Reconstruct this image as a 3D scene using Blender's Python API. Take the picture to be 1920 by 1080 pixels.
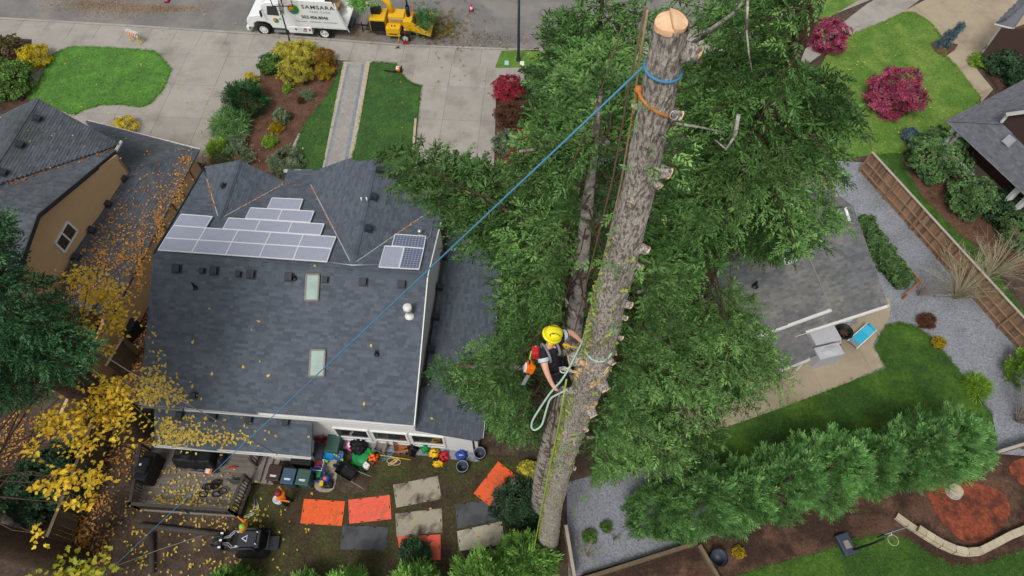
import bpy, bmesh, math, random
import numpy as np
from mathutils import Vector, Matrix, noise
random.seed(7); rng = np.random.default_rng(7)
R = math.radians
for o in list(bpy.data.objects): bpy.data.objects.remove(o)
S = bpy.context.scene; COL = S.collection

# ------------------------------------------------------------ camera, sky, sun, exposure
CAMZ, FPX, PITCH = 32.0, 1251.0, R(58.4)
cd = bpy.data.cameras.new('camera'); cam = bpy.data.objects.new('camera', cd); COL.objects.link(cam)
cam.location = (0, 0, CAMZ); cam.rotation_euler = (R(90) - PITCH, 0, 0)
cd.sensor_width = 36; cd.lens = 36 * FPX / 1920; cd.clip_start = .1; cd.clip_end = 1500
S.camera = cam
SUN_EL, SUN_AZ = R(58), R(205)
W = bpy.data.worlds.new('World'); S.world = W; W.use_nodes = True
wt = W.node_tree; bg = wt.nodes['Background']
sky = wt.nodes.new('ShaderNodeTexSky'); sky.sky_type = 'NISHITA'; sky.sun_disc = False
sky.sun_elevation = SUN_EL; sky.sun_rotation = SUN_AZ; sky.air_density = 1.0; sky.dust_density = 3.0
hs = wt.nodes.new('ShaderNodeHueSaturation'); hs.inputs['Saturation'].default_value = .22
wt.links.new(sky.outputs[0], hs.inputs['Color']); wt.links.new(hs.outputs[0], bg.inputs[0]); bg.inputs[1].default_value = .12
sl = bpy.data.lights.new('sun', 'SUN'); sl.energy = 1.45; sl.angle = R(16); sl.color = (1, .97, .92)
so = bpy.data.objects.new('sun', sl); COL.objects.link(so); so.location = (0, 0, 60)
sd = Vector((math.sin(SUN_AZ) * math.cos(SUN_EL), math.cos(SUN_AZ) * math.cos(SUN_EL), math.sin(SUN_EL)))
so.rotation_euler = sd.to_track_quat('Z', 'Y').to_euler()
S.view_settings.view_transform = 'Standard'; S.view_settings.look = 'None'
S.view_settings.exposure = 0.24; S.view_settings.gamma = 1; S.view_settings.use_curve_mapping = False
S.render.engine = 'CYCLES'

# ------------------------------------------------------------ surveying: where a sight line meets a height, a plane or a distance
SA, CA = math.sin(PITCH), math.cos(PITCH)
def ray(px, py):
    r = (px - 960) / FPX; d = (py - 540) / FPX
    return Vector((r, CA - d * SA, -(SA + d * CA)))
def P(px, py, z=0.0):
    v = ray(px, py); return Vector((0, 0, CAMZ)) + v * ((z - CAMZ) / v.z)
def Wd(px, py, dep): return Vector((0, 0, CAMZ)) + ray(px, py) * dep
def PP(px, py, pl):
    q, n = pl; v = ray(px, py); c = Vector((0, 0, CAMZ)); return c + v * ((q - c).dot(n) / v.dot(n))
def plane(a, b, c):
    n = (b - a).cross(c - a).normalized()
    return (a, n if n.z > 0 else -n)
def proj(p):
    D = CAMZ - p[:, 2]; dep = p[:, 1] * CA + D * SA; up = p[:, 1] * SA - D * CA
    dep = np.maximum(dep, .05)
    return 960 + FPX * p[:, 0] / dep, 540 - FPX * up / dep, dep
def inpoly(x, y, poly):
    r = np.zeros(len(x), bool); n = len(poly); j = n - 1
    for i in range(n):
        xi, yi = poly[i]; xj, yj = poly[j]
        c = ((yi > y) != (yj > y)) & (x < (xj - xi) * (y - yi) / (yj - yi + 1e-9) + xi)
        r ^= c; j = i
    return r

# ------------------------------------------------------------ materials
def lin(h):
    h = h.lstrip('#'); c = [int(h[i:i + 2], 16) / 255 for i in (0, 2, 4)]
    return tuple(x / 12.92 if x <= .04045 else ((x + .055) / 1.055) ** 2.4 for x in c)
MATS = {}
def M(name, col, rough=.8, var=.12, scale=4, bump=0, bscale=None, metal=0, spec=.3, tone=False, trans=0,
      col2=None, c2scale=1.0, c2lo=.45, c2hi=.6, wave=None, alpha=None, coat=0, detail=5, stretch=None, fine=0, fscale=60):
    if isinstance(col, str): col = lin(col)
    if isinstance(col2, str): col2 = lin(col2)
    m = bpy.data.materials.new(name); m.use_nodes = True; MATS[name] = m
    t = m.node_tree; N = t.nodes.new; L = t.links.new
    b = t.nodes['Principled BSDF']; out = t.nodes['Material Output']
    b.inputs['Roughness'].default_value = rough; b.inputs['Metallic'].default_value = metal
    b.inputs['Specular IOR Level'].default_value = spec
    if coat: b.inputs['Coat Weight'].default_value = coat; b.inputs['Coat Roughness'].default_value = .1
    tc = N('ShaderNodeTexCoord'); co = tc.outputs['Object']
    if stretch:
        mp = N('ShaderNodeMapping'); mp.inputs['Scale'].default_value = stretch; L(co, mp.inputs[0]); co = mp.outputs[0]
    def nz(sc, d=detail):
        n = N('ShaderNodeTexNoise'); n.inputs['Scale'].default_value = sc; n.inputs['Detail'].default_value = d
        n.inputs['Roughness'].default_value = .62; L(co, n.inputs['Vector']); return n.outputs['Fac']
    rgb = N('ShaderNodeRGB'); rgb.outputs[0].default_value = (*col, 1); c = rgb.outputs[0]
    if col2:
        rp = N('ShaderNodeValToRGB'); rp.color_ramp.elements[0].position = c2lo; rp.color_ramp.elements[1].position = c2hi
        L(nz(c2scale), rp.inputs[0])
        mx = N('ShaderNodeMix'); mx.data_type = 'RGBA'; L(rp.outputs[0], mx.inputs['Factor'])
        L(c, mx.inputs[6]); mx.inputs[7].default_value = (*col2, 1); c = mx.outputs[2]
    def mul(c, fac, lo, hi):
        r = N('ShaderNodeMapRange'); r.inputs[1].default_value = .25; r.inputs[2].default_value = .75
        r.inputs[3].default_value = lo; r.inputs[4].default_value = hi; r.clamp = False; L(fac, r.inputs[0])
        x = N('ShaderNodeVectorMath'); x.operation = 'SCALE'; L(c, x.inputs[0]); L(r.outputs[0], x.inputs['Scale']); return x.outputs[0]
    if var: c = mul(c, nz(scale), 1 - var, 1 + var)
    if fine: c = mul(c, nz(fscale, 2), 1 - fine, 1 + fine)
    if wave:
        w = N('ShaderNodeTexWave'); w.wave_type = 'BANDS'; w.bands_direction = wave[0]; w.wave_profile = 'SAW'
        w.inputs['Scale'].default_value = wave[1]; L(tc.outputs['Object'], w.inputs['Vector'])
        r = N('ShaderNodeMapRange'); r.inputs[3].default_value = 1 - wave[2]; r.inputs[4].default_value = 1 + wave[2] * .3; L(w.outputs['Fac'], r.inputs[0])
        x = N('ShaderNodeVectorMath'); x.operation = 'SCALE'; L(c, x.inputs[0]); L(r.outputs[0], x.inputs['Scale']); c = x.outputs[0]
    if tone:
        at = N('ShaderNodeAttribute'); at.attribute_name = 'tone'
        x = N('ShaderNodeVectorMath'); x.operation = 'SCALE'; L(c, x.inputs[0]); L(at.outputs['Fac'], x.inputs['Scale']); c = x.outputs[0]
        if isinstance(tone, str):
            at2 = N('ShaderNodeAttribute'); at2.attribute_name = 'hue'
            mx = N('ShaderNodeMix'); mx.data_type = 'RGBA'; L(at2.outputs['Fac'], mx.inputs['Factor']); L(c, mx.inputs[6])
            x2 = N('ShaderNodeVectorMath'); x2.operation = 'SCALE'; x2.inputs[0].default_value = lin(tone); L(at.outputs['Fac'], x2.inputs['Scale'])
            L(x2.outputs[0], mx.inputs[7]); c = mx.outputs[2]
    L(c, b.inputs['Base Color'])
    if bump:
        bp = N('ShaderNodeBump'); bp.inputs['Strength'].default_value = min(1, bump); bp.inputs['Distance'].default_value = .05
        L(nz(bscale or scale * 4), bp.inputs['Height']); L(bp.outputs[0], b.inputs['Normal'])
    if trans:
        tr = N('ShaderNodeBsdfTranslucent'); L(c, tr.inputs[0]); ms = N('ShaderNodeMixShader'); ms.inputs[0].default_value = trans
        L(b.outputs[0], ms.inputs[1]); L(tr.outputs[0], ms.inputs[2]); L(ms.outputs[0], out.inputs[0])
    if alpha is not None: b.inputs['Alpha'].default_value = alpha
    return m

# ------------------------------------------------------------ mesh builder
def offs(o):
    v = Vector((0, 0, 0))
    while o: v += o.location; o = o.parent
    return v
class MB:
    def __init__(s): s.v = []; s.f = []; s.t = []; s.sm = []
    def add(s, vs, fs, tone=1.0, smooth=False):
        k = len(s.v); s.v += [tuple(x) for x in vs]; s.f += [tuple(i + k for i in f) for f in fs]
        s.t += [tone] * len(fs); s.sm += [smooth] * len(fs); return s
    def box(s, c, d, rz=0, m=None, tone=1.0, taper=1.0):
        x, y, z = d[0] / 2, d[1] / 2, d[2] / 2; c = Vector(c); m = m or Matrix.Rotation(rz, 3, 'Z')
        vs = [c + m @ Vector((i * x * (taper if k > 0 else 1), j * y * (taper if k > 0 else 1), k * z)) for k in (-1, 1) for i, j in ((-1, -1), (1, -1), (1, 1), (-1, 1))]
        return s.add(vs, [(3, 2, 1, 0), (4, 5, 6, 7), (0, 1, 5, 4), (1, 2, 6, 5), (2, 3, 7, 6), (3, 0, 4, 7)], tone)
    def bbox(s, c, d, b=.02, rz=0, m=None):      # bevelled box
        bm = bmesh.new(); bmesh.ops.create_cube(bm, size=1); bmesh.ops.scale(bm, vec=d, verts=bm.verts)
        bmesh.ops.bevel(bm, geom=list(bm.edges), offset=b, segments=2, affect='EDGES', profile=.6)
        m = m or Matrix.Rotation(rz, 3, 'Z'); c = Vector(c)
        bm.verts.index_update(); s.add([c + m @ v.co for v in bm.verts], [[v.index for v in f.verts] for f in bm.faces]); bm.free(); return s
    def beam(s, a, b, w, h, tone=1.0):            # bar from a to b
        a = Vector(a); b = Vector(b); x = (b - a); L = x.length; x = x / L
        y = Vector((0, 0, 1)).cross(x); y = y.normalized() if y.length > 1e-4 else Vector((0, 1, 0)); z = x.cross(y)
        return s.box((a + b) / 2, (L, w, h), m=Matrix((x, y, z)).transposed(), tone=tone)
    def tube(s, path, rad, n=10, cap=True, tone=1.0, smooth=True):
        path = [Vector(p) for p in path]; K = len(path)
        rad = [rad] * K if isinstance(rad, (int, float)) else rad
        t0 = (path[1] - path[0]).normalized(); u = t0.orthogonal().normalized(); vs = []
        for i in range(K):
            t = (path[min(i + 1, K - 1)] - path[max(i - 1, 0)]).normalized()
            u = (u - t * u.dot(t)).normalized(); w = t.cross(u)
            for j in range(n):
                a = 2 * math.pi * j / n; vs.append(path[i] + (u * math.cos(a) + w * math.sin(a)) * rad[i])
        fs = [(i * n + j, i * n + (j + 1) % n, (i + 1) * n + (j + 1) % n, (i + 1) * n + j) for i in range(K - 1) for j in range(n)]
        s.add(vs, fs, tone, smooth)
        if cap:
            k = len(s.v) - K * n
            s.f += [tuple(range(k, k + n))[::-1], tuple(range(k + (K - 1) * n, k + K * n))]; s.t += [tone] * 2; s.sm += [False] * 2
        return s
    def cyl(s, a, b, r0, r1=None, n=14, tone=1.0): return s.tube([a, b], [r0, r0 if r1 is None else r1], n, True, tone)
    def lathe(s, c, prof, n=20, m=None, smooth=True):
        c = Vector(c); m = m or Matrix.Identity(3)
        vs = [c + m @ Vector((r * math.cos(2 * math.pi * j / n), r * math.sin(2 * math.pi * j / n), z)) for r, z in prof for j in range(n)]
        fs = [(i * n + j, i * n + (j + 1) % n, (i + 1) * n + (j + 1) % n, (i + 1) * n + j) for i in range(len(prof) - 1) for j in range(n)]
        return s.add(vs, fs, 1, smooth)
    def prism(s, poly, z0, z1, tone=1.0):
        n = len(poly); a = sum(poly[i][0] * poly[(i + 1) % n][1] - poly[(i + 1) % n][0] * poly[i][1] for i in range(n))
        if a < 0: poly = poly[::-1]
        vs = [(p[0], p[1], z0) for p in poly] + [(p[0], p[1], z1) for p in poly]
        return s.add(vs, [tuple(range(n))[::-1], tuple(range(n, 2 * n))] + [(i, (i + 1) % n, n + (i + 1) % n, n + i) for i in range(n)], tone)
    def slab(s, pts, th, d=None):                  # plane polygon thickened along d (down by default)
        pts = [Vector(p) for p in pts]; n = len(pts); d = Vector(d if d else (0, 0, -1)) * th
        nn = sum(((pts[i] - pts[0]).cross(pts[(i + 1) % n] - pts[0]) for i in range(n)), Vector())
        if nn.dot(d) > 0: pts = pts[::-1]
        vs = pts + [p + d for p in pts]
        return s.add(vs, [tuple(range(n)), tuple(range(n, 2 * n))[::-1]] + [(i, n + i, n + (i + 1) % n, (i + 1) % n) for i in range(n)])
    def blob(s, c, r, n=12, amp=.12, fr=2.0, flat=0, seed=0):
        c = Vector(c); vs = []; K = n
        for i in range(K + 1):
            ph = math.pi * i / K
            for j in range(2 * n):
                th = math.pi * j / n; d = Vector((math.sin(ph) * math.cos(th), math.sin(ph) * math.sin(th), math.cos(ph)))
                k = 1 + amp * noise.noise(d * fr + Vector((seed * 7.3, seed, 0)))
                q = Vector((d.x * r[0], d.y * r[1], d.z * r[2])) * k
                if q.z < -flat * r[2] and flat: q.z = -flat * r[2]
                vs.append(c + q)
        m = 2 * n
        return s.add(vs, [(i * m + j, (i + 1) * m + j, (i + 1) * m + (j + 1) % m, i * m + (j + 1) % m) for i in range(K) for j in range(m)], 1, True)
    def build(s, name, mat, parent=None, loc=None, local=False):
        o = Vector((0, 0, 0)) if local else (offs(parent) if parent else Vector(loc or (0, 0, 0)))
        if local and parent is None: o = Vector((0, 0, 0))
        me = bpy.data.meshes.new(name); me.from_pydata([(v[0] - o.x, v[1] - o.y, v[2] - o.z) for v in s.v], [], s.f)
        me.polygons.foreach_set('use_smooth', s.sm)
        a = me.attributes.new('tone', 'FLOAT', 'FACE'); a.data.foreach_set('value', s.t)
        me.update(); me.materials.append(MATS[mat] if isinstance(mat, str) else mat)
        ob = bpy.data.objects.new(name, me); COL.objects.link(ob)
        if parent: ob.parent = parent
        elif loc is not None: ob.location = loc
        return ob
def tag(o, label=None, cat=None, group=None, kind=None):
    for k, v in (('label', label), ('category', cat), ('group', group), ('kind', kind)):
        if v: o[k] = v
    return o
def thing(name, label, cat, loc, rz=0, group=None):
    o = bpy.data.objects.new(name, None); COL.objects.link(o); o.location = loc; o.rotation_euler = (0, 0, rz); o.empty_display_size = .2
    return tag(o, label, cat, group)
def copy_tree(o, parent=None):
    c = o.copy(); COL.objects.link(c); c.parent = parent
    for ch in o.children: copy_tree(ch, c)
    return c
def one(name, mb, mat, label, cat, loc, group=None): return tag(mb.build(name, mat, None, loc), label, cat, group)
def px2(l, z=0): return [tuple(P(x, y, z)) for x, y in l]
def smoothp(pts, k=4):            # rounded closed outline
    n = len(pts); out = []
    for i in range(n):
        p0, p1, p2, p3 = [np.array(pts[(i + j) % n][:2]) for j in (-1, 0, 1, 2)]
        for t in np.linspace(0, 1, k, endpoint=False):
            out.append(tuple(.5 * (2 * p1 + (p2 - p0) * t + (2 * p0 - 5 * p1 + 4 * p2 - p3) * t * t + (3 * p1 - p0 - 3 * p2 + p3) * t ** 3)))
    return out
def ground(name, pxl, z, mat, smooth=0, kind='structure', th=.05):
    pts = px2(pxl)
    if smooth: pts = smoothp(pts, smooth)
    return tag(MB().prism([p[:2] for p in pts], z - th, z).build(name, mat), kind=kind)
def clip(poly, x0, x1, y0, y1):
    for ax, lim, sg in ((0, x0, 1), (0, x1, -1), (1, y0, 1), (1, y1, -1)):
        out = []
        for i in range(len(poly)):
            a, b = poly[i - 1], poly[i]; da = (a[ax] - lim) * sg; db = (b[ax] - lim) * sg
            if (da >= 0) != (db >= 0):
                t = da / (da - db); out.append((a[0] + (b[0] - a[0]) * t, a[1] + (b[1] - a[1]) * t))
            if db >= 0: out.append(b)
        poly = out
        if len(poly) < 3: return []
    return poly
def area(p): return abs(sum(p[i - 1][0] * p[i][1] - p[i][0] * p[i - 1][1] for i in range(len(p)))) / 2
def tiles(name, piece, poly, ang, sx, sy, z0, z1, mat, joint, gap=.015, off=(0, 0), stagger=0, single=True, kind='structure', tv=.06):
    """paving: a bed (joint material) and every slab of it, cut to the outline"""
    bed = tag(MB().prism(poly, z0 - .05, z0 + .2 * (z1 - z0)).build(name, joint), kind=kind)
    ca, sa = math.cos(-ang), math.sin(-ang)
    q = [(x * ca - y * sa, x * sa + y * ca) for x, y in poly]
    xs = [p[0] for p in q]; ys = [p[1] for p in q]; allb = MB()
    j = math.floor((min(ys) - off[1]) / sy)
    while j * sy + off[1] < max(ys):
        sh = off[0] + (stagger * sx * (j % 2)); i = math.floor((min(xs) - sh) / sx)
        while i * sx + sh < max(xs):
            c = clip(q, i * sx + sh + gap / 2, (i + 1) * sx + sh - gap / 2, j * sy + off[1] + gap / 2, (j + 1) * sy + off[1] - gap / 2)
            if len(c) > 2 and area(c) > .004:
                w = [(x * ca + y * sa, -x * sa + y * ca) for x, y in c]; dz = random.uniform(-.003, .003)
                b = MB() if single else allb
                b.prism(w, z0, z1 + dz, random.uniform(1 - tv, 1 + tv))
                if single: b.build(piece, mat, bed)
            i += 1
        j += 1
    if not single: tag(allb.build(piece, mat, bed), kind='stuff')
    return bed

# ------------------------------------------------------------ foliage
def spray_tpl(seed, n=9, w=.055, spread=50, zj=.12, taper=.5):
    r = random.Random(seed); V = []; Fq = []
    for i in range(n):
        t = i / (n - 1); s = 1 if i % 2 else -1
        if i == n - 1: s = 0
        b = Vector((t * .72, 0, 0)); a = R(spread * (1 - .3 * t) + r.uniform(-12, 12)) * s
        L = (.42 - .16 * t * taper * 2) * r.uniform(.8, 1.2)
        d = Vector((math.cos(a), math.sin(a), r.uniform(-zj, zj))).normalized(); sd = Vector((-d.y, d.x, r.uniform(-.5, .5))).normalized()
        k = len(V); ww = w * r.uniform(.8, 1.3)
        V += [b, b + d * L * .5 + sd * ww + Vector((0, 0, .02)), b + d * L - Vector((0, 0, .03)), b + d * L * .5 - sd * ww + Vector((0, 0, .02))]
        Fq.append((k, k + 1, k + 2, k + 3))
    return np.array([tuple(v) for v in V]), np.array(Fq)
def leafball_tpl(seed, n=7, L=.5, w=.2):
    r = random.Random(seed); V = []; Fq = []
    for i in range(n):
        a = 2 * math.pi * (i + r.uniform(-.3, .3)) / n; e = r.uniform(-.2, 1.0)
        d = Vector((math.cos(a) * math.cos(e), math.sin(a) * math.cos(e), math.sin(e))); sd = d.cross(Vector((r.uniform(-1, 1), r.uniform(-1, 1), 1))).normalized()
        b = d * .08; k = len(V); l = L * r.uniform(.7, 1.2)
        V += [b, b + d * l * .5 + sd * w, b + d * l, b + d * l * .5 - sd * w]; Fq.append((k, k + 1, k + 2, k + 3))
    V = np.array([tuple(v) for v in V]); V = V[:, [2, 0, 1]]      # axis along +x
    return V, np.array(Fq)
def brush_tpl(seed, n=10):                       # a fir shoot: needles set all round a slightly hanging twig
    r = random.Random(seed); V = []; Fq = []
    for i in range(n):
        t = i / (n - 1); az = i * 2.4 + r.uniform(-.4, .4); b = Vector((t * .8, 0, -.14 * t * t)); o = Vector((0, math.cos(az), math.sin(az) * .8))
        d = (Vector((.85, 0, -.15 * t)) + o * (.75 if i < n - 1 else .1)).normalized(); L = (.3 - .08 * t) * r.uniform(.8, 1.2); s = d.cross(o + Vector((.01, 0, 0))).normalized() * .06
        k = len(V); V += [b, b + d * L * .5 + s, b + d * L, b + d * L * .5 - s]; Fq.append((k, k + 1, k + 2, k + 3))
    return np.array([tuple(v) for v in V]), np.array(Fq)
def maple_tpl():
    pts = [(0, 0), (.12, .05), (.2, .3), (.3, .18), (.5, .42), (.5, .16), (.72, .2), (1.0, 0)]
    out = pts + [(x, -y) for x, y in pts[-2:0:-1]]
    V = [(x, y, .12 * abs(y) - .1 * x * x) for x, y in out]; n = len(V)
    # quads fanned from the stalk
    fs = [(0, 1, 2, 3), (0, 3, 4, 5), (0, 5, 6, 7), (0, 7, 8, 9), (0, 9, 10, 11), (0, 11, 12, 13)]
    return np.array(V), np.array(fs)
FIR = [spray_tpl(i, 9, .055, 58, .55, .5) for i in range(8)]
BRUSH = [brush_tpl(80 + i) for i in range(6)]
TUFT = [leafball_tpl(70 + i, 10, .66, .085) for i in range(6)]
FIRM = BRUSH + BRUSH + FIR[:3] + TUFT[:2]
CYP = [spray_tpl(20 + i, 10, .036, 36, .35, .35) for i in range(6)]
LEAF = [leafball_tpl(40 + i) for i in range(5)]
FINE = [leafball_tpl(50 + i, 9, .55, .1) for i in range(5)]
GRASSY = [leafball_tpl(60 + i, 9, .9, .035) for i in range(4)]
MAPLE = [maple_tpl()]
def scatter(name, tpls, pos, dirs, scale, tone, mat, parent=None, loc=None, up=None, roll=.5, hue=None):
    pos = np.asarray(pos, float); N = len(pos)
    if N == 0: return None
    x = np.asarray(dirs, float); x = x / (np.linalg.norm(x, axis=1, keepdims=True) + 1e-9)
    u = np.tile([0, 0, 1.0], (N, 1)) if up is None else np.asarray(up, float)
    u = u + rng.normal(0, roll, (N, 3)); y = np.cross(u, x); y /= np.linalg.norm(y, axis=1, keepdims=True) + 1e-9; z = np.cross(x, y)
    scale = np.broadcast_to(scale, (N,)); tone = np.broadcast_to(tone, (N,)); hue = np.zeros(N) if hue is None else np.asarray(hue)
    which = rng.integers(0, len(tpls), N); Vs = []; Fs = []; Ts = []; Hs = []; k = 0
    for ti, (tv, tf) in enumerate(tpls):
        ix = np.where(which == ti)[0]
        if not len(ix): continue
        B = np.stack([x[ix], y[ix], z[ix]], 2)                       # columns
        vv = np.einsum('nij,vj->nvi', B, tv) * scale[ix][:, None, None] + pos[ix][:, None, :]
        n, v = vv.shape[:2]
        Fs.append((tf[None] + (np.arange(n) * v)[:, None, None] + k).reshape(-1, tf.shape[1])); Vs.append(vv.reshape(-1, 3))
        Ts.append(np.repeat(tone[ix], v)); Hs.append(np.repeat(hue[ix], v)); k += n * v
    V = np.concatenate(Vs); F = np.concatenate(Fs); T = np.concatenate(Ts); Hh = np.concatenate(Hs)
    o = offs(parent) if parent else Vector(loc or (0, 0, 0)); V = V - np.array(o)
    me = bpy.data.meshes.new(name); me.vertices.add(len(V)); me.vertices.foreach_set('co', V.ravel())
    q = F.shape[1]; me.loops.add(F.size); me.loops.foreach_set('vertex_index', F.ravel().astype(np.int32))
    me.polygons.add(len(F)); me.polygons.foreach_set('loop_start', (np.arange(len(F)) * q).astype(np.int32))
    me.update(calc_edges=True)
    for nm, dat in (('tone', T), ('hue', Hh)):
        a = me.attributes.new(nm, 'FLOAT', 'POINT'); a.data.foreach_set('value', dat.astype(np.float32))
    me.materials.append(MATS[mat]); ob = bpy.data.objects.new(name, me); COL.objects.link(ob)
    if parent: ob.parent = parent
    elif loc is not None: ob.location = loc
    return ob

# ------------------------------------------------------------ material list
M('soil', '#463a31', .95, .35, 1.2, .8, 9, col2='#54453a', c2scale=.6, fine=.35, fscale=8)
M('asphalt', '#74726f', .9, .06, .8, .4, 40, fine=.1, fscale=40, col2='#85807a', c2scale=.35)
M('sawdust', '#a8865c', .95, .25, 2, .6, 30, fine=.25, fscale=40)
M('concrete', '#9d978f', .9, .10, .9, .15, 30, tone=True, col2='#7f7a72', c2scale=.5, c2lo=.5, c2hi=.75, fine=.06)
M('concrete_tan', '#a3957f', .9, .10, .9, .15, 30, tone=True, col2='#867a68', c2scale=.4, c2lo=.5, c2hi=.75, fine=.06)
M('joint', '#4f4a42', .95, .15, 3)
M('lawn', '#4d7633', .9, .22, 1.6, .9, 25, col2='#5a8836', c2scale=.5, fine=.33, fscale=7)
M('lawn_mown', '#385a2c', .9, .2, 1.6, .9, 25, col2='#44682e', c2scale=.7, fine=.33, fscale=7)
M('lawn_yellow', '#567a2e', .9, .22, 1.2, .9, 25, col2='#6f883c', c2scale=.5, fine=.33, fscale=7)
M('lawn_dark', '#33521c', .9, .25, 1.2, .9, 25, col2='#4a6a22', c2scale=.5, fine=.33, fscale=7)
M('mud_grass', '#454228', .95, .35, 1.0, .9, 12, col2='#43342a', c2scale=.45, fine=.4, fscale=8)
M('bark_mulch', '#65493a', .95, .3, 3, .9, 18, fine=.4, fscale=9, col2='#553b2e', c2scale=.9)
M('dark_mulch', '#3d2c23', .95, .3, 2, .9, 16, fine=.4, fscale=9, col2='#5c4436', c2scale=.5)
M('red_mulch', '#8a4630', .95, .35, 2.5, .9, 20, fine=.4, fscale=9, col2='#5c3428', c2scale=1.1)
M('gravel', '#8b8e95', .9, .15, 2, .9, 22, fine=.4, fscale=9, col2='#7d7f84', c2scale=.5)
M('white_gravel', '#b8ab98', .9, .15, 4, .9, 30, fine=.4, fscale=22)
M('paver', '#9a968f', .85, .06, 1.5, .1, 30, tone=True, fine=.06)
M('paver_blue', '#7f868f', .85, .06, 1.5, .1, 30, tone=True, fine=.06)
M('shingle', '#555c65', .92, .08, 1.2, .2, 60, tone=True, fine=.14, fscale=45)
M('shingle_tan_house', '#565b62', .92, .1, 1.0, .2, 60, tone=True, fine=.12, fscale=45, col2='#4a4e50', c2scale=.3)
M('shingle_warm', '#656667', .92, .12, .8, .2, 60, tone=True, fine=.12, fscale=45, col2='#74726e', c2scale=.5)
M('shingle_light', '#6a6c72', .92, .08, 1.2, .2, 60, tone=True, fine=.12, fscale=45)
M('white_paint', '#dcdcd8', .5, .04, 2)
M('white_siding', '#dfe0de', .6, .03, 2, wave=('Z', 3.2, .12))
M('tan_siding', '#c9a87e', .75, .05, 2, wave=('Z', 2.6, .16))
M('tan_trim', '#8d6843', .7, .06, 3)
M('brown_siding', '#4d3a36', .75, .06, 2, wave=('Z', 2.6, .2))
M('glass_dark', (.02, .025, .03), .06, 0, spec=.8)
M('skylight_glass', '#8a9f97', .45, .2, 1.5, spec=.4)
M('metal_dark', '#34383d', .6, .06, 4, metal=.2)
M('galvanised', '#a9aeb2', .4, .08, 4, metal=.7)
M('aluminium', '#c6c9cc', .35, .05, 4, metal=.6)
M('solar_cell', '#a3a7b8', .35, .08, 3, spec=.5, coat=.15)
M('solar_cell_dark', '#4a5878', .12, .06, 3, spec=1.0, coat=.6)
M('panel_frame', '#d6d8dc', .5, .03)
M('solar_line', '#b4b8c2', .4, 0)
M('moss_debris', '#9a5a2c', .95, .3, 5, .6, 20, col2='#b8793a', c2scale=3)
M('weathered_wood', '#8a8079', .9, .15, 3, .4, 20, tone=True, stretch=(1, 6, 6), fine=.12, fscale=20)
M('deck_wood', '#787069', .8, .15, 2, .3, 20, tone=True, fine=.15, fscale=14)
M('deck_rail', '#45413d', .8, .15, 3, .3, 20)
M('fence_wood', '#96785f', .88, .15, 2, .4, 20, tone=True, fine=.2, fscale=10)
M('fence_old', '#6a5c48', .9, .2, 2, .4, 20, tone=True, fine=.2, fscale=10)
M('fence_cap', '#a49c8e', .85, .15, 3)
M('cedar_rail', '#a0623a', .8, .15, 3)
M('timber', '#b3a68e', .85, .15, 3, .3, 20, tone=True)
M('black_plastic', '#1c1d20', .45, .08, 4)
M('black_cloth', '#17181b', .55, .15, 3, .6, 6)
M('grey_cloth', '#b4b4b9', .6, .06, 3, .5, 5)
M('rubber', '#1b1b1c', .85, .1, 6)
M('truck_white', '#e6e8e6', .3, .02, 1, coat=.4)
M('chipper_yellow', '#dfae1c', .4, .06, 2, coat=.2)
M('cone_orange', '#d8325a', .5, .05)
M('reflective', '#dfe3e6', .35, .02)
M('red_plastic', '#b8252c', .45, .05)
M('red_steel', '#8e2a2e', .5, .05)
M('orange_plastic', '#e8641c', .5, .05)
M('saw_orange', '#e8701a', .4, .05)
M('mat_orange', '#ec6434', .65, .1, 1.5, .4, 40, col2='#a8603c', c2scale=2.2, c2lo=.52, c2hi=.8, fine=.12, fscale=12)
M('mat_salmon', '#ea664e', .65, .1, 1.5, .4, 40, col2='#a0604c', c2scale=2.2, c2lo=.52, c2hi=.8, fine=.12, fscale=12)
M('mat_grey', '#55565a', .7, .12, 1.5, .4, 40, col2='#424347', c2scale=1.2, fine=.1)
M('mat_muddy', '#a59c8b', .8, .12, 2, .5, 30, col2='#4a3f34', c2scale=1.1, c2lo=.48, c2hi=.66, fine=.2)
M('mat_pale', '#b3ab98', .8, .12, 2, .5, 30, col2='#7a705f', c2scale=1.4, c2lo=.5, c2hi=.7, fine=.2)
M('blue_plastic', '#2a8cc8', .4, .05)
M('green_plastic', '#1f8a4a', .45, .06)
M('green_bin', '#3d5a52', .5, .06)
M('blue_bin', '#3f5468', .5, .06)
M('brown_bin', '#3f2d28', .55, .08)
M('navy_plastic', '#2a4a9a', .5, .1)
M('tub_blue', '#39414e', .45, .08)
M('tub_rim', '#8a9098', .45, .05)
M('lime_plastic', '#8ac23a', .5, .05)
M('pink_plastic', '#d85a90', .5, .05)
M('yellow_plastic', '#e0b21c', .5, .05)
M('helmet_yellow', '#e8d91a', .35, .03, coat=.3)
M('helmet_green', '#8fb83a', .4, .03)
M('hivis_orange', '#f07a1e', .7, .1, 8, .3, 12)
M('shirt_black', '#26222a', .85, .12, 8, .5, 14)
M('trousers', '#24221f', .85, .15, 8, .5, 14)
M('grey_strap', '#7c7d80', .75, .08, 8)
M('silver_band', '#b9c0c8', .45, .03)
M('skin', '#d3a088', .55, .06, 8)
M('boot', '#2a1d16', .7, .1)
M('blue_rope', '#487f9e', .7, .15, 30)
M('green_rope', '#9cb6a6', .75, .15, 30)
M('lime_rope', '#a2b84a', .75, .15, 30)
M('tan_rope', '#a08a68', .8, .15, 30)
M('orange_rope', '#b8763a', .8, .2, 30)
M('brown_rope', '#6f5a48', .85, .1, 30)
M('cream_rope', '#cbb389', .8, .15, 30)
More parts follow.
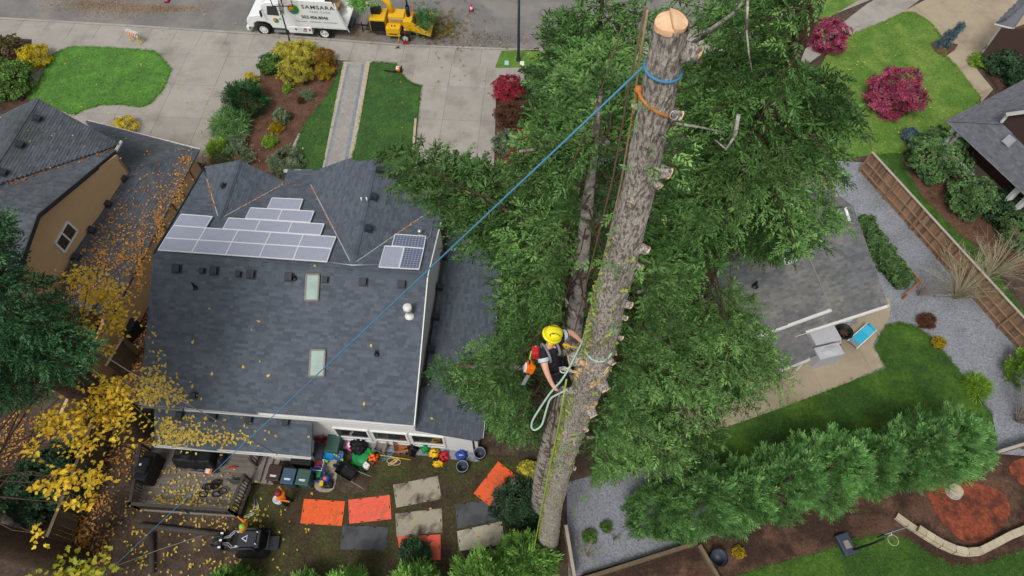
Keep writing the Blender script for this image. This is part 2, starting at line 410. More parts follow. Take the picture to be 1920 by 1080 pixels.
M('fir_bark', '#beb6ab', .95, .35, 3, 1, 40, col2='#7a7066', c2scale=34, c2lo=.46, c2hi=.58, fine=.3, fscale=60, stretch=(1, 1, .32))
M('bark_lichen', '#a8a298', .95, .3, 6, .9, 26, col2='#5c5048', c2scale=4, c2lo=.48, c2hi=.6, fine=.3, fscale=14)
M('brown_bark', '#4d3c30', .95, .3, 4, .9, 20, fine=.3, fscale=14)
M('grey_twig', '#8a8378', .9, .2, 6)
M('straw_twig', '#a39a7c', .9, .2, 6)
M('cut_wood', '#e3b58c', .7, .12, 3, .3, 30, col2='#f0cfa8', c2scale=2.5)
M('cut_old', '#c8a378', .8, .15, 8, .4, 30)
M('moss', '#8a9450', .95, .25, 8, .9, 30, tone=True)
def leaf(n, c, c2=None, var=.1, tr=.25, rough=.6): M(n, c, rough, var, 1.5, tone=(c2 or True), trans=tr, spec=.25)
leaf('fir_needles', '#3e632d', '#6d904e', .28, .08, .55)
leaf('dark_fir', '#325a38', '#4c784a', .15, .1)
leaf('cypress', '#72ac60', '#a0ce7c', .2, .3)
leaf('cedar', '#74ac50', '#a0cc68', .12, .3)
leaf('box_green', '#55803c', '#7a9a50')
leaf('holly', '#517848', '#7a985c')
leaf('dark_shrub', '#3a5840', '#50704c')
leaf('yew', '#37663a', '#4c7a48')
leaf('gold_leaf', '#ecd028', '#ccc038')
leaf('gold_green', '#c2bc48', '#dccf5c')
leaf('rust_leaf', '#8a6a2c', '#b88a30')
leaf('amber_leaf', '#c09a24', '#a8a030')
leaf('mixed_leaf', '#6a7a32', '#8a5a3a')
leaf('rust_mixed', '#8a6a5a', '#6f7a3a')
leaf('grass_green', '#8ab070', '#6a9a50')
leaf('sage', '#8a9a7c', '#7a9068')
leaf('blue_spruce', '#6f8590', '#5c7480')
leaf('lime_shrub', '#7aa83a', '#96b840')
leaf('red_leaf', '#b03a4a', '#942c44')
leaf('crimson', '#9a3450', '#bc6080', tr=.15)
leaf('heather', '#7a4a38', '#5f4a34')
M('lilac', '#7a7ab8', .8, .2)
M('pale_lilac', '#b8a8c0', .8, .2)
leaf('yellow_maple', '#e2b428', '#ecd048', tr=.35)
leaf('orange_leaf', '#a8703a', '#cf9a48', tr=.1)
leaf('pale_leaf', '#c9a860', '#d8c040', tr=.15)
leaf('green_maple', '#8aa03a', '#c0b030', tr=.3)

# ------------------------------------------------------------ the setting
tag(MB().prism([(-260, -120), (260, -120), (260, 400), (-260, 400)], -1.0, -.2).build('ground', 'soil'), kind='structure')
KERB = [P(-700, -5), P(0, 33), P(240, 47), P(480, 62), P(760, 84), P(1000, 93), Vector((8, 40.2, 0)), Vector((15, 42.0, 0)), Vector((21, 44.6, 0)), Vector((30, 49.5, 0)), Vector((50, 62, 0))]
def offset_line(l, d):
    out = []
    for i, p in enumerate(l):
        t = (l[min(i + 1, len(l) - 1)] - l[max(i - 1, 0)]).normalized(); n = Vector((-t.y, t.x, 0)); out.append(p + n * d)
    return out
K2 = [p.copy() for p in KERB]
tag(MB().prism([(-120, -60)] + [(-120, K2[0].y)] + [(p.x, p.y) for p in K2] + [(120, 100), (120, -60)], -.3, 0).build('yard_soil', 'soil'), kind='structure')
far = offset_line(KERB, 22)
tag(MB().prism([tuple(p[:2]) for p in KERB] + [tuple(p[:2]) for p in far[::-1]], -.25, -.12).build('road', 'asphalt'), kind='structure')
kb = None
kroot = MB(); inn = offset_line(KERB, -.18)
kroot.prism([tuple(p[:2]) for p in offset_line(KERB, .02)] + [tuple(p[:2]) for p in inn[::-1]], -.2, -.01)
kerb = tag(kroot.build('kerb', 'joint'), kind='structure')
def along(l, step):
    out = [l[0]]; acc = 0
    for a, b in zip(l, l[1:]):
        n = max(1, round((b - a).length / step)); out += [a.lerp(b, (i + 1) / n) for i in range(n)]
    return out
kf = along(KERB, 3.0)
for a, b in zip(kf, kf[1:]):
    if a.x < -45 or a.x > 35: continue
    t = (b - a).normalized(); n = Vector((t.y, -t.x, 0)); a2 = a + t * .01; b2 = b - t * .01
    MB().prism([tuple((a2 - n * .03)[:2]), tuple((b2 - n * .03)[:2]), tuple((b2 + n * .17)[:2]), tuple((a2 + n * .17)[:2])], -.15, .03, random.uniform(.95, 1.08)).build('kerbstone', 'concrete', kerb)
# sidewalk along the kerb
side = tag(MB().prism([tuple(p[:2]) for p in offset_line(KERB, -.2)] + [tuple(p[:2]) for p in offset_line(KERB, -2.25)[::-1]], -.1, .006).build('sidewalk', 'joint'), kind='structure')
s0 = along(offset_line(KERB, -.2), 1.85); s1 = along(offset_line(KERB, -2.2), 1.85)
for i in range(min(len(s0), len(s1)) - 1):
    a, b, c, d = s0[i], s0[i + 1], s1[i + 1], s1[i]
    if a.x < -45 or a.x > 35: continue
    m = (a + b + c + d) / 4
    MB().prism([tuple((p + (m - p).normalized() * .012)[:2]) for p in (a, b, c, d)], -.05, .02 + random.uniform(0, .004), random.uniform(.93, 1.06)).build('slab', 'concrete', side)
KA = math.atan2(-1.9, 30)
def pav(name, pxl, mat, sx, sy, ang=KA, z=.02, off=(0, 0), smooth=0, **k):
    p = [q[:2] for q in px2(pxl)]
    if smooth: p = smoothp(p, smooth)
    return tiles(name, k.pop('piece', 'slab'), p, ang, sx, sy, z - .03, z, mat, 'joint', off=off, **k)
pav('driveway', [(60, 66), (330, 82), (508, 96), (488, 142), (440, 168), (415, 250), (393, 310), (300, 285), (215, 255), (110, 215), (60, 185)], 'concrete', 2.9, 3.1, off=(.4, .6), z=.016)
ground('lawn', [(136, 87), (215, 90), (290, 96), (306, 113), (322, 130), (308, 165), (285, 192), (265, 201), (225, 196), (190, 197), (160, 205), (138, 216), (95, 200), (52, 186), (75, 150), (98, 103)], .035, 'lawn', 0)
ground('flower_bed', [(-60, 70), (40, 84), (98, 98), (70, 150), (55, 190), (-60, 230)], .012, 'dark_mulch')
ground('flower_bed', [(425, 162), (470, 132), (500, 118), (640, 122), (655, 122), (610, 215), (580, 260), (560, 320), (380, 330), (395, 290), (412, 230)], .012, 'bark_mulch')
ground('lawn', [(644, 116), (604, 318), (545, 322), (547, 303), (553, 280), (563, 252), (577, 225), (594, 205), (612, 182), (625, 158), (632, 138)], .03, 'lawn_mown')
ground('pebble_strip', [(560, 250), (566, 253), (556, 283), (547, 306), (541, 322), (530, 322), (538, 300), (548, 275)], .022, 'white_gravel')
ground('pebble_strip', [(643, 116), (655, 116), (612, 318), (600, 318)], .024, 'white_gravel')
ground('pebble_strip', [(683, 116), (694, 116), (660, 318), (646, 318)], .024, 'white_gravel')
WA = math.atan2(P(600, 320).x - P(648, 122).x, -(P(600, 320).y - P(648, 122).y))
tiles('garden_path', 'paver', [q[:2] for q in px2([(652, 116), (685, 116), (649, 320), (607, 320)])], WA, .42, .28, .0, .034, 'paver', 'joint', gap=.008, stagger=.5, single=False, tv=.09)
for a0, b0, a1, b1 in ((651, 607, 656, 612), (679, 643, 684, 649)):
    tiles('path_border', 'paver', [q[:2] for q in px2([(a0, 121), (a1, 121), (b1, 320), (b0, 320)])], WA, .3, .2, .0, .04, 'paver_blue', 'joint', gap=.008, single=False, tv=.12)
ground('lawn', [(697, 117), (742, 120), (752, 140), (764, 152), (778, 160), (790, 162), (783, 225), (774, 318), (655, 318), (664, 284)], .03, 'lawn_mown')
pav('driveway', [(745, 118), (932, 121), (930, 180), (926, 318), (776, 318), (783, 230), (790, 163), (764, 151), (750, 136)], 'concrete', 2.55, 3.2, off=(.95, .5), z=.016)
ground('grass_strip', [(940, 96), (1010, 94), (1045, 126), (928, 128)], .03, 'lawn_yellow')
pav('footpath', [(930, 128), (1180, 128), (1180, 158), (1030, 152), (932, 160)], 'concrete', 2.2, 2.0, z=.016)
ground('flower_bed', [(930, 160), (1180, 158), (1180, 440), (924, 440), (926, 318)], .012, 'dark_mulch')
one('timber_edging', MB().bbox((P(781, 226) + P(774, 285)) / 2 + Vector((0, 0, .1)), (.16, (P(781, 226) - P(774, 285)).length, .2), .015, rz=-WA * .5), 'timber', 'pale timber edging board between front lawn and driveway', 'edging', (P(777, 255)))
# front garden to the right
ground('lawn', [(1560, 82), (1610, 60), (1655, 42), (1692, 25), (1712, 24), (1735, 36), (1752, 52), (1768, 75), (1772, 104), (1790, 122), (1812, 150), (1838, 183), (1826, 205), (1780, 250), (1720, 285), (1630, 292), (1560, 300), (1500, 200)], .03, 'lawn_yellow')
ground('lawn', [(1720, 284), (1740, 330), (1790, 420), (1860, 500), (1930, 600), (1890, 600), (1720, 405), (1629, 291)], .03, 'lawn_dark')
ground('grass_strip', [(1500, 75), (1560, 30), (1620, -5), (1560, -20), (1450, 60)], .032, 'lawn_yellow')
RA = math.atan2(P(1690, 12).y - P(1560, 62).y, P(1690, 12).x - P(1560, 62).x)
pav('footpath', [(1470, 118), (1560, 58), (1625, 8), (1660, -12), (1740, -12), (1690, 26), (1610, 62), (1540, 102), (1500, 130)], 'concrete', 1.9, 2.6, RA, z=.02)
pav('driveway', [(1690, 24), (1760, -14), (1990, -60), (1990, 20), (1880, 60), (1835, 108), (1800, 118), (1770, 88), (1748, 46), (1716, 24)], 'concrete_tan', 4.2, 5.0, RA, z=.016, off=(1.5, .3))
pav('footpath', [(1771, 108), (1780, 100), (1800, 93), (1812, 98), (1835, 135), (1862, 168), (1840, 192), (1815, 155), (1792, 125)], 'concrete_tan', 2.5, 2.4, RA, z=.022)
ground('flower_bed', [(1743, 82), (1758, 76), (1796, 84), (1790, 94), (1770, 108), (1752, 98)], .04, 'bark_mulch')
ground('flower_bed', [(1690, 300), (1730, 250), (1990, 330), (1990, 520), (1900, 500), (1800, 440), (1730, 370)], .036, 'bark_mulch')
ground('flower_bed', [(1830, 95), (1860, 60), (1990, 20), (1990, 200), (1880, 180), (1855, 150)], .012, 'dark_mulch')
# rear garden to the right
ground('gravel_yard', [(1540, 300), (1622, 305), (1700, 400), (1820, 540), (1990, 730), (1990, 860), (1860, 850), (1500, 900), (1380, 800), (1450, 600), (1590, 400)], .014, 'gravel')
ground('lawn', [(1660, 612), (1685, 607), (1712, 612), (1740, 630), (1775, 668), (1812, 715), (1860, 780), (1870, 830), (1300, 940), (1290, 830), (1340, 810), (1500, 752), (1662, 690), (1640, 650)], .034, 'lawn_dark')
PA = math.atan2(P(1665, 570).y - P(1430, 625).y, P(1665, 570).x - P(1430, 625).x)
pav('patio', [(1669, 560), (1670, 578), (1666, 598), (1657, 615), (1645, 632), (1636, 645), (1647, 665), (1658, 686), (1580, 722), (1490, 757), (1320, 815), (1270, 800), (1250, 690), (1420, 600), (1600, 540)], 'concrete_tan', 3.0, 2.7, PA, z=.024, off=(.8, .7))
ground('gravel_yard', [(1062, 905), (1190, 870), (1330, 900), (1400, 985), (1090, 1078), (1066, 1084)], .016, 'gravel')
ground('gravel_yard', [(1780, 800), (1990, 760), (1990, 830), (1850, 850)], .018, 'gravel')
ground('mulch_bank', [(1305, 1010), (1500, 950), (1850, 850), (1990, 830), (1990, 1140), (1340, 1140)], .012, 'dark_mulch')
ground('mulch_bed', smoothp([(1742, 915), (1775, 892), (1830, 905), (1880, 925), (1892, 965), (1860, 1005), (1815, 1018), (1770, 985), (1745, 945)], 3), .03, 'red_mulch')
ground('mulch_bed', smoothp([(1893, 870), (1930, 860), (1960, 900), (1925, 912), (1900, 895)], 3), .03, 'red_mulch')
ground('lawn', smoothp([(1330, 1100), (1440, 1062), (1545, 1035), (1600, 1015), (1660, 1003), (1700, 1012), (1740, 1040), (1780, 1062), (1830, 1062), (1900, 1040), (1990, 1010), (1990, 1140), (1330, 1140)], 3), .03, 'lawn_dark')
ground('backyard', [(470, 870), (900, 850), (1010, 860), (1020, 1000), (1010, 1140), (440, 1140)], .012, 'mud_grass')
ground('gravel_border', [(590, 822), (888, 848), (900, 866), (870, 864), (760, 850), (600, 838)], .03, 'gravel')
ground('stepping_slab', smoothp([(590, 850), (625, 845), (632, 880), (625, 918), (600, 922), (588, 905)], 3), .03, 'mat_muddy')
ground('stepping_slab', smoothp([(632, 896), (668, 890), (690, 900), (685, 920), (650, 926), (633, 915)], 3), .03, 'soil')

# ------------------------------------------------------------ roofs and walls
SH_CACHE = {}
def shingles(roof, pts, mat, exp=.14, tab=.27, single=0, name='shingle_courses'):
    pts = [Vector(p) for p in pts]; n = Vector((0, 0, 0))
    for i in range(len(pts)): n += (pts[i] - pts[0]).cross(pts[(i + 1) % len(pts)] - pts[0])
    n.normalize()
    if n.z < 0: n = -n
    e = Vector((0, 0, 1)).cross(n).normalized(); u = n.cross(e)
    if u.z < 0: u = -u; e = -e
    o = pts[0]; q = [((p - o).dot(e), (p - o).dot(u)) for p in pts]
    b = min(y for _, y in q); top = max(y for _, y in q); mb = MB(); k = 0; row = 0
    while b < top:
        bm_ = b + exp * .5; xs = []
        for i in range(len(q)):
            (x0, y0), (x1, y1) = q[i - 1], q[i]
            if (y0 > bm_) != (y1 > bm_): xs.append(x0 + (x1 - x0) * (bm_ - y0) / (y1 - y0))
        xs.sort()
        for x0, x1 in zip(xs[::2], xs[1::2]):
            x = x0 - random.uniform(0, tab)
            while x < x1:
                w = tab * random.choice((.6, 1, 1, 1.35)); a, c = max(x, x0), min(x + w, x1)
                if c - a > .03:
                    th = random.choice((.012, .018, .026)); tn = random.choice((.82, .9, .97, 1.02, 1.08, 1.16))
                    if k < single and c - a > w * .99:
                        key = (mat, round(w, 3), th, tn)
                        if key not in SH_CACHE:
                            mm = MB().add([(0, 0, 0), (w, 0, 0), (w, exp * 1.1, 0), (0, exp * 1.1, 0), (0, 0, th), (w, 0, th), (w, exp * 1.1, .003), (0, exp * 1.1, .003)], [(3, 2, 1, 0), (4, 5, 6, 7), (0, 1, 5, 4), (1, 2, 6, 5), (3, 0, 4, 7)], tn)
                            ob = mm.build('shingle', mat, local=True); SH_CACHE[key] = ob.data; bpy.data.objects.remove(ob)
                        ob = bpy.data.objects.new('shingle', SH_CACHE[key]); COL.objects.link(ob); ob.parent = roof
                        Mx = Matrix((e, u, n)).transposed().to_4x4(); Mx.translation = o + e * a + u * b + n * .006 - offs(roof); ob.matrix_local = Mx; k += 1
                    else:
                        f = lambda X, Y, Z: o + e * X + u * Y + n * Z
                        y1_ = b + exp * 1.1
                        mb.add([f(a, b, .004), f(c, b, .004), f(c, y1_, .004), f(a, y1_, .004), f(a, b, th + .006), f(c, b, th + .006), f(c, y1_, .008), f(a, y1_, .008)], [(4, 5, 6, 7), (0, 1, 5, 4), (1, 2, 6, 5), (3, 0, 4, 7)], tn)
                x += w
        b += exp; row += 1
    if mb.v: tag(mb.build(name, mat, roof), kind='stuff')
def roofplane(house, pts, mat, th=.14, single=0, exp=.14, tab=.27):
    r = MB().slab([Vector(p) for p in pts], th).build('roof', mat, house); shingles(r, pts, mat, single=single, exp=exp, tab=tab); return r
def caps(roof, a, b, mat, step=.28, w=.3):                    # ridge cap shingles along an edge
    a = Vector(a); b = Vector(b); n = max(2, int((b - a).length / step)); mb = MB()
    x = (b - a).normalized(); s = Vector((0, 0, 1)).cross(x).normalized(); up = x.cross(s)
    for i in range(n):
        p = a.lerp(b, i / n); q = a.lerp(b, (i + 1.1) / n); tn = random.uniform(.8, 1.15)
        for sg in (-1, 1):
            o0 = s * sg * w / 2 - up * w * .16
            mb.add([p + up * .045, p + o0 + up * .04, q + o0 + up * .02, q + up * .025], [(0, 1, 2, 3) if sg < 0 else (3, 2, 1, 0)], tn)
    mb.build('ridge_cap', mat, roof)
def gutter(house, a, b, mat='white_paint', w=.13, h=.12, drop=.05):
    a = Vector(a); b = Vector(b); x = (b - a).normalized(); s = Vector((0, 0, 1)).cross(x)
    mb = MB(); z = Vector((0, 0, -drop))
    mb.beam(a + z, b + z, .02, h).beam(a + z + s * w, b + z + s * w, .02, h + .01); mb.beam(a + s * w / 2 + z - Vector((0, 0, h / 2)), b + s * w / 2 + z - Vector((0, 0, h / 2)), w - .02, .015)
    for p in (a, b): mb.box(p + s * w / 2 + z, (.02, w + .02, h + .02), m=Matrix((x, s, Vector((0, 0, 1)))).transposed())
    return mb.build('gutter', mat, house)
def wall(house, pts, mat, th=.15, d=None, name='wall'):
    pts = [Vector(p) for p in pts]; n = (pts[1] - pts[0]).cross(pts[2] - pts[0]).normalized()
    return MB().slab(pts, th, d or -n).build(name, mat, house)
def roof_vent(house, p, n, mat='metal_dark', s=.28, name='roof_vent'):
    p = Vector(p); x = Vector((0, 0, 1)).cross(n).normalized(); y = Vector(n).cross(x); m = Matrix((x, y, n)).transposed()
    mb = MB().box(p + Vector(n) * .03, (s * 1.5, s * 1.5, .025), m=m).bbox(p + Vector(n) * .11, (s, s, .15), .025, m=m)
    mb.box(p + Vector(n) * .2 + y * .02, (s * 1.12, s * 1.12, .03), m=m)
    return mb.build(name, mat, house)
def bar(mb, a, b, w, h): mb.beam(a, b, w, h)

# ---- white house with solar panels
WH = thing('house', 'white house with blue-grey shingle roof carrying solar panels and skylights', 'house', P(540, 600))
ZR, ZE = 6.7, 3.7
rL, rR = P(288, 478, ZR), P(801, 519, ZR); eL, eR = P(262, 757, ZE), P(776, 797, ZE)
fL = P(384, 314, 4.4)
REAR = plane(rL, rR, (eL + eR) / 2); FRONT = plane(rL, rR, fL)
eL, eR = PP(262, 757, REAR), PP(776, 797, REAR)
rp = roofplane(WH, [rL, rR, eR, eL], 'shingle', single=300)
V1, V2 = PP(660, 497, FRONT), PP(411, 412, FRONT)
g1L, g1R = PP(583, 347, FRONT), PP(816, 390, FRONT); g1F = P(703, 297, V1.z); g1pl = plane(V1, g1L, g1F); g1pr = plane(V1, g1R, g1F)
g2L, g2R = PP(388, 336, FRONT), PP(531, 346, FRONT); g2F = P(450, 301, V2.z); g2pl = plane(V2, g2L, g2F); g2pr = plane(V2, g2R, g2F)
fr = roofplane(WH, [rL, PP(381, 318, FRONT), g2L, V2, g2R, PP(540, 318, FRONT), PP(590, 319, FRONT), g1L, V1, g1R, PP(827, 412, FRONT), rR], 'shingle')
ra = roofplane(WH, [V1, g1L, PP(586, 322, g1pl), PP(655, 297, g1pl), PP(672, 304, g1pl), g1F], 'shingle')
rb = roofplane(WH, [V1, g1F, PP(762, 333, g1pr), g1R], 'shingle')
rc = roofplane(WH, [V2, g2L, PP(385, 312, g2pl), g2F], 'shingle')
rd_ = roofplane(WH, [V2, g2F, PP(533, 340, g2pr), g2R], 'shingle')
caps(rp, rL, rR, 'shingle'); caps(ra, V1, g1F, 'shingle'); caps(rc, V2, g2F, 'shingle')
for a, b in ((V1, g1L), (V1, g1R), (V2, g2L), (V2, g2R)):
    up = Vector((0, 0, .03)); MB().beam(a + up, b + up, .05, .02).build('valley_flashing', 'aluminium', fr)
    t = random.uniform(.45, .6); c = a.lerp(b, t); mb = MB()
    for i in range(26):
        k = random.uniform(.3, 1); p = a.lerp(b, k) + Vector((random.uniform(-.05, .05), random.uniform(-.05, .05), .04)); mb.blob(p, (random.uniform(.03, .09), random.uniform(.03, .06), .02), 4, .3)
    tag(mb.build('valley_debris', 'moss_debris', fr), kind='stuff')
# walls below
def gz(p, z): return Vector((p.x, p.y, z))
ax = (rR - rL).normalized(); ay = Vector((-ax.y, ax.x, 0))
w0 = P(590, 822); w1 = P(888, 848); wx = (w1 - w0).normalized(); wy = Vector((-wx.y, wx.x, 0))
wallr = wall(WH, [gz(w0, 0), gz(w1, 0), gz(w1, 2.55), gz(w0.lerp(w1, .55), 3.5), gz(w0, 3.5)], 'white_siding', .18, wy)
c0 = gz(eL, 0) + ay * .45 + ax * .25
wall(WH, [gz(w0 + wy * 1.2, 0), gz(w0 - wy * .05, 0), gz(w0 - wy * .05, 3.4), gz(w0 + wy * 1.2, 3.6)], 'white_siding', .15, -wx)
wall(WH, [c0, c0 + ax * 7.0, gz(c0 + ax * 7.0, 3.5), gz(c0, 3.5)], 'white_siding', .15, ay)
wl1 = gz(fL, 0) + ax * .35 - ay * .2
wall(WH, [c0, wl1, gz(wl1, 4.3), gz(rL + ax * .3, 6.45), gz(c0, 3.6)], 'white_siding', .15, ax)
rkF = PP(827, 412, FRONT)
e0 = gz(eR, 0) + ay * .3 - ax * .12; e1 = gz(rkF, 0) - ax * .12
wall(WH, [e0, e1, gz(e1, rkF.z - .16), gz(rR - ax * .12, ZR - .16), gz(e0, ZE - .02)], 'white_siding', .15, -ax)
wall(WH, [wl1, gz(g2F, 0) - ay * .3, gz(g2F, 0) - ay * .3 + Vector((0, 0, 4.0)), gz(wl1, 4.2)], 'white_siding', .15, -ay)
mb = MB().beam(eR + Vector((0, 0, -.05)) + ax * .03, rR + Vector((0, 0, -.05)) + ax * .03, .05, .22).beam(rR + Vector((0, 0, -.05)) + ax * .03, rkF + Vector((0, 0, -.05)) + ax * .03, .05, .22)
mb.build('barge_board', 'white_paint', WH)
gutter(WH, eR, eL.lerp(eR, .17)); gutter(WH, eL.lerp(eR, .16), eL, 'galvanised')
gutter(WH, PP(590, 319, FRONT), PP(533, 318, FRONT)); 
mb = MB().beam(PP(381, 318, FRONT), rL, .06, .16); mb.build('barge_board', 'metal_dark', WH)
# lower wing on the right
LW = plane(P(937, 478, 2.55), P(906, 818, 2.55), P(790, 700, 3.35))
lw = [PP(862, 330, LW), PP(953, 395, LW), PP(906, 820, LW), PP(893, 826, LW), PP(779, 806, LW)]
roofplane(WH, lw, 'shingle'); gutter(WH, lw[2], lw[1])
wall(WH, [gz(lw[1], 0) - ax * .3, gz(lw[2], 0) - ax * .35 + ay * .2, gz(lw[2], 2.4) - ax * .35 + ay * .2, gz(lw[1], 2.4) - ax * .3], 'white_siding', .15, -ax)
# lean-to roof over the deck
lt = [P(290, 762, 2.95), P(586, 792, 2.95), P(583, 856, 2.5), P(290, 833, 2.5)]
LT = plane(lt[0], lt[1], lt[3]); lt[2] = PP(583, 856, LT); roofplane(WH, lt, 'shingle'); gutter(WH, lt[2], lt[3], 'white_paint', .1, .1)
wall(WH, [gz(lt[1], 0) - ax * .5 - ay * .1, gz(lt[2], 0) - ax * .5 + ay * .4, gz(lt[2], 2.35) - ax * .5 + ay * .4, gz(lt[1], 2.6) - ax * .5 - ay * .1], 'white_siding', .12, -ax)
wall(WH, [gz(lt[2], 0) - ax * .5 + ay * .4, gz(lt[2], 0) - ax * 2.6 + ay * .4, gz(lt[2], 2.35) - ax * 2.6 + ay * .4, gz(lt[2], 2.35) - ax * .5 + ay * .4], 'white_siding', .12, ay)
mb = MB().beam(w0 - wy * .06 - wx * .02 + Vector((0, 0, .2)), w0 - wy * .06 - wx * .02 + Vector((0, 0, 3.2)), .12, .12); mb.build('downpipe', 'white_paint', WH)
# windows of the rear wall
for a, b in ((638, 706), (706, 776), (776, 842)):
    t0, t1 = [(P(v, 825).x - w0.x) / (w1.x - w0.x) for v in (a + 4, b - 4)]
    q0, q1 = w0.lerp(w1, t0) - wy * .02, w0.lerp(w1, t1) - wy * .02
    fm = MB()
    for z in (.45, .78, 1.95): fm.beam(gz(q0, z), gz(q1, z), .1, .09)
    for q, za in ((q0, .45), (q1, .45)): fm.beam(gz(q, za), gz(q, 1.99), .1, .09)
    fm.beam(gz(q0.lerp(q1, .5), .45), gz(q0.lerp(q1, .5), .78), .1, .08)
    fo = fm.build('window', 'white_paint', WH)
    for u0, u1, z0, z1 in ((.02, .98, .82, 1.91), (.02, .48, .49, .74), (.52, .98, .49, .74)):
        s0_, s1_ = q0.lerp(q1, u0), q0.lerp(q1, u1); MB().slab([gz(s0_, z0), gz(s1_, z0), gz(s1_, z1), gz(s0_, z1)], .01, wy).build('pane', 'glass_dark', fo)
sw = w0 + wy * .55 - wx * .03
fm = MB(); 
for z in (.9, 2.1): fm.beam(gz(sw, z) - wy * .35, gz(sw, z) + wy * .35, .06, .07)
for k in (-.35, .35): fm.beam(gz(sw + wy * k, .9), gz(sw + wy * k, 2.1), .06, .07)
fo = fm.build('window', 'white_paint', WH); MB().slab([gz(sw - wy * .33, .93), gz(sw + wy * .33, .93), gz(sw + wy * .33, 2.07), gz(sw - wy * .33, 2.07)], .01, wx).build('pane', 'glass_dark', fo)
# vents, pipes, skylights
NR, NF = REAR[1], FRONT[1]
for x, y, s in ((333, 504, .3), (381, 508, .2), (403, 508, .3), (449, 515, .2), (472, 515, .3), (543, 520, .3), (611, 525, .22), (682, 529, .28), (754, 534, .28), (365, 742, .22)):
    roof_vent(WH, PP(x, y, REAR), NR, s=s)
for x, y in ((712, 321), (701, 371), (691, 430)): roof_vent(WH, PP(x, y, g1pr), g1pr[1], s=.26)
roof_vent(WH, PP(421, 350, g2pl), g2pl[1], s=.2)
for x, y in ((838, 428), (832, 482), (824, 539), (817, 595), (808, 656), (799, 717)): roof_vent(WH, PP(x, y, LW), LW[1], s=.27)
for x, y in ((338, 776), (402, 778), (468, 783), (537, 787)): roof_vent(WH, PP(x, y + 5, LT), LT[1], s=.26)
for x, y, h, m in ((367, 540, .45, 'black_plastic'), (553, 522, .25, 'black_plastic'), (707, 664, .3, 'black_plastic')):
    p = PP(x, y, REAR); MB().cyl(p, p + Vector((0, 0, h)), .05).lathe(p, [(.14, .0), (.07, .1), (.05, .1)], 12).build('vent_pipe', m, WH)
p = PP(768, 592, REAR); MB().lathe(p, [(.22, -.02), (.2, .03), (.13, .12), (.12, .12), (.12, .55), (.2, .56), (.2, .78), (.16, .84), (0, .85)], 18).build('flue', 'white_paint', WH)
p = PP(788, 440, FRONT); MB().lathe(p, [(.12, 0), (.06, .08), (.06, .25), (.1, .26), (.1, .34), (0, .36)], 14).build('flue', 'aluminium', WH)
for x, y in ((679, 378), (689, 378)):
    p = PP(x, y, g1pl); MB().cyl(p, p + Vector((0, 0, .3)), .035).build('vent_pipe', 'white_paint', WH)
for (x0, y0), (x1, y1) in (((573, 516), (600, 564)), ((581, 657), (611, 706))):
    a, b, c, d = PP(x0 + 3, y0, REAR), PP(x1, y0, REAR), PP(x1 - 3, y1, REAR), PP(x0, y1, REAR)
    x_ = (b - a).normalized(); y_ = (a - d).normalized(); n_ = NR
    fm = MB()
    for u, v in ((a, b), (b, c), (c, d), (d, a)): fm.beam(u + n_ * .06, v + n_ * .06, .07, .14)
    sk = fm.build('skylight', 'weathered_wood', WH)
    MB().slab([p_ + n_ * .11 for p_ in (a, b, c, d)], .03).build('pane', 'skylight_glass', sk)
# conduit of the array
MB().tube([PP(x, y, FRONT) + NF * .06 for x, y in ((610, 493), (660, 499), (720, 498))], .03, 6).build('conduit', 'galvanised', WH)
MB().tube([PP(x, y, FRONT) + NF * .06 for x, y in ((798, 451), (806, 445), (815, 410))], .03, 6).build('conduit', 'galvanised', WH)
# ---- solar panels
def panel(quad, dark, label, nx=10, ny=6):
    q = [PP(x, y, FRONT) + NF * .12 for x, y in quad]; c = sum(q, Vector()) / 4
    t = thing('solar_panel', label, 'solar panel', c, 0, 'solar panels on the house roof')
    q2 = [p.lerp(c, .012) for p in q]
    fm = MB()
    for i in range(4): fm.beam(q2[i], q2[(i + 1) % 4], .045, .05)
    fm.build('frame', 'panel_frame', t)
    MB().slab(q2, .02, -NF).build('backing', 'solar_line', t)
    mb = MB(); a, b, cc, d = q2
    bl = lambda u, v: a.lerp(b, u).lerp(d.lerp(cc, u), v) + NF * .006
    for i in range(nx):
        for j in range(ny):
            g = .06; mb.add([bl((i + g) / nx, (j + g) / ny), bl((i + 1 - g) / nx, (j + g) / ny), bl((i + 1 - g) / nx, (j + 1 - g) / ny), bl((i + g) / nx, (j + 1 - g) / ny)], [(3, 2, 1, 0)])
    mb.build('cells', 'solar_cell_dark' if dark else 'solar_cell', t)
    leg = MB()
    for k in range(4): p = q2[k].lerp(c, .1); leg.beam(p - NF * .01, p - NF * .13, .04, .04)
    leg.build('mounting_feet', 'galvanised', t)
def gridrow(TL, TR, BR, BL, n, fmt, skip=()):
    for i in range(n):
        f = lambda A, B, u: (A[0] + (B[0] - A[0]) * u, A[1] + (B[1] - A[1]) * u)
        panel([f(TL, TR, i / n), f(TL, TR, (i + 1) / n), f(BL, BR, (i + 1) / n), f(BL, BR, i / n)], False, fmt % ('first', 'second', 'third', 'fourth', 'fifth', 'sixth')[i])
gridrow((312, 450), (622.5, 470), (614, 495), (298, 473), 5, 'pale silver solar panel, %s from left in the lowest row of five')
gridrow((327, 427), (631, 448), (622.5, 470), (312, 450), 5, 'pale silver solar panel, %s from left in the second row of five')
gridrow((341, 405.5), (400, 410), (387, 431), (327, 427), 1, 'lone pale silver solar panel at the left edge above the two long rows%.0s')
gridrow((430, 412.5), (609, 424), (601, 445), (419, 433), 3, 'pale silver solar panel, %s from left in the row of three')
gridrow((471, 393.5), (590, 400), (582, 421), (461, 413.5), 2, 'pale silver solar panel, %s from left in the row of two')
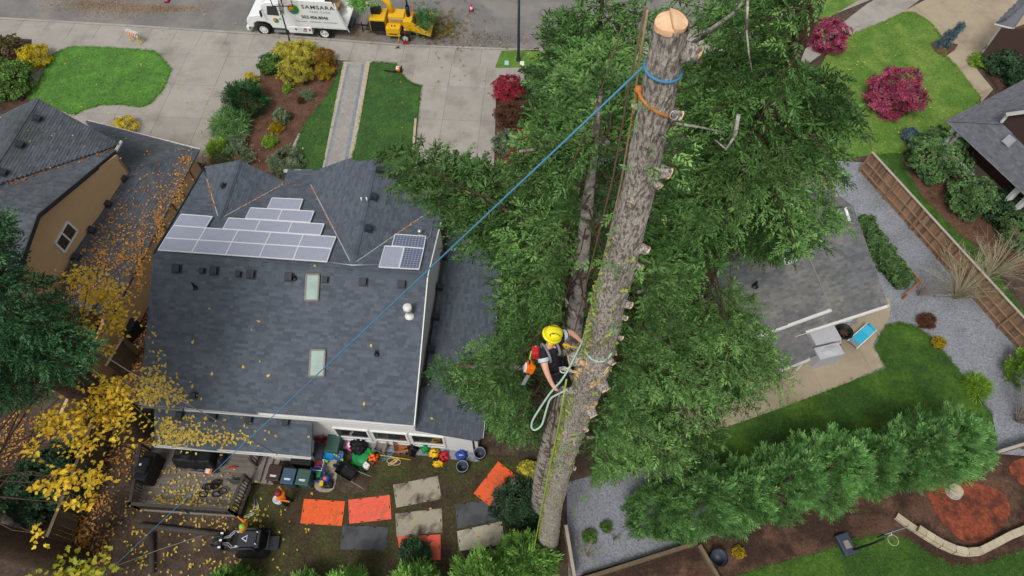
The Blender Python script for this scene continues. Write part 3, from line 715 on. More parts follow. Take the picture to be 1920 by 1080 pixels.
gridrow((511, 375), (569, 377.5), (562, 398), (502, 395), 1, 'single pale silver solar panel at the top of the stepped array%.0s')
panel([(741, 443), (799, 447), (795, 470), (735, 465)], True, 'dark blue solar panel lying crosswise by the right valley', 10, 6)
panel([(722, 465), (758, 467), (748, 507), (711, 505)], False, 'pale upright solar panel left of the pair below the blue one', 6, 10)
panel([(759, 467), (795, 470), (786, 509), (749, 507)], True, 'dark blue upright solar panel right of the pair by the roof edge', 6, 10)

# ---- tan house on the left
TH = thing('house', 'tan sided two storey house with dark leaf strewn roof', 'house', P(190, 480))
ap, fc = P(58, 402, 7.4), P(218, 288, 5.3)
bk = ap * 2 - fc; bk = Vector((ap.x * 2 - fc.x, ap.y * 2 - fc.y, 5.3)); lx = (fc - gz(bk, fc.z)).normalized(); lside = Vector((-lx.y, lx.x, 0))
TF = plane(ap, fc, ap + lside * 5); TB = plane(ap, bk, ap + lside * 5)
fo_ = fc + lx * .3 + Vector((0, 0, -.1)); 
r1 = roofplane(TH, [ap - lside * .35, PP(216, 282, TF), PP(206, 277, TF), PP(-10, 347, TF), PP(-60, 362, TF), ap + lside * 6], 'shingle_tan_house')
r2 = roofplane(TH, [ap - lside * .35, ap + lside * 6, bk + lside * 6 - lx * .4, bk - lside * .35 - lx * .4], 'shingle_tan_house'); caps(r1, ap - lside * .35, ap + lside * 6, 'shingle_tan_house')
f0, f1 = P(69, 184, 7.2), P(-8, 306, 7.2)
EP = plane(f0, f1, P(222, 268, 5.2))
r3 = roofplane(TH, [f0, P(222, 268, 5.2), PP(206, 277, EP), PP(-10, 347, EP), f1], 'shingle_tan_house')
hx = (f0 - f1).normalized(); hs_ = Vector((hx.y, -hx.x, 0))
r4 = roofplane(TH, [f0, f1, f1 - hs_ * 4.5 + Vector((0, 0, -2.2)), f0 - hs_ * 4.5 + Vector((0, 0, -2.2))], 'shingle_tan_house'); caps(r3, f0, f1, 'shingle_tan_house')
wall(TH, [gz(fc, 0), gz(bk, 0), gz(bk, 5.2), gz(ap, 7.3), gz(fc, 5.2)], 'tan_siding', .15, lside)
wall(TH, [gz(fc, 0), gz(fc, 5.0), gz(fc + lside * 3, 5.0), gz(fc + lside * 3, 0)], 'tan_siding', .15, -lx)
MB().beam(ap - lside * .36 + Vector((0, 0, -.05)), PP(217, 284, TF) + Vector((0, 0, -.05)), .06, .22).beam(ap - lside * .36 + Vector((0, 0, -.05)), bk - lside * .36 - lx * .4 + Vector((0, 0, -.05)), .06, .22).build('barge_board', 'metal_dark', TH)
gutter(TH, P(225, 264, 5.15), P(202, 304, 5.15), 'white_paint', .1, .1)
lowE = plane(P(373, 282, 2.7), P(235, 545, 2.7), P(233, 315, 4.0)); 
h0 = PP(373, 281, lowE)
ht = PP(233, 316, lowE)
r5 = roofplane(TH, [h0, P(205, 602, 2.7), PP(112, 560, lowE), PP(130, 492, lowE), ht], 'shingle_tan_house')
lowF = plane(h0, P(160, 226, 2.7), ht)
r6 = roofplane(TH, [h0, ht, PP(205, 300, lowF), PP(160, 226, lowF)], 'shingle_tan_house'); caps(r5, h0, ht, 'shingle_tan_house', w=.25)
gutter(TH, PP(162, 227, lowF), h0, 'white_paint', .1, .1); gutter(TH, P(205, 602, 2.68), h0 - Vector((0, 0, .02)), 'tan_trim', .1, .1)
b0 = gz(h0, 0) + Vector((-.35, -.3, 0)); b1 = gz(P(205, 602, 2.7), 0) + Vector((-.35, 0, 0)); b2 = gz(P(160, 226, 2.7), 0) + Vector((.2, -.3, 0))
wall(TH, [b0, b1, gz(b1, 2.62), gz(b0, 2.62)], 'tan_siding', .15, Vector((-1, 0, 0))); wall(TH, [b0, b2, gz(b2, 2.6), gz(b0, 2.6)], 'tan_siding', .15, Vector((0, -1, 0)))
b3 = b1 + Vector((-.8, -4.6, 0)); wall(TH, [b1, b3, gz(b3, 2.0), gz(b1, 2.5)], 'tan_siding', .15, Vector((-1, 0, 0)))
for t in (.08, .2, .3, .42): q = b0.lerp(b1, t) + Vector((.02, 0, 0)); MB().beam(gz(q, 0), gz(q, 2.6), .05, .09).build('trim_batten', 'tan_trim', TH)
for x, y, pl in ((70, 224, EP), (38, 273, EP), (6, 325, EP), (202, 384, lowE), (172, 433, lowE), (143, 483, lowE), (231, 336, lowE)): roof_vent(TH, PP(x, y, pl), pl[1], s=.28)
# its gable window
gp = (gz(fc, 0), lside); cN = Vector((0, 0, CAMZ))
def onwall(x, y): return PP(x, y, (gz(fc, 0) - lside * .03, lside))
wq = [onwall(*p) for p in ((126, 416), (145, 433), (121, 473), (103, 456))]
fm = MB()
for i in range(4): fm.beam(wq[i], wq[(i + 1) % 4], .08, .1)
fm.beam(wq[0].lerp(wq[3], .5), wq[1].lerp(wq[2], .5), .07, .09); fo = fm.build('window', 'white_paint', TH)
for s_ in (0, 1): MB().slab([wq[0].lerp(wq[3], .03 + .5 * s_), wq[1].lerp(wq[2], .03 + .5 * s_), wq[1].lerp(wq[2], .47 + .5 * s_), wq[0].lerp(wq[3], .47 + .5 * s_)], .01, lside).build('pane', 'glass_dark', fo)

# ---- grey roofed house with the patio
GH = thing('house', 'low house with weathered grey roof beside concrete patio', 'house', P(1480, 520))
p2 = [P(1490, 627, 2.5), P(1665, 571, 2.5)]; px_ = (p2[1] - p2[0]).normalized(); py_ = Vector((-px_.y, px_.x, 0))
PL2 = plane(p2[0], p2[1], p2[0] + py_ * 6 + Vector((0, 0, 1.9)))
q = [p2[0], p2[1], PP(1599, 386, PL2), PP(1599, 386, PL2) - px_ * 9, p2[0] - px_ * 2.0]
r7 = roofplane(GH, q, 'shingle_warm'); gutter(GH, p2[1], p2[0])
q1 = [P(1400, 636, 2.85), P(1557, 579, 2.85)]; PL1 = plane(q1[0], q1[1], q1[0] + py_ * 6 + Vector((0, 0, 1.95)))
top = PP(1500, 452, PL1); top2 = q1[1] + py_ * 8 + Vector((0, 0, 2.6))
r8 = roofplane(GH, [q1[0] - px_ * 4.2, q1[1], top2, top2 - px_ * 10.5, q1[0] - px_ * 4.5 + py_ * .3 + Vector((0, 0, .0975))], 'shingle_warm'); gutter(GH, q1[1], q1[0])
rt = PP(1599, 386, PL2)
roofplane(GH, [rt, rt - px_ * 9, rt - px_ * 9 + py_ * 4 - Vector((0, 0, 1.4)), rt + py_ * 4 - Vector((0, 0, 1.4))], 'shingle_warm')
roofplane(GH, [top2, top2 - px_ * 9.5, top2 - px_ * 9.5 + py_ * 4 - Vector((0, 0, 1.4)), top2 + py_ * 4 - Vector((0, 0, 1.4))], 'shingle_warm')
MB().beam(q1[1] + Vector((0, 0, .02)), top2 + Vector((0, 0, .02)), .05, .1).build('barge_board', 'weathered_wood', GH)
gw = [gz(p2[0], 0) + py_ * .6 - px_ * 1.5, gz(p2[1], 0) + py_ * .6 - px_ * .4, gz(rt, 0) - px_ * .4]
wall(GH, [gw[0], gw[1], gz(gw[1], 2.5), gz(gw[0], 2.5)], 'white_siding', .15, py_); wall(GH, [gw[1], gw[2], gz(gw[2], 4.2), gz(gw[1], 2.5)], 'white_siding', .15, -px_)
w3 = gz(q1[0], 0) + py_ * .5 - px_ * 3; wall(GH, [w3, gz(q1[1], 0) + py_ * .5 - px_ * .5, gz(q1[1], 2.7) + py_ * .5 - px_ * .5, gz(w3, 2.7)], 'white_siding', .15, py_)
pr = [P(1385, 660, 2.55), P(1506, 612, 2.55), P(1530, 665, 2.3), P(1420, 712, 2.3)]; PR = plane(*pr[:3]); pr[3] = PP(1420, 712, PR)
roofplane(GH, pr, 'shingle_warm'); gutter(GH, P(1516, 671, 2.3), P(1462, 692, 2.3))
for t in (.05, .95): p = gz(pr[3].lerp(pr[2], t), 0); MB().beam(p + py_ * .2, gz(p, 2.25) + py_ * .2, .12, .12).build('porch_post', 'white_paint', GH)
sk = MB(); sq = [PP(x, y, PL1) for x, y in ((1463, 466), (1480, 462), (1491, 490), (1472, 496))]
for i in range(4): sk.beam(sq[i] + PL1[1] * .06, sq[(i + 1) % 4] + PL1[1] * .06, .08, .14)
s_ = sk.build('skylight', 'white_paint', GH); MB().slab([v + PL1[1] * .1 for v in sq], .02).build('pane', 'skylight_glass', s_)
p = PP(1415, 536, PL1); MB().cyl(p, p + Vector((0, 0, .4)), .06).lathe(p, [(.2, 0), (.08, .12), (.06, .12)], 12).build('vent_pipe', 'black_plastic', GH)
dp = P(1512, 606, 2.2); MB().tube([dp, dp + Vector((.05, -.25, -.3)), dp + Vector((.1, -.35, -2.1))], .05, 8).build('downpipe', 'metal_dark', GH)

# ---- brown house with porch, top right
BH = thing('house', 'dark brown house with grey hipped porch roof and white columns', 'house', P(1850, 260))
c_ = P(1777, 226, 2.9); aE = P(1935, 143, 2.9); bE = P(1935, 374, 2.9); hp = P(1877, 231, 4.5)
pa = plane(c_, aE, hp); pb = plane(c_, bE, hp)
r9 = roofplane(BH, [c_, hp, PP(1990, 170, pa), PP(1990, 113, pa)], 'shingle_light'); r10 = roofplane(BH, [c_, bE, PP(1960, 400, pb), PP(1960, 312, pb), hp], 'shingle_light')
caps(r9, c_, hp, 'shingle_light', w=.22); gutter(BH, c_, bE, 'white_paint', .1, .1); gutter(BH, aE, c_, 'white_paint', .1, .1)
bx = (bE - c_).normalized(); bn = Vector((-bx.y, bx.x, 0)); bn = bn if bn.y > 0 else -bn
ux = (P(1960, 306, 4.5) - hp); ux = Vector((ux.x, ux.y, 0)).normalized(); un = Vector((-ux.y, ux.x, 0)); un = un if un.y > 0 else -un
wall(BH, [gz(hp, 2.5), gz(hp, 2.5) + ux * 6, gz(hp, 6.6) + ux * 6, gz(hp, 7.0) + ux * 1.6, gz(hp, 5.2)], 'brown_siding', .15, un)
wall(BH, [gz(hp, 2.5), gz(hp, 5.0), gz(hp, 5.0) + un * 3, gz(hp, 2.5) + un * 3], 'brown_siding', .12, ux)
MB().beam(gz(hp, 4.6) - un * .06, gz(hp, 5.25) - un * .06, .12, .12).beam(gz(hp, 5.25) - un * .2, gz(hp, 7.1) + ux * 1.6 - un * .2, .08, .2).build('corner_trim', 'white_paint', BH)
roofplane(BH, [gz(hp, 5.25) - un * .2 - ux * .3, gz(hp, 7.1) + ux * 1.6 - un * .2, gz(hp, 7.1) + ux * 1.6 + un * 4, gz(hp, 5.25) - ux * .3 + un * 4], 'shingle_light')
fw0 = gz(c_, 0) + bx * .5 + bn * 2.2
wall(BH, [fw0, fw0 + bx * 9, gz(fw0, 2.8) + bx * 9, gz(fw0, 2.8)], 'brown_siding', .15, bn)
tag(MB().prism([tuple((gz(c_, 0) + bx * a + bn * b)[:2]) for a, b in ((.4, .4), (10, .4), (10, 3), (.4, 3))], -.1, .3).build('porch_floor', 'concrete_tan', BH))
for t in (.45, .9, 5.6, 6.3): p = gz(c_, 0) + bx * t + bn * .45; MB().bbox(p + Vector((0, 0, 1.5)), (.26, .26, 2.6), .02).box(p + Vector((0, 0, .4)), (.36, .36, .4)).build('column', 'white_paint', BH)
rl_ = MB()
for z in (.45, 1.1): rl_.beam(gz(c_, z) + bx * .9 + bn * .42, gz(c_, z) + bx * 5.6 + bn * .42, .07, .07)
for i in range(30): p = gz(c_, .45) + bx * (1 + i * .155) + bn * .42; rl_.beam(p, p + Vector((0, 0, .65)), .03, .03)
rl_.build('porch_railing', 'white_paint', BH)
p = PP(1892, 264, pb); roof_vent(BH, p, pb[1], 'aluminium', .35)
g0, g1_ = P(1866, 44, 3.2), P(1902, 53, 3.2); gr = P(1945, -25, 4.6); gpl = plane(g0, g1_, gr)
roofplane(BH, [g0, g1_, PP(1955, -25, gpl), PP(1900, 22, gpl) if False else P(1935, 4, 3.4), ], 'shingle_light')
gutter(BH, g0, g1_, 'white_paint', .1, .1)
ga = gz(P(1874, 62, 3.0), 0); gb = gz(P(1836, 108), 0)
wall(BH, [gz(P(1878, 52, 3.0), 0), gz(P(1836, 104), 0), gz(P(1836, 104), 2.4), gz(P(1878, 52, 3.0), 3.0)], 'white_paint', .12, Vector((1, 0, 0)))
ge = P(1960, 150); wall(BH, [gz(P(1878, 54, 3.0), 0), gz(ge, 0), gz(ge, 4.2), gz(P(1878, 54, 3.0), 3.0)], 'brown_siding', .12, Vector((.3, .9, 0)))

# ------------------------------------------------------------ the felled-top fir the climber works on
def lean(px, py, x0=5.99, k=.0615):
    v = ray(px, py); q = v.y / -v.z; z = (CAMZ * q - x0) / (q - k); return P(px, py, z)
TP = [(1025, 1030, 19), (1029, 1000, 18.5), (1036, 947, 18.5), (1054, 863, 21.5), (1082, 780, 25), (1097, 735, 28), (1112, 690, 31), (1130, 625, 30), (1142, 565, 30.5), (1155, 520, 31), (1180, 420, 30.5), (1202, 340, 30.5), (1214, 270, 31), (1230, 200, 32), (1242, 133, 33), (1257, 67, 32), (1264, 42, 33)]
tpath = [lean(x, y) for x, y, _ in TP]; tpath[0].z = -.1
trad = []
for p, (x, y, w) in zip(tpath, TP):
    D = p.y * CA + (CAMZ - p.z) * SA; trad.append(.94 * w / FPX * D)
def interp(seq, zs, z):
    for i in range(len(zs) - 1):
        if zs[i] <= z <= zs[i + 1] or i == len(zs) - 2:
            t = (z - zs[i]) / (zs[i + 1] - zs[i]); a, b = seq[i], seq[i + 1]
            return a.lerp(b, t) if isinstance(a, Vector) else a + (b - a) * t
tz = [p.z for p in tpath]; ZTOP = tz[-1]
def bark_trunk(zs, ctr, rad, n=64, amp=.05, fr=7.0, zf=1.1, seed=0):
    V = []; Fq = []
    for i, z in enumerate(zs):
        c = ctr(z); r = rad(z)
        for j in range(n):
            a = 2 * math.pi * j / n; q = Vector((math.cos(a) * fr * max(r, .25), math.sin(a) * fr * max(r, .25), z * zf + seed))
            f = 1 - abs(noise.noise(q)) * 2.0; g = noise.noise(q * 2.7)
            k = r * (1 + .05 * noise.noise(q * .3)) + min(amp, r * .12) * (f * .8 + g * .5)
            V.append((c.x + math.cos(a) * k, c.y + math.sin(a) * k, z))
    for i in range(len(zs) - 1):
        for j in range(n): Fq.append((i * n + j, i * n + (j + 1) % n, (i + 1) * n + (j + 1) % n, (i + 1) * n + j))
    return V, Fq
T1 = thing('tree', 'tall limbed fir trunk with fresh cut top that the climber is roped to', 'tree', gz(tpath[0], 0))
zs = list(np.concatenate([np.arange(-.1, 16, .12), np.arange(16, 22, .06), np.arange(22, ZTOP, .028)])) + [ZTOP]
V, Fq = bark_trunk(zs, lambda z: interp(tpath, tz, z), lambda z: interp(trad, tz, z), 80, .05, 9, 1.3)
mb = MB().add(V, Fq, 1, True); mb.build('trunk', 'fir_bark', T1)
# the cut face: two levels with a hinge ridge between
ct = interp(tpath, tz, ZTOP); rt_ = trad[-1]
def cutdisc(sg, dz, tilt):
    pts = []
    for i in range(25):
        a = math.pi * i / 24 - math.pi / 2; rr = rt_ * (1.0 + .07 * noise.noise(Vector((math.cos(a) * 2, math.sin(a) * 2, sg))))
        pts.append(Vector((sg * math.cos(a) * rr + .0, math.sin(a) * rr, dz + tilt * math.cos(a) * rr)))
    return pts
for sg, dz, tl in ((1, .035, -.25), (-1, .012, -.12)):
    pts = [ct + Vector((-.02, 0, 0)) + p for p in cutdisc(sg, dz, tl)]
    MB().slab(pts, .045).build('cut_face', 'cut_wood', T1)
mb = MB().beam(ct + Vector((-.02, -rt_ * .8, .012)), ct + Vector((-.02, rt_ * .85, .016)), .012, .04); mb.build('hinge_ridge', 'cut_old', T1)
def side(px, py, dr=0.0):                       # point on the trunk surface seen at a pixel
    best = None
    for z in np.arange(.2, ZTOP, .04):
        c = interp(tpath, tz, z); r = interp(trad, tz, z) + dr
        v = ray(px, py); t = None
        # ray/vertical cylinder at this height slice
        tt = (z - CAMZ) / v.z; h = Vector((0, 0, CAMZ)) + v * tt; d = (Vector((h.x, h.y)) - Vector((c.x, c.y))).length - r
        if best is None or abs(d) < best[0]: best = (abs(d), h, c)
        if d < 0 and best: pass
    # first crossing from above
    for z in np.arange(ZTOP, .2, -.03):
        c = interp(tpath, tz, z); r = interp(trad, tz, z) + dr; v = ray(px, py); h = Vector((0, 0, CAMZ)) + v * ((z - CAMZ) / v.z)
        if (Vector((h.x, h.y)) - Vector((c.x, c.y))).length < r: return h, c
    return best[1], best[2]
STUBS = [(1282, 98, 1.1, 1), (1272, 218, .8, 0), (1236, 322, 1.0, 0), (1228, 345, .6, 1), (1160, 442, .6, 1), (1200, 466, .9, 0), (1194, 500, .7, 0), (1178, 572, .8, 0), (1168, 596, .6, 0), (1158, 632, .6, 0), (1090, 672, 1.7, 2), (1142, 675, .8, 0), (1126, 718, 1.3, 0), (1075, 728, 1.4, 0), (1106, 768, 1.2, 0), (1096, 802, .7, 0), (1062, 808, .7, 1), (1076, 828, .6, 1), (1190, 370, .6, 1), (1198, 203, .5, 1), (1082, 880, .8, 0)]
for i, (x, y, s, fl) in enumerate(STUBS):
    h, c = side(x, y); z = h.z; r = interp(trad, tz, z); c = interp(tpath, tz, z)
    d = Vector((h.x - c.x, h.y - c.y, 0))
    d = d.normalized() if d.length > .02 else Vector((0, -1, 0))
    b = c + d * r * .85; L = .15 * s * (.6 + r); rr = .065 * s * (.7 + r)
    st = MB().tube([b, b + d * L * .7 + Vector((0, 0, .01)), b + d * (L + r * .12)], [rr * 1.7, rr * 1.15, rr], 12).build('branch_stub', 'fir_bark', T1)
    e = b + d * (L + r * .12 + .002); u = d.cross(Vector((0, 0, 1))); w = Vector((0, 0, 1))
    ring = [e + (u * math.cos(a) + w * math.sin(a)) * rr * .97 * (1 + .15 * math.sin(3 * a + i)) + d * .02 * math.sin(a) for a in np.linspace(0, 2 * math.pi, 14, endpoint=False)]
    MB().slab(ring, .02, -d).build('cut_face', 'cut_wood' if not fl else 'cut_old', st)
# torn pale bark where the lanyard rubs
for x, y, s in ((1088, 678, .30), (1082, 694, .24), (1104, 690, .2), (1120, 716, .2), (1126, 706, .14), (1108, 760, .2)):
    h, c = side(x, y); d = (gz(h, 0) - gz(c, 0)); d = d.normalized() if d.length > .02 else Vector((0, -1, 0)); c2 = interp(tpath, tz, h.z); r = interp(trad, tz, h.z)
    p = c2 + d * r * .99; u = Vector((-d.y, d.x, 0)); mb = MB()
    for k in range(9):
        q = p + u * random.uniform(-.5, .5) * s + Vector((0, 0, random.uniform(-.8, .8) * s)); mb.blob(q, (.05 * s * 4, .05 * s * 4, .07 * s * 4), 5, .4, 3, seed=k)
    tag(mb.build('torn_bark', 'cut_old', T1), kind='stuff')
# moss and lichen tufts on the shaded side
pos = []; 
for k in range(1300):
    z = random.uniform(1, 25) if k % 3 else random.uniform(12, 26); c = interp(tpath, tz, z); r = interp(trad, tz, z); a = R(random.gauss(196, 11)) if k % 5 else R(random.uniform(180, 360))
    pos.append((c.x + math.cos(a) * r * 1.02, c.y + math.sin(a) * r * 1.02, z, math.cos(a), math.sin(a)))
pos = np.array(pos); scatter('moss_tufts', LEAF, pos[:, :3], np.c_[pos[:, 3:5], rng.normal(.2, .3, len(pos))], rng.uniform(.05, .13, len(pos)), rng.uniform(.7, 1.7, len(pos)), 'moss', T1)['kind'] = 'stuff'

# ------------------------------------------------------------ conifers
CROWN = [(1005, -60), (1000, 60), (1022, 112), (1058, 150), (1062, 185), (1100, 205), (1110, 240), (1060, 262), (985, 268), (960, 300), (940, 322), (880, 305), (830, 292), (800, 284), (735, 283), (718, 292), (755, 325), (785, 348), (812, 378), (842, 398), (880, 425), (926, 448), (950, 480), (958, 520), (935, 545), (960, 600), (930, 645), (885, 672), (826, 686), (836, 704), (880, 745), (912, 758), (926, 800), (985, 822), (1020, 830), (1030, 900), (1045, 915), (1085, 905), (1180, 880), (1250, 885), (1330, 862), (1355, 830), (1335, 795), (1385, 762), (1470, 728), (1440, 650), (1375, 590), (1318, 588), (1285, 555), (1312, 505), (1390, 462), (1415, 478), (1470, 490), (1520, 455), (1575, 415), (1580, 350), (1570, 300), (1620, 250), (1620, 225), (1570, 140), (1535, 140), (1492, 115), (1492, 50), (1535, 30), (1545, -60)]
TRUNKM = [(1215, 5), (1312, 5), (1310, 60), (1296, 110), (1272, 200), (1254, 320), (1224, 480), (1194, 600), (1172, 660), (1150, 720), (1122, 810), (1108, 900), (1085, 1045), (995, 1045), (1000, 880), (1010, 820), (985, 815), (980, 790), (1000, 745), (978, 710), (975, 670), (1000, 605), (1035, 600), (1058, 520), (1080, 420), (1112, 300), (1135, 215), (1180, 130)]
def conifer(name, label, base, H, r0, z0, Lmax, nwh, mask=None, mat='fir_needles', group=None, bark='bark_lichen', seed=1, dens=1.0, tpl=FIRM, sc=(.24, .42), zlo=None, bare=True, lshape=None, hole=None, bw=.003, st0=None, boughs=()):
    rr = random.Random(seed); base = Vector(base); t = thing(name, label, 'tree', base, 0, group)
    zs = list(np.arange(-.1, H, .35)) + [H]
    V, Fq = bark_trunk(zs, lambda z: base + Vector((.1 * math.sin(z * .3 + seed), .08 * math.cos(z * .25), 0)), lambda z: max(.015, r0 * (1 - z / H) ** .8 + .02), 28, .04, 8, 1.2, seed * 10)
    MB().add(V, Fq, 1, True).build('trunk', bark, t)
    pos = []; dr = []; up = []; sz = []; tn = []; hu = []; fr_ = []; wood = MB()
    for k in range(nwh + len(boughs)):
        tip = boughs[k - nwh] if k >= nwh else None
        z = z0 + (H - z0 - .3) * (k / nwh) + rr.uniform(-.2, .2) if tip is None else tip.z + 1.6; f = min(1, (z - z0) / (H - z0))
        L0 = Lmax * (lshape(f) if lshape else (1 - f) ** .75 * (.75 + .25 * min(1, f * 6)))
        for bnum in range(rr.choice((3, 3, 4, 4)) if tip is None else 1):
            az = rr.uniform(0, 2 * math.pi); L = L0 * rr.uniform(.65, 1.1)
            if L < .25: continue
            if tip is not None: az = math.atan2(tip.y - base.y, tip.x - base.x); L = (gz(tip, 0) - gz(base, 0)).length
            d = Vector((math.cos(az), math.sin(az), 0)); n = max(6, int(L / .3)); pts = []
            rise = rr.uniform(-.05, .25); sag = rr.uniform(.25, .5)
            if tip is not None: rise, sag = .12, .24 + 1.6 / L
            btn = rr.choice((.55, .7, .85, 1.0, 1.15, 1.35)); bh = rr.uniform(0, .8)
            for i in range(n + 1):
                s = i / n; q = base + d * L * s + Vector((0, 0, z + L * (rise * s - sag * s * s + .12 * s ** 4))) + Vector((rr.uniform(-1, 1), rr.uniform(-1, 1), rr.uniform(-1, 1))) * .05
                pts.append(q)
            if mask is not None and tip is None:
                A = np.array([tuple(p) for p in pts]); X, Y, _ = proj(A); ok = inpoly(X, Y, mask)
                if ok.sum() < 2: continue
                last = np.where(ok)[0].max(); pts = pts[:last + 1]; n = len(pts) - 1
                if n < 3: continue
            wood.tube(pts, [max(.008, L * bw * 1.6 * (1 - i / n) + .006) for i in range(n + 1)], 5, False)
            side = Vector((-d.y, d.x, 0)); st = st0 if st0 is not None else (.12 if L > 2 else .05)
            for i in range(n + 1):
                s = i / max(1, n)
                if s < st + rr.uniform(0, .12): continue
                for sg in (-1, 1):
                    bl = min(1.5, .30 * L * (1.15 - s) + .25) * rr.uniform(.6, 1.15)
                    bd = (d * rr.uniform(.5, .9) + side * sg * rr.uniform(.6, 1) + Vector((0, 0, rr.uniform(-.35, .1)))).normalized()
                    m = max(1, int(bl / .1 * dens))
                    for j in range(m + 1):
                        u = (j + rr.uniform(.2, .8)) / (m + 1); p = pts[i] + bd * bl * u + Vector((0, 0, -.15 * u * u * bl))
                        pos.append(tuple(p)); dr.append(tuple(bd + Vector((rr.gauss(0, .35), rr.gauss(0, .35), rr.gauss(-.22, .25))))); sz.append(rr.uniform(*sc)); tn.append(btn * rr.uniform(.75, 1.25)); hu.append(min(1, max(0, bh + rr.gauss(0, .25)))); fr_.append(tip is not None)
                if i == n: pos.append(tuple(pts[i])); dr.append(tuple(d)); sz.append(sc[1]); tn.append(btn); hu.append(bh); fr_.append(tip is not None)
    if wood.v: wood.build('limbs', 'brown_bark', t)
    pos = np.array(pos); dr = np.array(dr); sz = np.array(sz); tn = np.array(tn); hu = np.array(hu)
    keep = np.ones(len(pos), bool)
    if mask is not None:
        X, Y, D = proj(pos); X2 = X + rng.normal(0, 9, len(X)); Y2 = Y + rng.normal(0, 9, len(X)); keep &= inpoly(X2, Y2, mask) | np.array(fr_)
    if hole is not None:
        X, Y, D = proj(pos); keep &= ~(inpoly(X, Y, hole) & (pos[:, 1] < base.y + 1.2))
    pos, dr, sz, tn, hu = pos[keep], dr[keep], sz[keep], tn[keep], hu[keep]; keep = np.ones(len(pos), bool)
    D = proj(pos)[2]; near = D < 13.5; k = np.where(near)[0]           # closer boughs carry finer, more numerous sprays
    sz = sz * np.clip(D / 15, .58, 1.1)
    pos = np.concatenate([pos, pos[k] + rng.normal(0, .11, (len(k), 3))]); keep = np.ones(len(pos), bool)
    dr = np.concatenate([dr, dr[k] + rng.normal(0, .4, (len(k), 3))]); sz = np.concatenate([sz, sz[k]]); tn = np.concatenate([tn, tn[k]]); hu = np.concatenate([hu, hu[k]])
    if len(pos[keep]): scatter('crown', tpl, pos[keep], dr[keep], sz[keep], tn[keep], mat, t, hue=hu[keep], roll=.45)
    return t, int(keep.sum())
wide = lambda f: max(.12, (1 - f) ** .55)
a_, n1 = conifer('tree', 'bushy fir with its grey trunk just left of the limbed trunk', gz(P(1016, 955), 0), 25.2, .46, 3.5, 7.2, 44, CROWN, seed=3, lshape=wide, hole=TRUNKM, dens=1.0, boughs=[P(*q) for q in ((730, 292, 19), (765, 318, 19), (800, 292, 18.5), (815, 365, 18.5), (850, 330, 18), (870, 415, 18), (905, 340, 17.5), (925, 440, 17), (930, 390, 18), (880, 318, 18.5), (822, 690, 11), (850, 715, 11), (885, 748, 10.5), (880, 680, 11.5), (905, 650, 12), (935, 560, 14), (1060, 70, 20), (1090, 110, 20.5), (1120, 165, 20.5), (1150, 90, 21.5), (1185, 150, 22), (1100, 80, 21))])
b_, n2 = conifer('tree', 'wide dark green fir filling the middle right of the view', Vector((6.9, 13.2, 0)), 29, .5, 4.0, 7.2, 46, CROWN, seed=11, lshape=wide, hole=TRUNKM, dens=1.0, st0=.0, bark='brown_bark', boughs=[P(*q) for q in ((1478, 728, 9), (1440, 680, 10), (1455, 700, 9), (1400, 755, 8), (1580, 420, 14), (1540, 455, 13), (1612, 250, 18), (1600, 225, 19), (1575, 330, 16), (1440, 480, 13), (1350, 800, 7), (1340, 60, 22), (1400, 40, 22), (1460, 60, 21), (1330, 140, 21), (1420, 130, 20), (1500, 150, 19))])
c3, n3 = conifer('tree', 'fir growing behind the wide fir above the right lawn edge', Vector((7.6, 17.3, 0)), 20, .35, 7, 6.5, 13, CROWN, seed=21, lshape=wide, dens=.6, sc=(.3, .48), st0=0., bark='brown_bark')
UPPER = [(1020, -60), (1016, 60), (1032, 108), (1062, 142), (1082, 180), (1110, 200), (1125, 240), (1160, 220), (1230, 120), (1320, 80), (1400, -60)]
u_, nu = conifer('tree', 'fir crown behind the trunk tops beside the lamp post', Vector((2.6, 17.2, 0)), 21, .3, 8, 6.0, 30, UPPER, seed=41, lshape=wide, dens=.8, sc=(.3, .46), st0=0., bark='brown_bark')
FIRLEFT = [(-200, 380), (10, 402), (25, 440), (20, 490), (90, 530), (130, 590), (155, 640), (185, 665), (150, 705), (120, 740), (60, 755), (-200, 790)]
d_, n4 = conifer('tree', 'dark fir over the tan house at the left edge', gz(P(262, 808), 0), 27, .75, 9.5, 6.0, 34, FIRLEFT, 'dark_fir', seed=31, lshape=wide, dens=1.0, sc=(.28, .46), bark='brown_bark', boughs=[P(*q) for q in ((5, 415, 17), (18, 465, 16), (-20, 480, 17), (60, 530, 15), (15, 540, 16), (110, 570, 14), (40, 600, 15), (165, 650, 12), (130, 690, 12))])
FIRLL = [(-200, 890), (40, 880), (72, 905), (70, 960), (105, 1000), (90, 1030), (-200, 1030)]
e_, n5 = conifer('tree', 'fir trunk slanting out of the lower left corner', gz(P(150, 1062), 0), 26, .62, 14, 4.0, 6, None, 'dark_fir', seed=37, dens=.6, bark='brown_bark')
print('SPRAYS', n1, n2, n3, n4, n5)
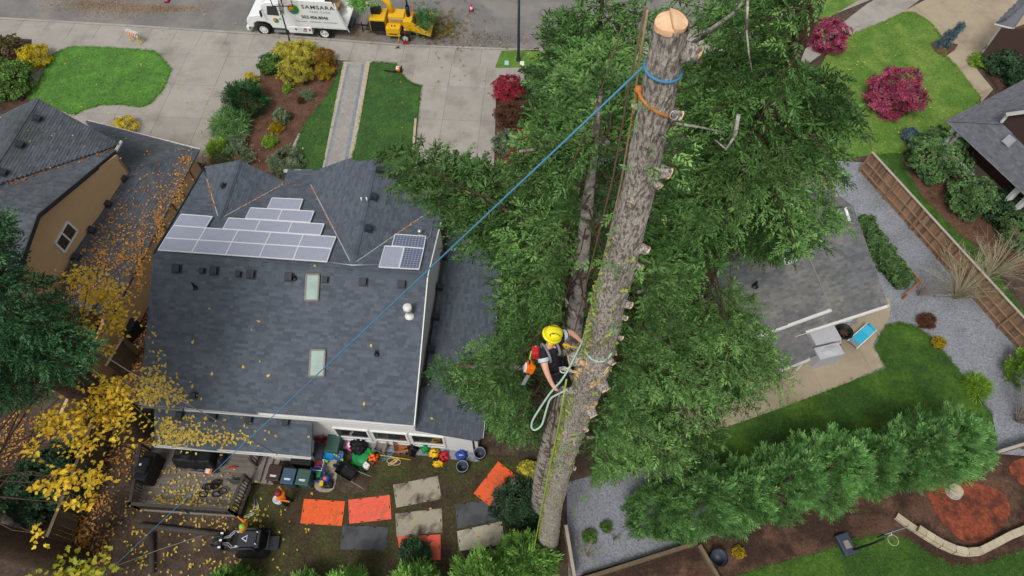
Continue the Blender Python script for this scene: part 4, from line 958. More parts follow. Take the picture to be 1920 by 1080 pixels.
# pale bare limbs seen in the crowns
def bare(tree, pts, r): MB().tube([Wd(*p) for p in pts], [r * (1 - .55 * i / (len(pts) - 1)) for i in range(len(pts))], 7).build('bare_limb', 'bark_lichen', tree)
for pts, r in (([(1140, 268, 11.6), (1080, 272, 11.2), (1020, 276, 10.9), (975, 284, 10.6)], .055), ([(1085, 605, 13.5), (1060, 560, 13.3), (1035, 558, 13.2)], .03), ([(990, 690, 14), (930, 688, 14.2), (858, 686, 14.5)], .06)): bare(a_, pts, r)
for pts, r in (([(1296, 84, 9.5), (1340, 50, 9.0), (1372, 28, 8.6), (1392, 5, 8.4)], .035), ([(1402, -5, 9.4), (1400, 60, 9.6), (1404, 100, 9.7), (1410, 135, 9.8)], .02), ([(1385, 215, 10.5), (1378, 255, 10.7), (1362, 280, 10.9), (1340, 262, 11)], .035), ([(1195, 548, 15), (1225, 542, 15.2), (1250, 540, 15.4)], .04), ([(1100, 820, 20), (1150, 822, 20.3), (1190, 820, 20.6)], .05), ([(1270, 232, 8.8), (1320, 240, 9.2), (1370, 252, 9.7)], .018)): bare(b_, pts, r)
# small green shoots on the limbed trunk
sp = []; sd_ = []
for x, y in ((1265, 258), (1190, 300), (1160, 420), (1135, 470), (1190, 530), (1118, 560), (1140, 590), (1200, 300), (1135, 765), (1150, 760), (1070, 840), (1050, 860), (1205, 160), (1100, 930), (1070, 960), (1105, 470), (1135, 500)):
    h, c = side(x, y, .12); d = gz(h, 0) - gz(c, 0); d = d.normalized() if d.length > .02 else Vector((0, -1, 0))
    for k in range(3): sp.append(tuple(h + Vector((random.gauss(0, .12), random.gauss(0, .12), random.gauss(0, .15))))); sd_.append(tuple(d + Vector((random.gauss(0, .4), random.gauss(0, .4), random.gauss(0, .4)))))
scatter('shoots', FIR, sp, sd_, rng.uniform(.12, .26, len(sp)), rng.uniform(.9, 1.5, len(sp)), 'fir_needles', T1, hue=rng.uniform(.3, 1, len(sp)))['kind'] = 'stuff'

# cypress hedge: separate trees in a row
def bushy(name, label, base, H, rx, ry, n, mat, tpl=CYP, sc=(.5, .85), group=None, cat='tree', stem='brown_bark', up=.7, shape='egg', seed=0, top=0):
    base = Vector(base); t = thing(name, label, cat, base, 0, group); rs = np.random.default_rng(seed + 100)
    MB().tube([base - Vector((0, 0, .05)), base + Vector((0, 0, H * .5)), base + Vector((0, 0, H * .9))], [max(.02, rx * .07), max(.015, rx * .05), .01], 8).build('trunk', stem, t)
    u = rs.random(n); th = rs.uniform(0, 2 * np.pi, n); lump = 1 + .2 * np.sin(th * 3 + u * 7 + seed) + .15 * np.sin(th * 5 - u * 11 + seed * 2)
    if shape == 'egg': prof = np.sin(np.clip(u * .92 + .1, 0, 1) * np.pi) ** .6 * (1 - .35 * u)
    elif shape == 'cone': prof = (1 - u) ** .8 + .03
    else: prof = np.sqrt(np.clip(1 - (1 - (u * 1.0 + .0)) ** 2 * 0 - (u * 2 - .85) ** 2 / 1.4, .03, 1))
    r = prof * lump * rs.uniform(.55, 1.0, n) ** .5
    pos = np.c_[base.x + np.cos(th) * r * rx, base.y + np.sin(th) * r * ry, base.z + .05 + u * H * .97]
    dr = np.c_[np.cos(th) * (1.1 - .6 * u), np.sin(th) * (1.1 - .6 * u), up + u * .8] + rs.normal(0, .25, (n, 3))
    cl = (.85 + .25 * np.sin(th * 4 + u * 9 + seed * 1.7)) * rs.uniform(.85, 1.12)
    scatter('crown', tpl, pos, dr, rs.uniform(*sc, n), cl * rs.uniform(.8, 1.2, n), mat, t, hue=np.clip(rs.normal(.4, .35, n) + .3 * (u - .5), 0, 1), roll=.6)
    return t
ORD = ('first', 'second', 'third', 'fourth', 'fifth', 'sixth', 'seventh', 'eighth', 'ninth', 'tenth')
HX = [(1770, 868, 3.6, 1.3), (1720, 880, 4.6, 1.7), (1665, 897, 4.6, 1.7), (1590, 912, 4.6, 1.7), (1515, 928, 4.8, 1.7), (1440, 948, 4.6, 1.75), (1365, 966, 4.6, 1.75), (1292, 984, 4.4, 1.7), (1228, 990, 3.8, 1.5)]
for i, (x, y, h, r) in enumerate(HX):
    bushy('cypress_tree', 'feathery green cypress, %s in the hedge row counted from the right' % ORD[i], gz(P(x, y - 20), 0), h * random.uniform(.74, 1.12), r * random.uniform(.88, 1.08), r * random.uniform(.8, 1.05), 1500, 'cypress', seed=i, group='cypress trees of the hedge', sc=(.28, .68))
for i, (x, y, h, r, lab) in enumerate(((668, 1112, 3.6, .5, 'slim bright green cedar tip below the dark grey mat'), (785, 1118, 3.0, 1.0, 'feathery cedar at the bottom edge below the lower salmon mat'), (915, 1108, 3.0, 1.4, 'broad light green cedar at the bottom edge left of the limbed trunk'), (985, 1065, 2.6, 1.1, 'feathery cedar touching the foot of the limbed trunk'), (450, 1105, 2.4, .5, 'small yellow green fir at the bottom edge below the mini loader'), (580, 1125, 1.8, .7, 'light green cedar tuft at the bottom edge between loader and mats'))):
    bushy('cedar_tree', lab, gz(P(x, y), 0), h, r, r, 700 if r > .8 else 380, 'cedar', seed=20 + i, shape='cone' if r < .6 else 'egg', up=.6)
# ------------------------------------------------------------ shrubs and plants
def shrub(px, py, wpx, h, mat, label, tpl=LEAF, n=500, sc=(.2, .34), name='shrub', cat='shrub', asp=1.0, shape='ball', up=.3, seed=None, group=None, ypx=0):
    b = gz(P(px, py), 0); D = b.y * CA + CAMZ * SA; r = wpx / FPX * D / 2
    return bushy(name, label, b, h, r, r * asp, n, mat, tpl, sc, group, cat, 'brown_bark', up, shape, seed if seed is not None else int(px + py))
SH = [
 (25, 165, 88, 1.7, 'box_green', 'large rounded green shrub beside the left lawn', LEAF, 900, (.22, .36)),
 (12, 108, 70, 1.3, 'rust_mixed', 'faded pinkish hydrangea shrub at the far left', LEAF, 500, (.22, .36)),
 (72, 117, 52, 1.1, 'gold_leaf', 'bright yellow shrub at the corner of the left lawn', FINE, 800, (.16, .26)),
 (240, 243, 40, .8, 'gold_leaf', 'small yellow shrub peeking over the tan house gutter', FINE, 400, (.14, .22)),
 (512, 130, 40, 1.0, 'box_green', 'green hydrangea with lilac flower heads left of the golden shrubs', LEAF, 600, (.2, .32)),
 (541, 112, 44, 1.2, 'gold_green', 'variegated golden shrub nearest the hoop base', FINE, 700, (.18, .28)),
 (574, 112, 50, 1.3, 'gold_green', 'golden shrub at the back of the trio beside the sidewalk', FINE, 800, (.18, .28)),
 (559, 145, 58, 1.3, 'gold_green', 'golden shrub at the front of the trio on the mulch', FINE, 900, (.18, .28)),
 (612, 118, 36, 1.0, 'rust_leaf', 'rust brown round shrub next to the golden trio', FINE, 600, (.15, .24)),
 (610, 142, 32, .8, 'amber_leaf', 'amber and green round shrub next to the path lawn', FINE, 600, (.14, .22)),
 (473, 155, 22, .7, 'gold_leaf', 'tiny yellow shrub above the dark yew', FINE, 250, (.12, .2)),
 (467, 205, 64, 1.7, 'yew', 'dark green spreading yew beside the left driveway', FIR, 700, (.35, .6)),
 (436, 245, 54, 1.0, 'grass_green', 'pale green fountain grass beside the left driveway', GRASSY, 420, (.5, .8)),
 (417, 255, 16, .5, 'gold_leaf', 'tiny yellow tuft against the fountain grass', FINE, 150, (.12, .18)),
 (414, 290, 32, .8, 'lime_shrub', 'light green feathery shrub at the foot of the driveway', FIR, 300, (.3, .45)),
 (446, 272, 34, .6, 'sage', 'grey green low shrub under the fountain grass', FINE, 350, (.2, .3)),
 (440, 305, 60, .6, 'sage', 'blue green juniper at the white house corner', FIR, 300, (.35, .5)),
 (540, 308, 60, .7, 'sage', 'olive shrub behind the front gutter of the white house', FINE, 500, (.2, .3)),
 (531, 226, 26, .8, 'sage', 'variegated upright shrub in the mulch bed', LEAF, 300, (.18, .28)),
 (521, 244, 24, .5, 'amber_leaf', 'small yellow tipped dwarf conifer in the mulch bed', FINE, 300, (.14, .2)),
 (507, 270, 24, .4, 'lime_shrub', 'small bright green fern in the mulch bed near the house', FINE, 220, (.16, .25)),
 (578, 183, 15, .35, 'sage', 'small grey spiky grass tuft in the mulch bed', GRASSY, 120, (.3, .45)),
 (565, 192, 12, .3, 'heather', 'small reddish heather tuft in the mulch bed', FINE, 120, (.12, .2)),
 (540, 170, 16, .3, 'lime_shrub', 'low green seedling patch under the golden shrubs', FINE, 120, (.14, .22)),
 (953, 178, 52, 1.3, 'red_leaf', 'bright red round barberry beside the right driveway', FINE, 900, (.16, .26)),
 (955, 225, 52, 1.1, 'heather', 'brownish heather shrub below the red barberry', FINE, 700, (.16, .26)),
 (985, 262, 36, .9, 'red_leaf', 'crimson shrub between heather and the green laurel', FINE, 400, (.16, .26)),
 (968, 310, 44, .9, 'red_leaf', 'red shrub half under the fir limb near the driveway', FINE, 400, (.16, .26)),
 (1085, 222, 30, .9, 'red_leaf', 'small crimson shrub at the edge of the fir crown', FINE, 300, (.16, .26)),
 (1010, 175, 56, 2.4, 'holly', 'tall dark green laurel right of the red barberry', LEAF, 900, (.24, .4)),
 (1060, 195, 90, 1.6, 'box_green', 'mid green shrub mass behind the laurel', LEAF, 800, (.24, .4)),
 (1020, 265, 90, 1.4, 'box_green', 'sprawling green shrub below the tall laurel', LEAF, 900, (.24, .4)),
 (950, 275, 50, .8, 'sage', 'greyish green low shrub on the driveway edge', LEAF, 400, (.2, .3)),
 (980, 370, 110, 1.5, 'box_green', 'green shrub beside the right corner of the white house', LEAF, 900, (.24, .4)),
 (1080, 330, 110, 1.7, 'box_green', 'green shrub mass against the far fir trunk', LEAF, 900, (.24, .4)),
 (960, 530, 60, 1.2, 'holly', 'dark shrub along the lower wing gutter', LEAF, 500, (.24, .38)),
 (970, 640, 90, 1.6, 'holly', 'dark evergreen shrub below the climber beside the house wall', LEAF, 800, (.24, .38)),
 (960, 780, 90, 1.5, 'holly', 'ivy dark shrub at the house corner behind the blue tub', LEAF, 800, (.24, .38)),
 (972, 945, 84, 1.0, 'dark_shrub', 'dark sprawling shrub covering the corner of the orange mat', FINE, 900, (.24, .4)),
 (990, 885, 30, .8, 'gold_green', 'yellowing shrub beside the tilted orange mat', LEAF, 350, (.2, .3)),
 (778, 1042, 50, .8, 'dark_shrub', 'dark round shrub over the lower salmon mat', FINE, 600, (.2, .32)),
 (1545, 85, 66, 1.8, 'crimson', 'crimson maple bush half behind the fir by the footpath', FINE, 600, (.22, .45)),
 (1665, 195, 95, 2.4, 'crimson', 'crimson japanese maple standing alone on the right lawn', FINE, 900, (.25, .5)),
 (1703, 262, 28, .7, 'blue_spruce', 'small blue spruce beside the big clipped shrub', FINE, 350, (.16, .24)),
 (1745, 310, 105, 2.3, 'holly', 'largest clipped green shrub in front of the white porch', LEAF, 1700, (.2, .32)),
 (1808, 385, 80, 1.9, 'holly', 'clipped green shrub next to the porch railing and columns', LEAF, 1200, (.2, .32)),
 (1870, 400, 70, 1.6, 'dark_shrub', 'dark shrub below the right porch columns', LEAF, 700, (.2, .32)),
 (1910, 440, 100, 1.8, 'holly', 'wide mixed shrub at the right edge below the porch', LEAF, 1100, (.2, .34)),
 (1830, 120, 30, .7, 'lime_shrub', 'small yellow green shrub at the bend of the right walk', FINE, 400, (.15, .22)),
 (1868, 125, 64, 1.7, 'dark_shrub', 'dark green shrub against the brown garage wall', LEAF, 900, (.2, .32)),
 (1905, 155, 60, 1.5, 'dark_shrub', 'dark green shrub behind the porch roof edge', LEAF, 700, (.2, .32)),
 (1733, 606, 28, .5, 'heather', 'small brown twiggy shrub on the gravel', FINE, 300, (.16, .24)),
 (1757, 645, 20, .35, 'amber_leaf', 'small yellow plant in a ring of edging on the gravel', LEAF, 120, (.16, .24)),
 (1828, 728, 34, .45, 'lime_shrub', 'spiky green plant at the lawn edge on the gravel', GRASSY, 160, (.4, .6)),
 (1915, 710, 60, 1.8, 'lime_shrub', 'bright lime conifer at the right edge', FIR, 600, (.35, .55)),
 (1105, 1008, 22, .4, 'box_green', 'small round green plant on the lower gravel left', FINE, 200, (.14, .22)),
 (1136, 990, 16, .35, 'box_green', 'tiny round green plant on the lower gravel right', FINE, 150, (.14, .22)),
 (1383, 1036, 18, .3, 'amber_leaf', 'small yellow flowered plant in the mulch by the black tub', LEAF, 90, (.16, .24)),
 (1330, 490, 40, 5.0, 'orange_leaf', 'orange leaved sapling between fir and grey roof', LEAF, 60, (.2, .3)),
 (120, 910, 120, 2.2, 'dark_shrub', 'dark ivy thicket under the yellow maple', LEAF, 900, (.25, .4)),
 (40, 960, 130, 2.6, 'dark_shrub', 'dark laurel thicket at the lower left edge', LEAF, 900, (.25, .4)),
]
for row in SH: shrub(*row[:6], tpl=row[6], n=row[7], sc=row[8])
# lilac flower heads on the hydrangea
HY = [o for o in COL.objects if o.get('label', '').startswith('green hydrangea')][0]
for k in range(12):
    p = HY.location + Vector((random.uniform(-.7, .2), random.uniform(-.2, .7), random.uniform(.75, 1.05))); MB().blob(p, (.09, .09, .07), 6, .3).build('flower_head', random.choice(['lilac', 'pale_lilac']), HY)
# long hedge strip beside the grey roofed house
for i, (x, y) in enumerate(((1616, 432), (1632, 458), (1649, 483), (1665, 506), (1682, 528))):
    shrub(x, y, 36, 1.0, 'holly', 'dark hedge bush behind the low orange rail, %s from the top' % ORD[i], n=600, sc=(.2, .3), group='hedge bushes behind the low rail')
# weeping blue spruce leaning over the driveway
b = gz(P(1772, 88), 0); t = thing('weeping_spruce', 'leaning blue weeping spruce in the mulch ring by the right driveway', 'tree', b)
tp = [b, b + Vector((.05, .1, .9)), b + Vector((.35, .25, 1.7)), b + Vector((.3, .2, 2.0))]
MB().tube(tp, [.06, .05, .04, .02], 8).build('trunk', 'brown_bark', t)
ps = []; ds = []
for k in range(420):
    s = random.random(); base_ = tp[0].lerp(tp[1], s * 2) if s < .5 else tp[1].lerp(tp[2], s * 2 - 1); ps.append(tuple(base_ + Vector((random.gauss(0, .13), random.gauss(0, .13), random.gauss(.1, .15))))); ds.append((random.gauss(0, .3), random.gauss(0, .3), -1))
for k in range(160): s = random.random(); ps.append(tuple(b + Vector((-.35 - .35 * s, .0 - .1 * s, 1.5 - 1.2 * s)) + Vector((random.gauss(0, .1), random.gauss(0, .1), 0)))); ds.append((random.gauss(0, .3), random.gauss(0, .3), -1))
scatter('crown', FIR, ps, ds, rng.uniform(.25, .4, len(ps)), rng.uniform(.7, 1.2, len(ps)), 'blue_spruce', t, hue=rng.uniform(0, 1, len(ps)))
# bare shrubs and saplings: fans of fine twigs
def twigs(px, py, h, spread, n, mat, label, lean_=(0, 0), name='bare_shrub', rad=.012, sub=5):
    b = gz(P(px, py), 0); t = thing(name, label, 'shrub', b); mb = MB()
    for k in range(n):
        a = random.uniform(0, 2 * math.pi); s = spread * random.uniform(.3, 1); e = b + Vector((math.cos(a) * s + lean_[0], math.sin(a) * s + lean_[1], h * random.uniform(.6, 1)))
        m = b.lerp(e, .5) + Vector((0, 0, h * .15)); mb.tube([b, m, e], [rad * 1.6, rad, rad * .4], 4, False)
        for j in range(sub):
            p = m.lerp(e, random.random()); q = p + (e - m) * random.uniform(.2, .5) + Vector((random.gauss(0, .22), random.gauss(0, .22), random.gauss(.1, .15))) * spread * .6; mb.tube([p, q], [rad * .6, rad * .25], 3, False)
    mb.build('twigs', mat, t); return t
twigs(1790, 560, 2.4, 2.0, 80, 'straw_twig', 'straw coloured bare shrub arching over the right fence', (-.3, .4))
twigs(1850, 520, 2.2, 1.9, 80, 'straw_twig', 'straw coloured bare shrub beyond the right fence', (0, .2))
twigs(1720, 555, 1.2, 1.0, 30, 'grey_twig', 'thin grey bare shrub at the foot of the right fence', (.6, .1))
twigs(1100, 1040, .9, .8, 14, 'straw_twig', 'low bare sapling on the lower gravel near the fence', rad=.01)
twigs(1150, 1010, .8, .6, 10, 'grey_twig', 'tiny bare sapling on the lower gravel middle')
twigs(1905, 790, 1.8, 1.6, 60, 'grey_twig', 'pinkish grey bare shrub at the right end of the hedge', (.4, .2))
twigs(955, 935, 1.3, 1.0, 22, 'grey_twig', 'grey bare stems poking out of the dark shrub by the orange mat', (-.4, 0))
MB_ = MB().tube([P(1752, 553, .15), P(1785, 552, .2), P(1830, 556, .35)], [.1, .09, .06], 8); one('log', MB_, 'bark_lichen', 'short mossy log lying on the gravel below the straw shrub', 'log', gz(P(1785, 553), 0))

# ------------------------------------------------------------ yellow bigleaf maple and fallen leaves
mp = gz(P(60, 1010), 0); MT = thing('maple_tree', 'yellow leaved maple with crooked limbs along the left edge', 'tree', mp)
limb = MB(); limb.tube([mp, mp + Vector((.2, .5, 4)), mp + Vector((.5, .9, 8)), mp + Vector((.4, 1.5, 12))], [.24, .2, .15, .08], 10)
MB.build(limb, 'trunk', 'bark_lichen', MT)
CL = [(205, 770, 55, 60, 8, 200), (215, 735, 45, 30, 8.5, 90), (140, 790, 55, 40, 9, 110), (95, 790, 35, 28, 9, 50), (150, 835, 40, 22, 9, 40), (115, 900, 45, 34, 10, 70), (175, 895, 26, 24, 9.5, 42), (140, 945, 24, 18, 9, 20), (70, 915, 24, 14, 10, 14), (190, 560, 55, 45, 7.5, 190), (150, 520, 35, 20, 8, 60), (215, 600, 26, 30, 7, 50), (160, 620, 40, 22, 7.5, 60), (200, 655, 20, 10, 6.5, 16), (60, 840, 16, 20, 10, 18), (170, 940, 10, 20, 9, 10), (70, 1000, 14, 22, 9, 12)]
ps = []; ds = []; us = []; wood = MB()
for x, y, rx, ry, z, n in CL:
    c = P(x, y, z); a = mp + Vector((.5, .9, 8)) if z > 6 else mp
    st = mp.lerp(mp + Vector((.5, .9, 8)), min(1, max(.4, (z - 2.5) / 8)))
    mid = st.lerp(c, .5) + Vector((random.uniform(-.4, .4), random.uniform(-.4, .4), .5)); m1 = st.lerp(mid, .5) + Vector((random.uniform(-.4, .4), random.uniform(-.4, .4), random.uniform(-.4, .5))); wood.tube([st, m1, mid, mid.lerp(c, .5) + Vector((random.uniform(-.2, .2), random.uniform(-.3, .3), 0)), c], [.05, .04, .03, .02, .01], 6, False)
    for k in range(max(3, n // 14)): e = P(x + random.gauss(0, rx * .5), y + random.gauss(0, ry * .5), z + random.gauss(0, .4)); wood.tube([mid.lerp(c, .7), e], [.015, .006], 4, False)
    for k in range(int(n * 1.9)):
        ps.append(tuple(P(x + random.gauss(0, rx * .5), y + random.gauss(0, ry * .5), z + random.gauss(0, .5)))); ds.append((random.gauss(0, 1), random.gauss(0, 1), random.gauss(-.3, .3)))
wood.build('limbs', 'brown_bark', MT)
scatter('crown', MAPLE, ps, ds, rng.uniform(.12, .24, len(ps)), rng.uniform(.75, 1.25, len(ps)), 'yellow_maple', MT, hue=rng.uniform(0, 1, len(ps)), roll=.4)
b2 = gz(P(195, 1100), 0); M2 = thing('maple_tree', 'green and yellow young maple at the bottom left edge', 'tree', b2)
MB().tube([b2, b2 + Vector((0, .1, 2.4))], [.06, .02], 6).build('trunk', 'grey_twig', M2)
ps = [tuple(b2 + Vector((random.gauss(0, .9), random.gauss(.1, .5), 2.3 + random.gauss(0, .3)))) for k in range(220)]
scatter('crown', MAPLE, ps, rng.normal(0, 1, (220, 3)) * (1, 1, .3), rng.uniform(.2, .38, 220), rng.uniform(.8, 1.2, 220), 'green_maple', M2, hue=rng.uniform(0, 1, 220), roll=.4)
def litter(name, label, cl, surf, mat, sc=(.12, .24), cat=None):
    ps = []
    for x, y, rx, ry, n in cl:
        for k in range(n):
            X, Y = x + random.gauss(0, rx * .5), y + random.gauss(0, ry * .5)
            p = (PP(X, Y, surf) + surf[1] * .04) if isinstance(surf, tuple) else P(X, Y, surf + .03); ps.append(tuple(p + Vector((0, 0, random.uniform(0, .03)))))
    up = np.tile(tuple(surf[1]) if isinstance(surf, tuple) else (0, 0, 1), (len(ps), 1))
    d = rng.normal(0, 1, (len(ps), 3)); d -= up * (d * up).sum(1, keepdims=True)
    o = scatter(name, MAPLE, ps, d, rng.uniform(*sc, len(ps)), rng.uniform(.65, 1.25, len(ps)), mat, None, (0, 0, 0), up=up, roll=.25, hue=rng.uniform(0, 1, len(ps))); return tag(o, label, cat, kind='stuff')
litter('fallen_leaves', 'orange maple leaves strewn over the lower tan house roof', [(225, 440, 60, 50, 200), (190, 490, 60, 40, 260), (160, 540, 60, 40, 300), (250, 480, 30, 60, 150), (290, 410, 30, 60, 150), (320, 360, 20, 40, 60), (345, 310, 16, 30, 40), (280, 330, 60, 50, 50), (215, 560, 30, 40, 130), (225, 385, 40, 30, 40), (335, 345, 8, 50, 90), (300, 420, 8, 60, 130), (262, 500, 8, 50, 130), (350, 300, 14, 14, 40)], lowE, 'orange_leaf', (.08, .16))
ps = [tuple(P(0, 0)) for _ in ()]
litter('fallen_leaves', 'orange leaf line in the valley of the tan house roof', [(20 + k * 20, 341 - k * 6.9, 12, 5, 16) for k in range(10)], TF, 'moss_debris', (.1, .2))
litter('fallen_leaves', 'yellow leaf drift on the left corner of the white house roof', [(295, 730, 45, 30, 190), (290, 700, 30, 22, 60), (330, 745, 40, 14, 60), (280, 745, 22, 14, 60), (400, 700, 260, 160, 12), (500, 620, 400, 160, 8), (285, 650, 16, 40, 14)], REAR, 'pale_leaf', (.11, .2))
litter('fallen_leaves', 'yellow leaf drift on the lean-to roof over the deck', [(335, 815, 50, 26, 210), (310, 800, 30, 30, 60), (400, 820, 60, 18, 90), (450, 825, 50, 14, 30), (480, 800, 120, 30, 22), (360, 780, 60, 14, 24)], LT, 'pale_leaf', (.11, .2))
litter('fallen_leaves', 'yellow leaves on the front slope and gutters of the white house', [(395, 360, 6, 40, 16), (540, 345, 20, 8, 12)], FRONT, 'orange_leaf', (.08, .14))
litter('fallen_leaves', 'orange and brown leaf drifts on the dark ground at the left', [(150, 990, 50, 40, 260), (165, 1030, 40, 30, 180), (180, 940, 40, 40, 160), (20, 840, 40, 30, 200), (215, 860, 40, 40, 140), (265, 830, 30, 20, 160), (240, 800, 30, 20, 80), (40, 800, 60, 40, 120), (250, 660, 20, 60, 200), (262, 600, 16, 40, 120), (225, 700, 20, 30, 90), (400, 300, 26, 16, 140), (425, 290, 40, 20, 60), (470, 1000, 30, 10, 20)], .02, 'orange_leaf', (.08, .17))
litter('fallen_leaves', 'yellow leaves scattered on the dark backyard ground', [(300, 990, 140, 60, 60), (400, 990, 80, 30, 60), (330, 1050, 160, 40, 60), (270, 900, 60, 120, 40), (600, 950, 300, 120, 22), (260, 1020, 60, 60, 30), (410, 1060, 80, 30, 30), (480, 960, 20, 20, 30), (530, 1000, 120, 60, 12)], .02, 'pale_leaf', (.1, .18))
litter('fallen_leaves', 'sparse pale leaves on driveways and road', [(380, 180, 140, 200, 90), (400, 260, 60, 60, 60), (850, 90, 260, 60, 70), (870, 200, 120, 160, 40), (250, 110, 200, 60, 14), (1640, 120, 200, 160, 90), (1700, 250, 60, 60, 30)], .03, 'pale_leaf', (.08, .16))
litter('fallen_leaves', 'pale leaves scattered on the tan house front slopes', [(120, 260, 120, 90, 22)], EP, 'pale_leaf', (.08, .14))

litter('fallen_leaves', 'yellow leaves scattered over the deck boards', [(380, 935, 80, 22, 110), (300, 945, 50, 14, 60), (350, 905, 60, 30, 50), (430, 955, 24, 10, 40), (420, 905, 40, 30, 16), (320, 890, 30, 30, 24)], .57, 'pale_leaf', (.1, .18))
def chips(label, cl, mat='sawdust'):
    ps = []
    for x, y, rx, ry, n in cl:
        for k in range(n): ps.append(tuple(P(x + random.gauss(0, rx * .5), y + random.gauss(0, ry * .5), -.112 + random.uniform(0, .012))))
    N = len(ps); d = rng.normal(0, 1, (N, 3)); d[:, 2] *= .15
    tag(scatter('sawdust', [leafball_tpl(90, 4, .6, .22)], ps, d, rng.uniform(.03, .09, N), rng.uniform(.8, 1.5, N), mat, None, (0, 0, 0), roll=.4), label, 'sawdust', kind='stuff')
chips('tan sawdust blown over the road at the upper left', [(180, 8, 90, 14, 2600), (300, 16, 90, 9, 2200), (220, 24, 100, 10, 700), (240, 34, 160, 8, 250)])
chips('tan sawdust below the truck hitch', [(678, 62, 40, 26, 1300), (665, 82, 50, 10, 500), (640, 84, 60, 10, 200)])
chips('brown debris along the kerb behind the chipper', [(850, 74, 90, 14, 700), (940, 72, 80, 14, 500)], 'heather')

# grass tufts on the lawns, thickest along their edges
def grass(label, pxl, n, mat, z):
    pts = np.array([P(x, y)[:2] for x, y in pxl]); lo, hi = pts.min(0), pts.max(0); out = []
    while len(out) < n:
        q = rng.uniform(lo, hi, (n, 2)); out += [tuple(p) for p in q[inpoly(q[:, 0], q[:, 1], [tuple(p) for p in pts])]]
    out = out[:n]; m = len(pts)
    for k in range(n // 2):
        i = random.randrange(m); L = random.random(); p = pts[i] * (1 - L) + pts[(i + 1) % m] * L; out.append((p[0] + random.gauss(0, .05), p[1] + random.gauss(0, .05)))
    N = len(out); d = rng.normal(0, .4, (N, 3)); d[:, 2] = 1
    tag(scatter('grass', [leafball_tpl(95, 6, .9, .07)], np.c_[np.array(out), np.full(N, z)], d, rng.uniform(.06, .15, N), rng.uniform(.65, 1.4, N), mat, None, (0, 0, 0), hue=rng.uniform(0, 1, N)), label, 'grass', kind='stuff')
leaf('blade', '#4f8a2c', '#6f9a3a', tr=.2); leaf('blade_dark', '#446e28', '#5c7a30', tr=.2); leaf('blade_yellow', '#5f8a2c', '#8a9a40', tr=.2)
grass('short bright grass on the left front lawn', [(136, 87), (215, 90), (290, 96), (306, 113), (322, 130), (308, 165), (285, 192), (265, 201), (225, 196), (190, 197), (160, 205), (138, 216), (95, 200), (52, 186), (75, 150), (98, 103)], 2600, 'blade', .03)
grass('short grass on the front lawn right of the paved path', [(697, 117), (742, 120), (752, 140), (764, 152), (778, 160), (790, 162), (783, 225), (774, 318), (655, 318), (664, 284)], 2000, 'blade_dark', .025)
grass('short grass on the narrow front lawn left of the paved path', [(644, 116), (604, 318), (545, 322), (547, 303), (553, 280), (563, 252), (577, 225), (594, 205), (612, 182), (625, 158), (632, 138)], 1000, 'blade_dark', .025)
grass('yellowish grass on the right front lawn', [(1560, 82), (1610, 60), (1655, 42), (1692, 25), (1712, 24), (1735, 36), (1752, 52), (1768, 75), (1772, 104), (1790, 122), (1812, 150), (1838, 183), (1826, 205), (1780, 250), (1720, 285), (1630, 292)], 2800, 'blade_yellow', .025)
grass('dark grass on the rear lawn between patio and hedge', [(1660, 612), (1685, 607), (1712, 612), (1740, 630), (1775, 668), (1812, 715), (1860, 780), (1400, 880), (1340, 810), (1500, 752), (1662, 690), (1640, 650)], 2000, 'blade_dark', .03)
grass('dark grass on the lowest right lawn', [(1380, 1085), (1440, 1062), (1545, 1035), (1600, 1015), (1660, 1003), (1700, 1012), (1740, 1040), (1780, 1062), (1830, 1062), (1925, 1030), (1925, 1085)], 1200, 'blade_dark', .025)
grass('sparse weeds on the muddy backyard', [(470, 900), (900, 870), (1000, 880), (1000, 1080), (460, 1080)], 1500, 'blade_dark', .01)

# ------------------------------------------------------------ fences, timber and the deck
BD = {}
def fence(label, a, b, h, mat='fence_wood', bw=.14, name='fence', rails=True, cap='fence_cap', postn=2.4, lap=True, pick=None):
    a = Vector(a); b = Vector(b); L = (b - a).length; x = (b - a) / L; rz = math.atan2(x.y, x.x)
    t = thing(name, label, 'fence', a, rz); n = int(L / bw)
    for i in range(n):
        hh = round(h - .08 + random.choice((0, .01, -.01)), 3); tn = random.choice((.6, .8, .9, 1.0, 1.1, 1.25)); k = (mat, hh, tn, bw)
        if k not in BD:
            o = MB().box((0, 0, hh / 2 + .03), (bw * .93, .02, hh), tone=tn).build('board', mat, local=True); BD[k] = o.data; bpy.data.objects.remove(o)
        o = bpy.data.objects.new('board', BD[k]); COL.objects.link(o); o.parent = t; o.location = ((i + .5) * bw, random.choice((0, .008)), 0)
    if rails:
        for z in (.35, h * .55): MB().box((L / 2, -.04, z), (L, .05, .09)).build('rail', mat, t, local=True)
    np_ = int(L / postn) + 1
    for i in range(np_): MB().box((min(L, i * postn), -.07, h / 2 - .03), (.1, .1, h + .02)).build('post', mat, t, local=True)
    if cap: MB().box((L / 2, -.02, h + .02), (L + .05, .14, .035)).build('cap_rail', cap, t, local=True)
    return t
fa, fb = P(1612, 322), P(1760, 493); fd = (fb - fa)
fence('weathered board fence with white cap rail between gravel yard and porch garden', gz(P(1612, 322), 0), gz(P(1960, 715), 0), 1.75)
fence('dark old board fence running down the left yard', gz(P(262, 660), 0), gz(P(232, 712), 0), 1.7, 'fence_old', .2, rails=False, cap='fence_old')
fence('old brown board fence under the yellow maple', gz(P(215, 800), 0), gz(P(112, 1070), 0), 1.7, 'fence_old', .2, cap='fence_old')
fence('short board fence at the foot of the limbed trunk', gz(P(1058, 998), 0), gz(P(1074, 1095), 0), 1.4, 'fence_old', .15)
fence('low plank fence at the right end of the cypress hedge', gz(P(1835, 862), 0), gz(P(1990, 815), 0), .9, 'fence_old', .18)
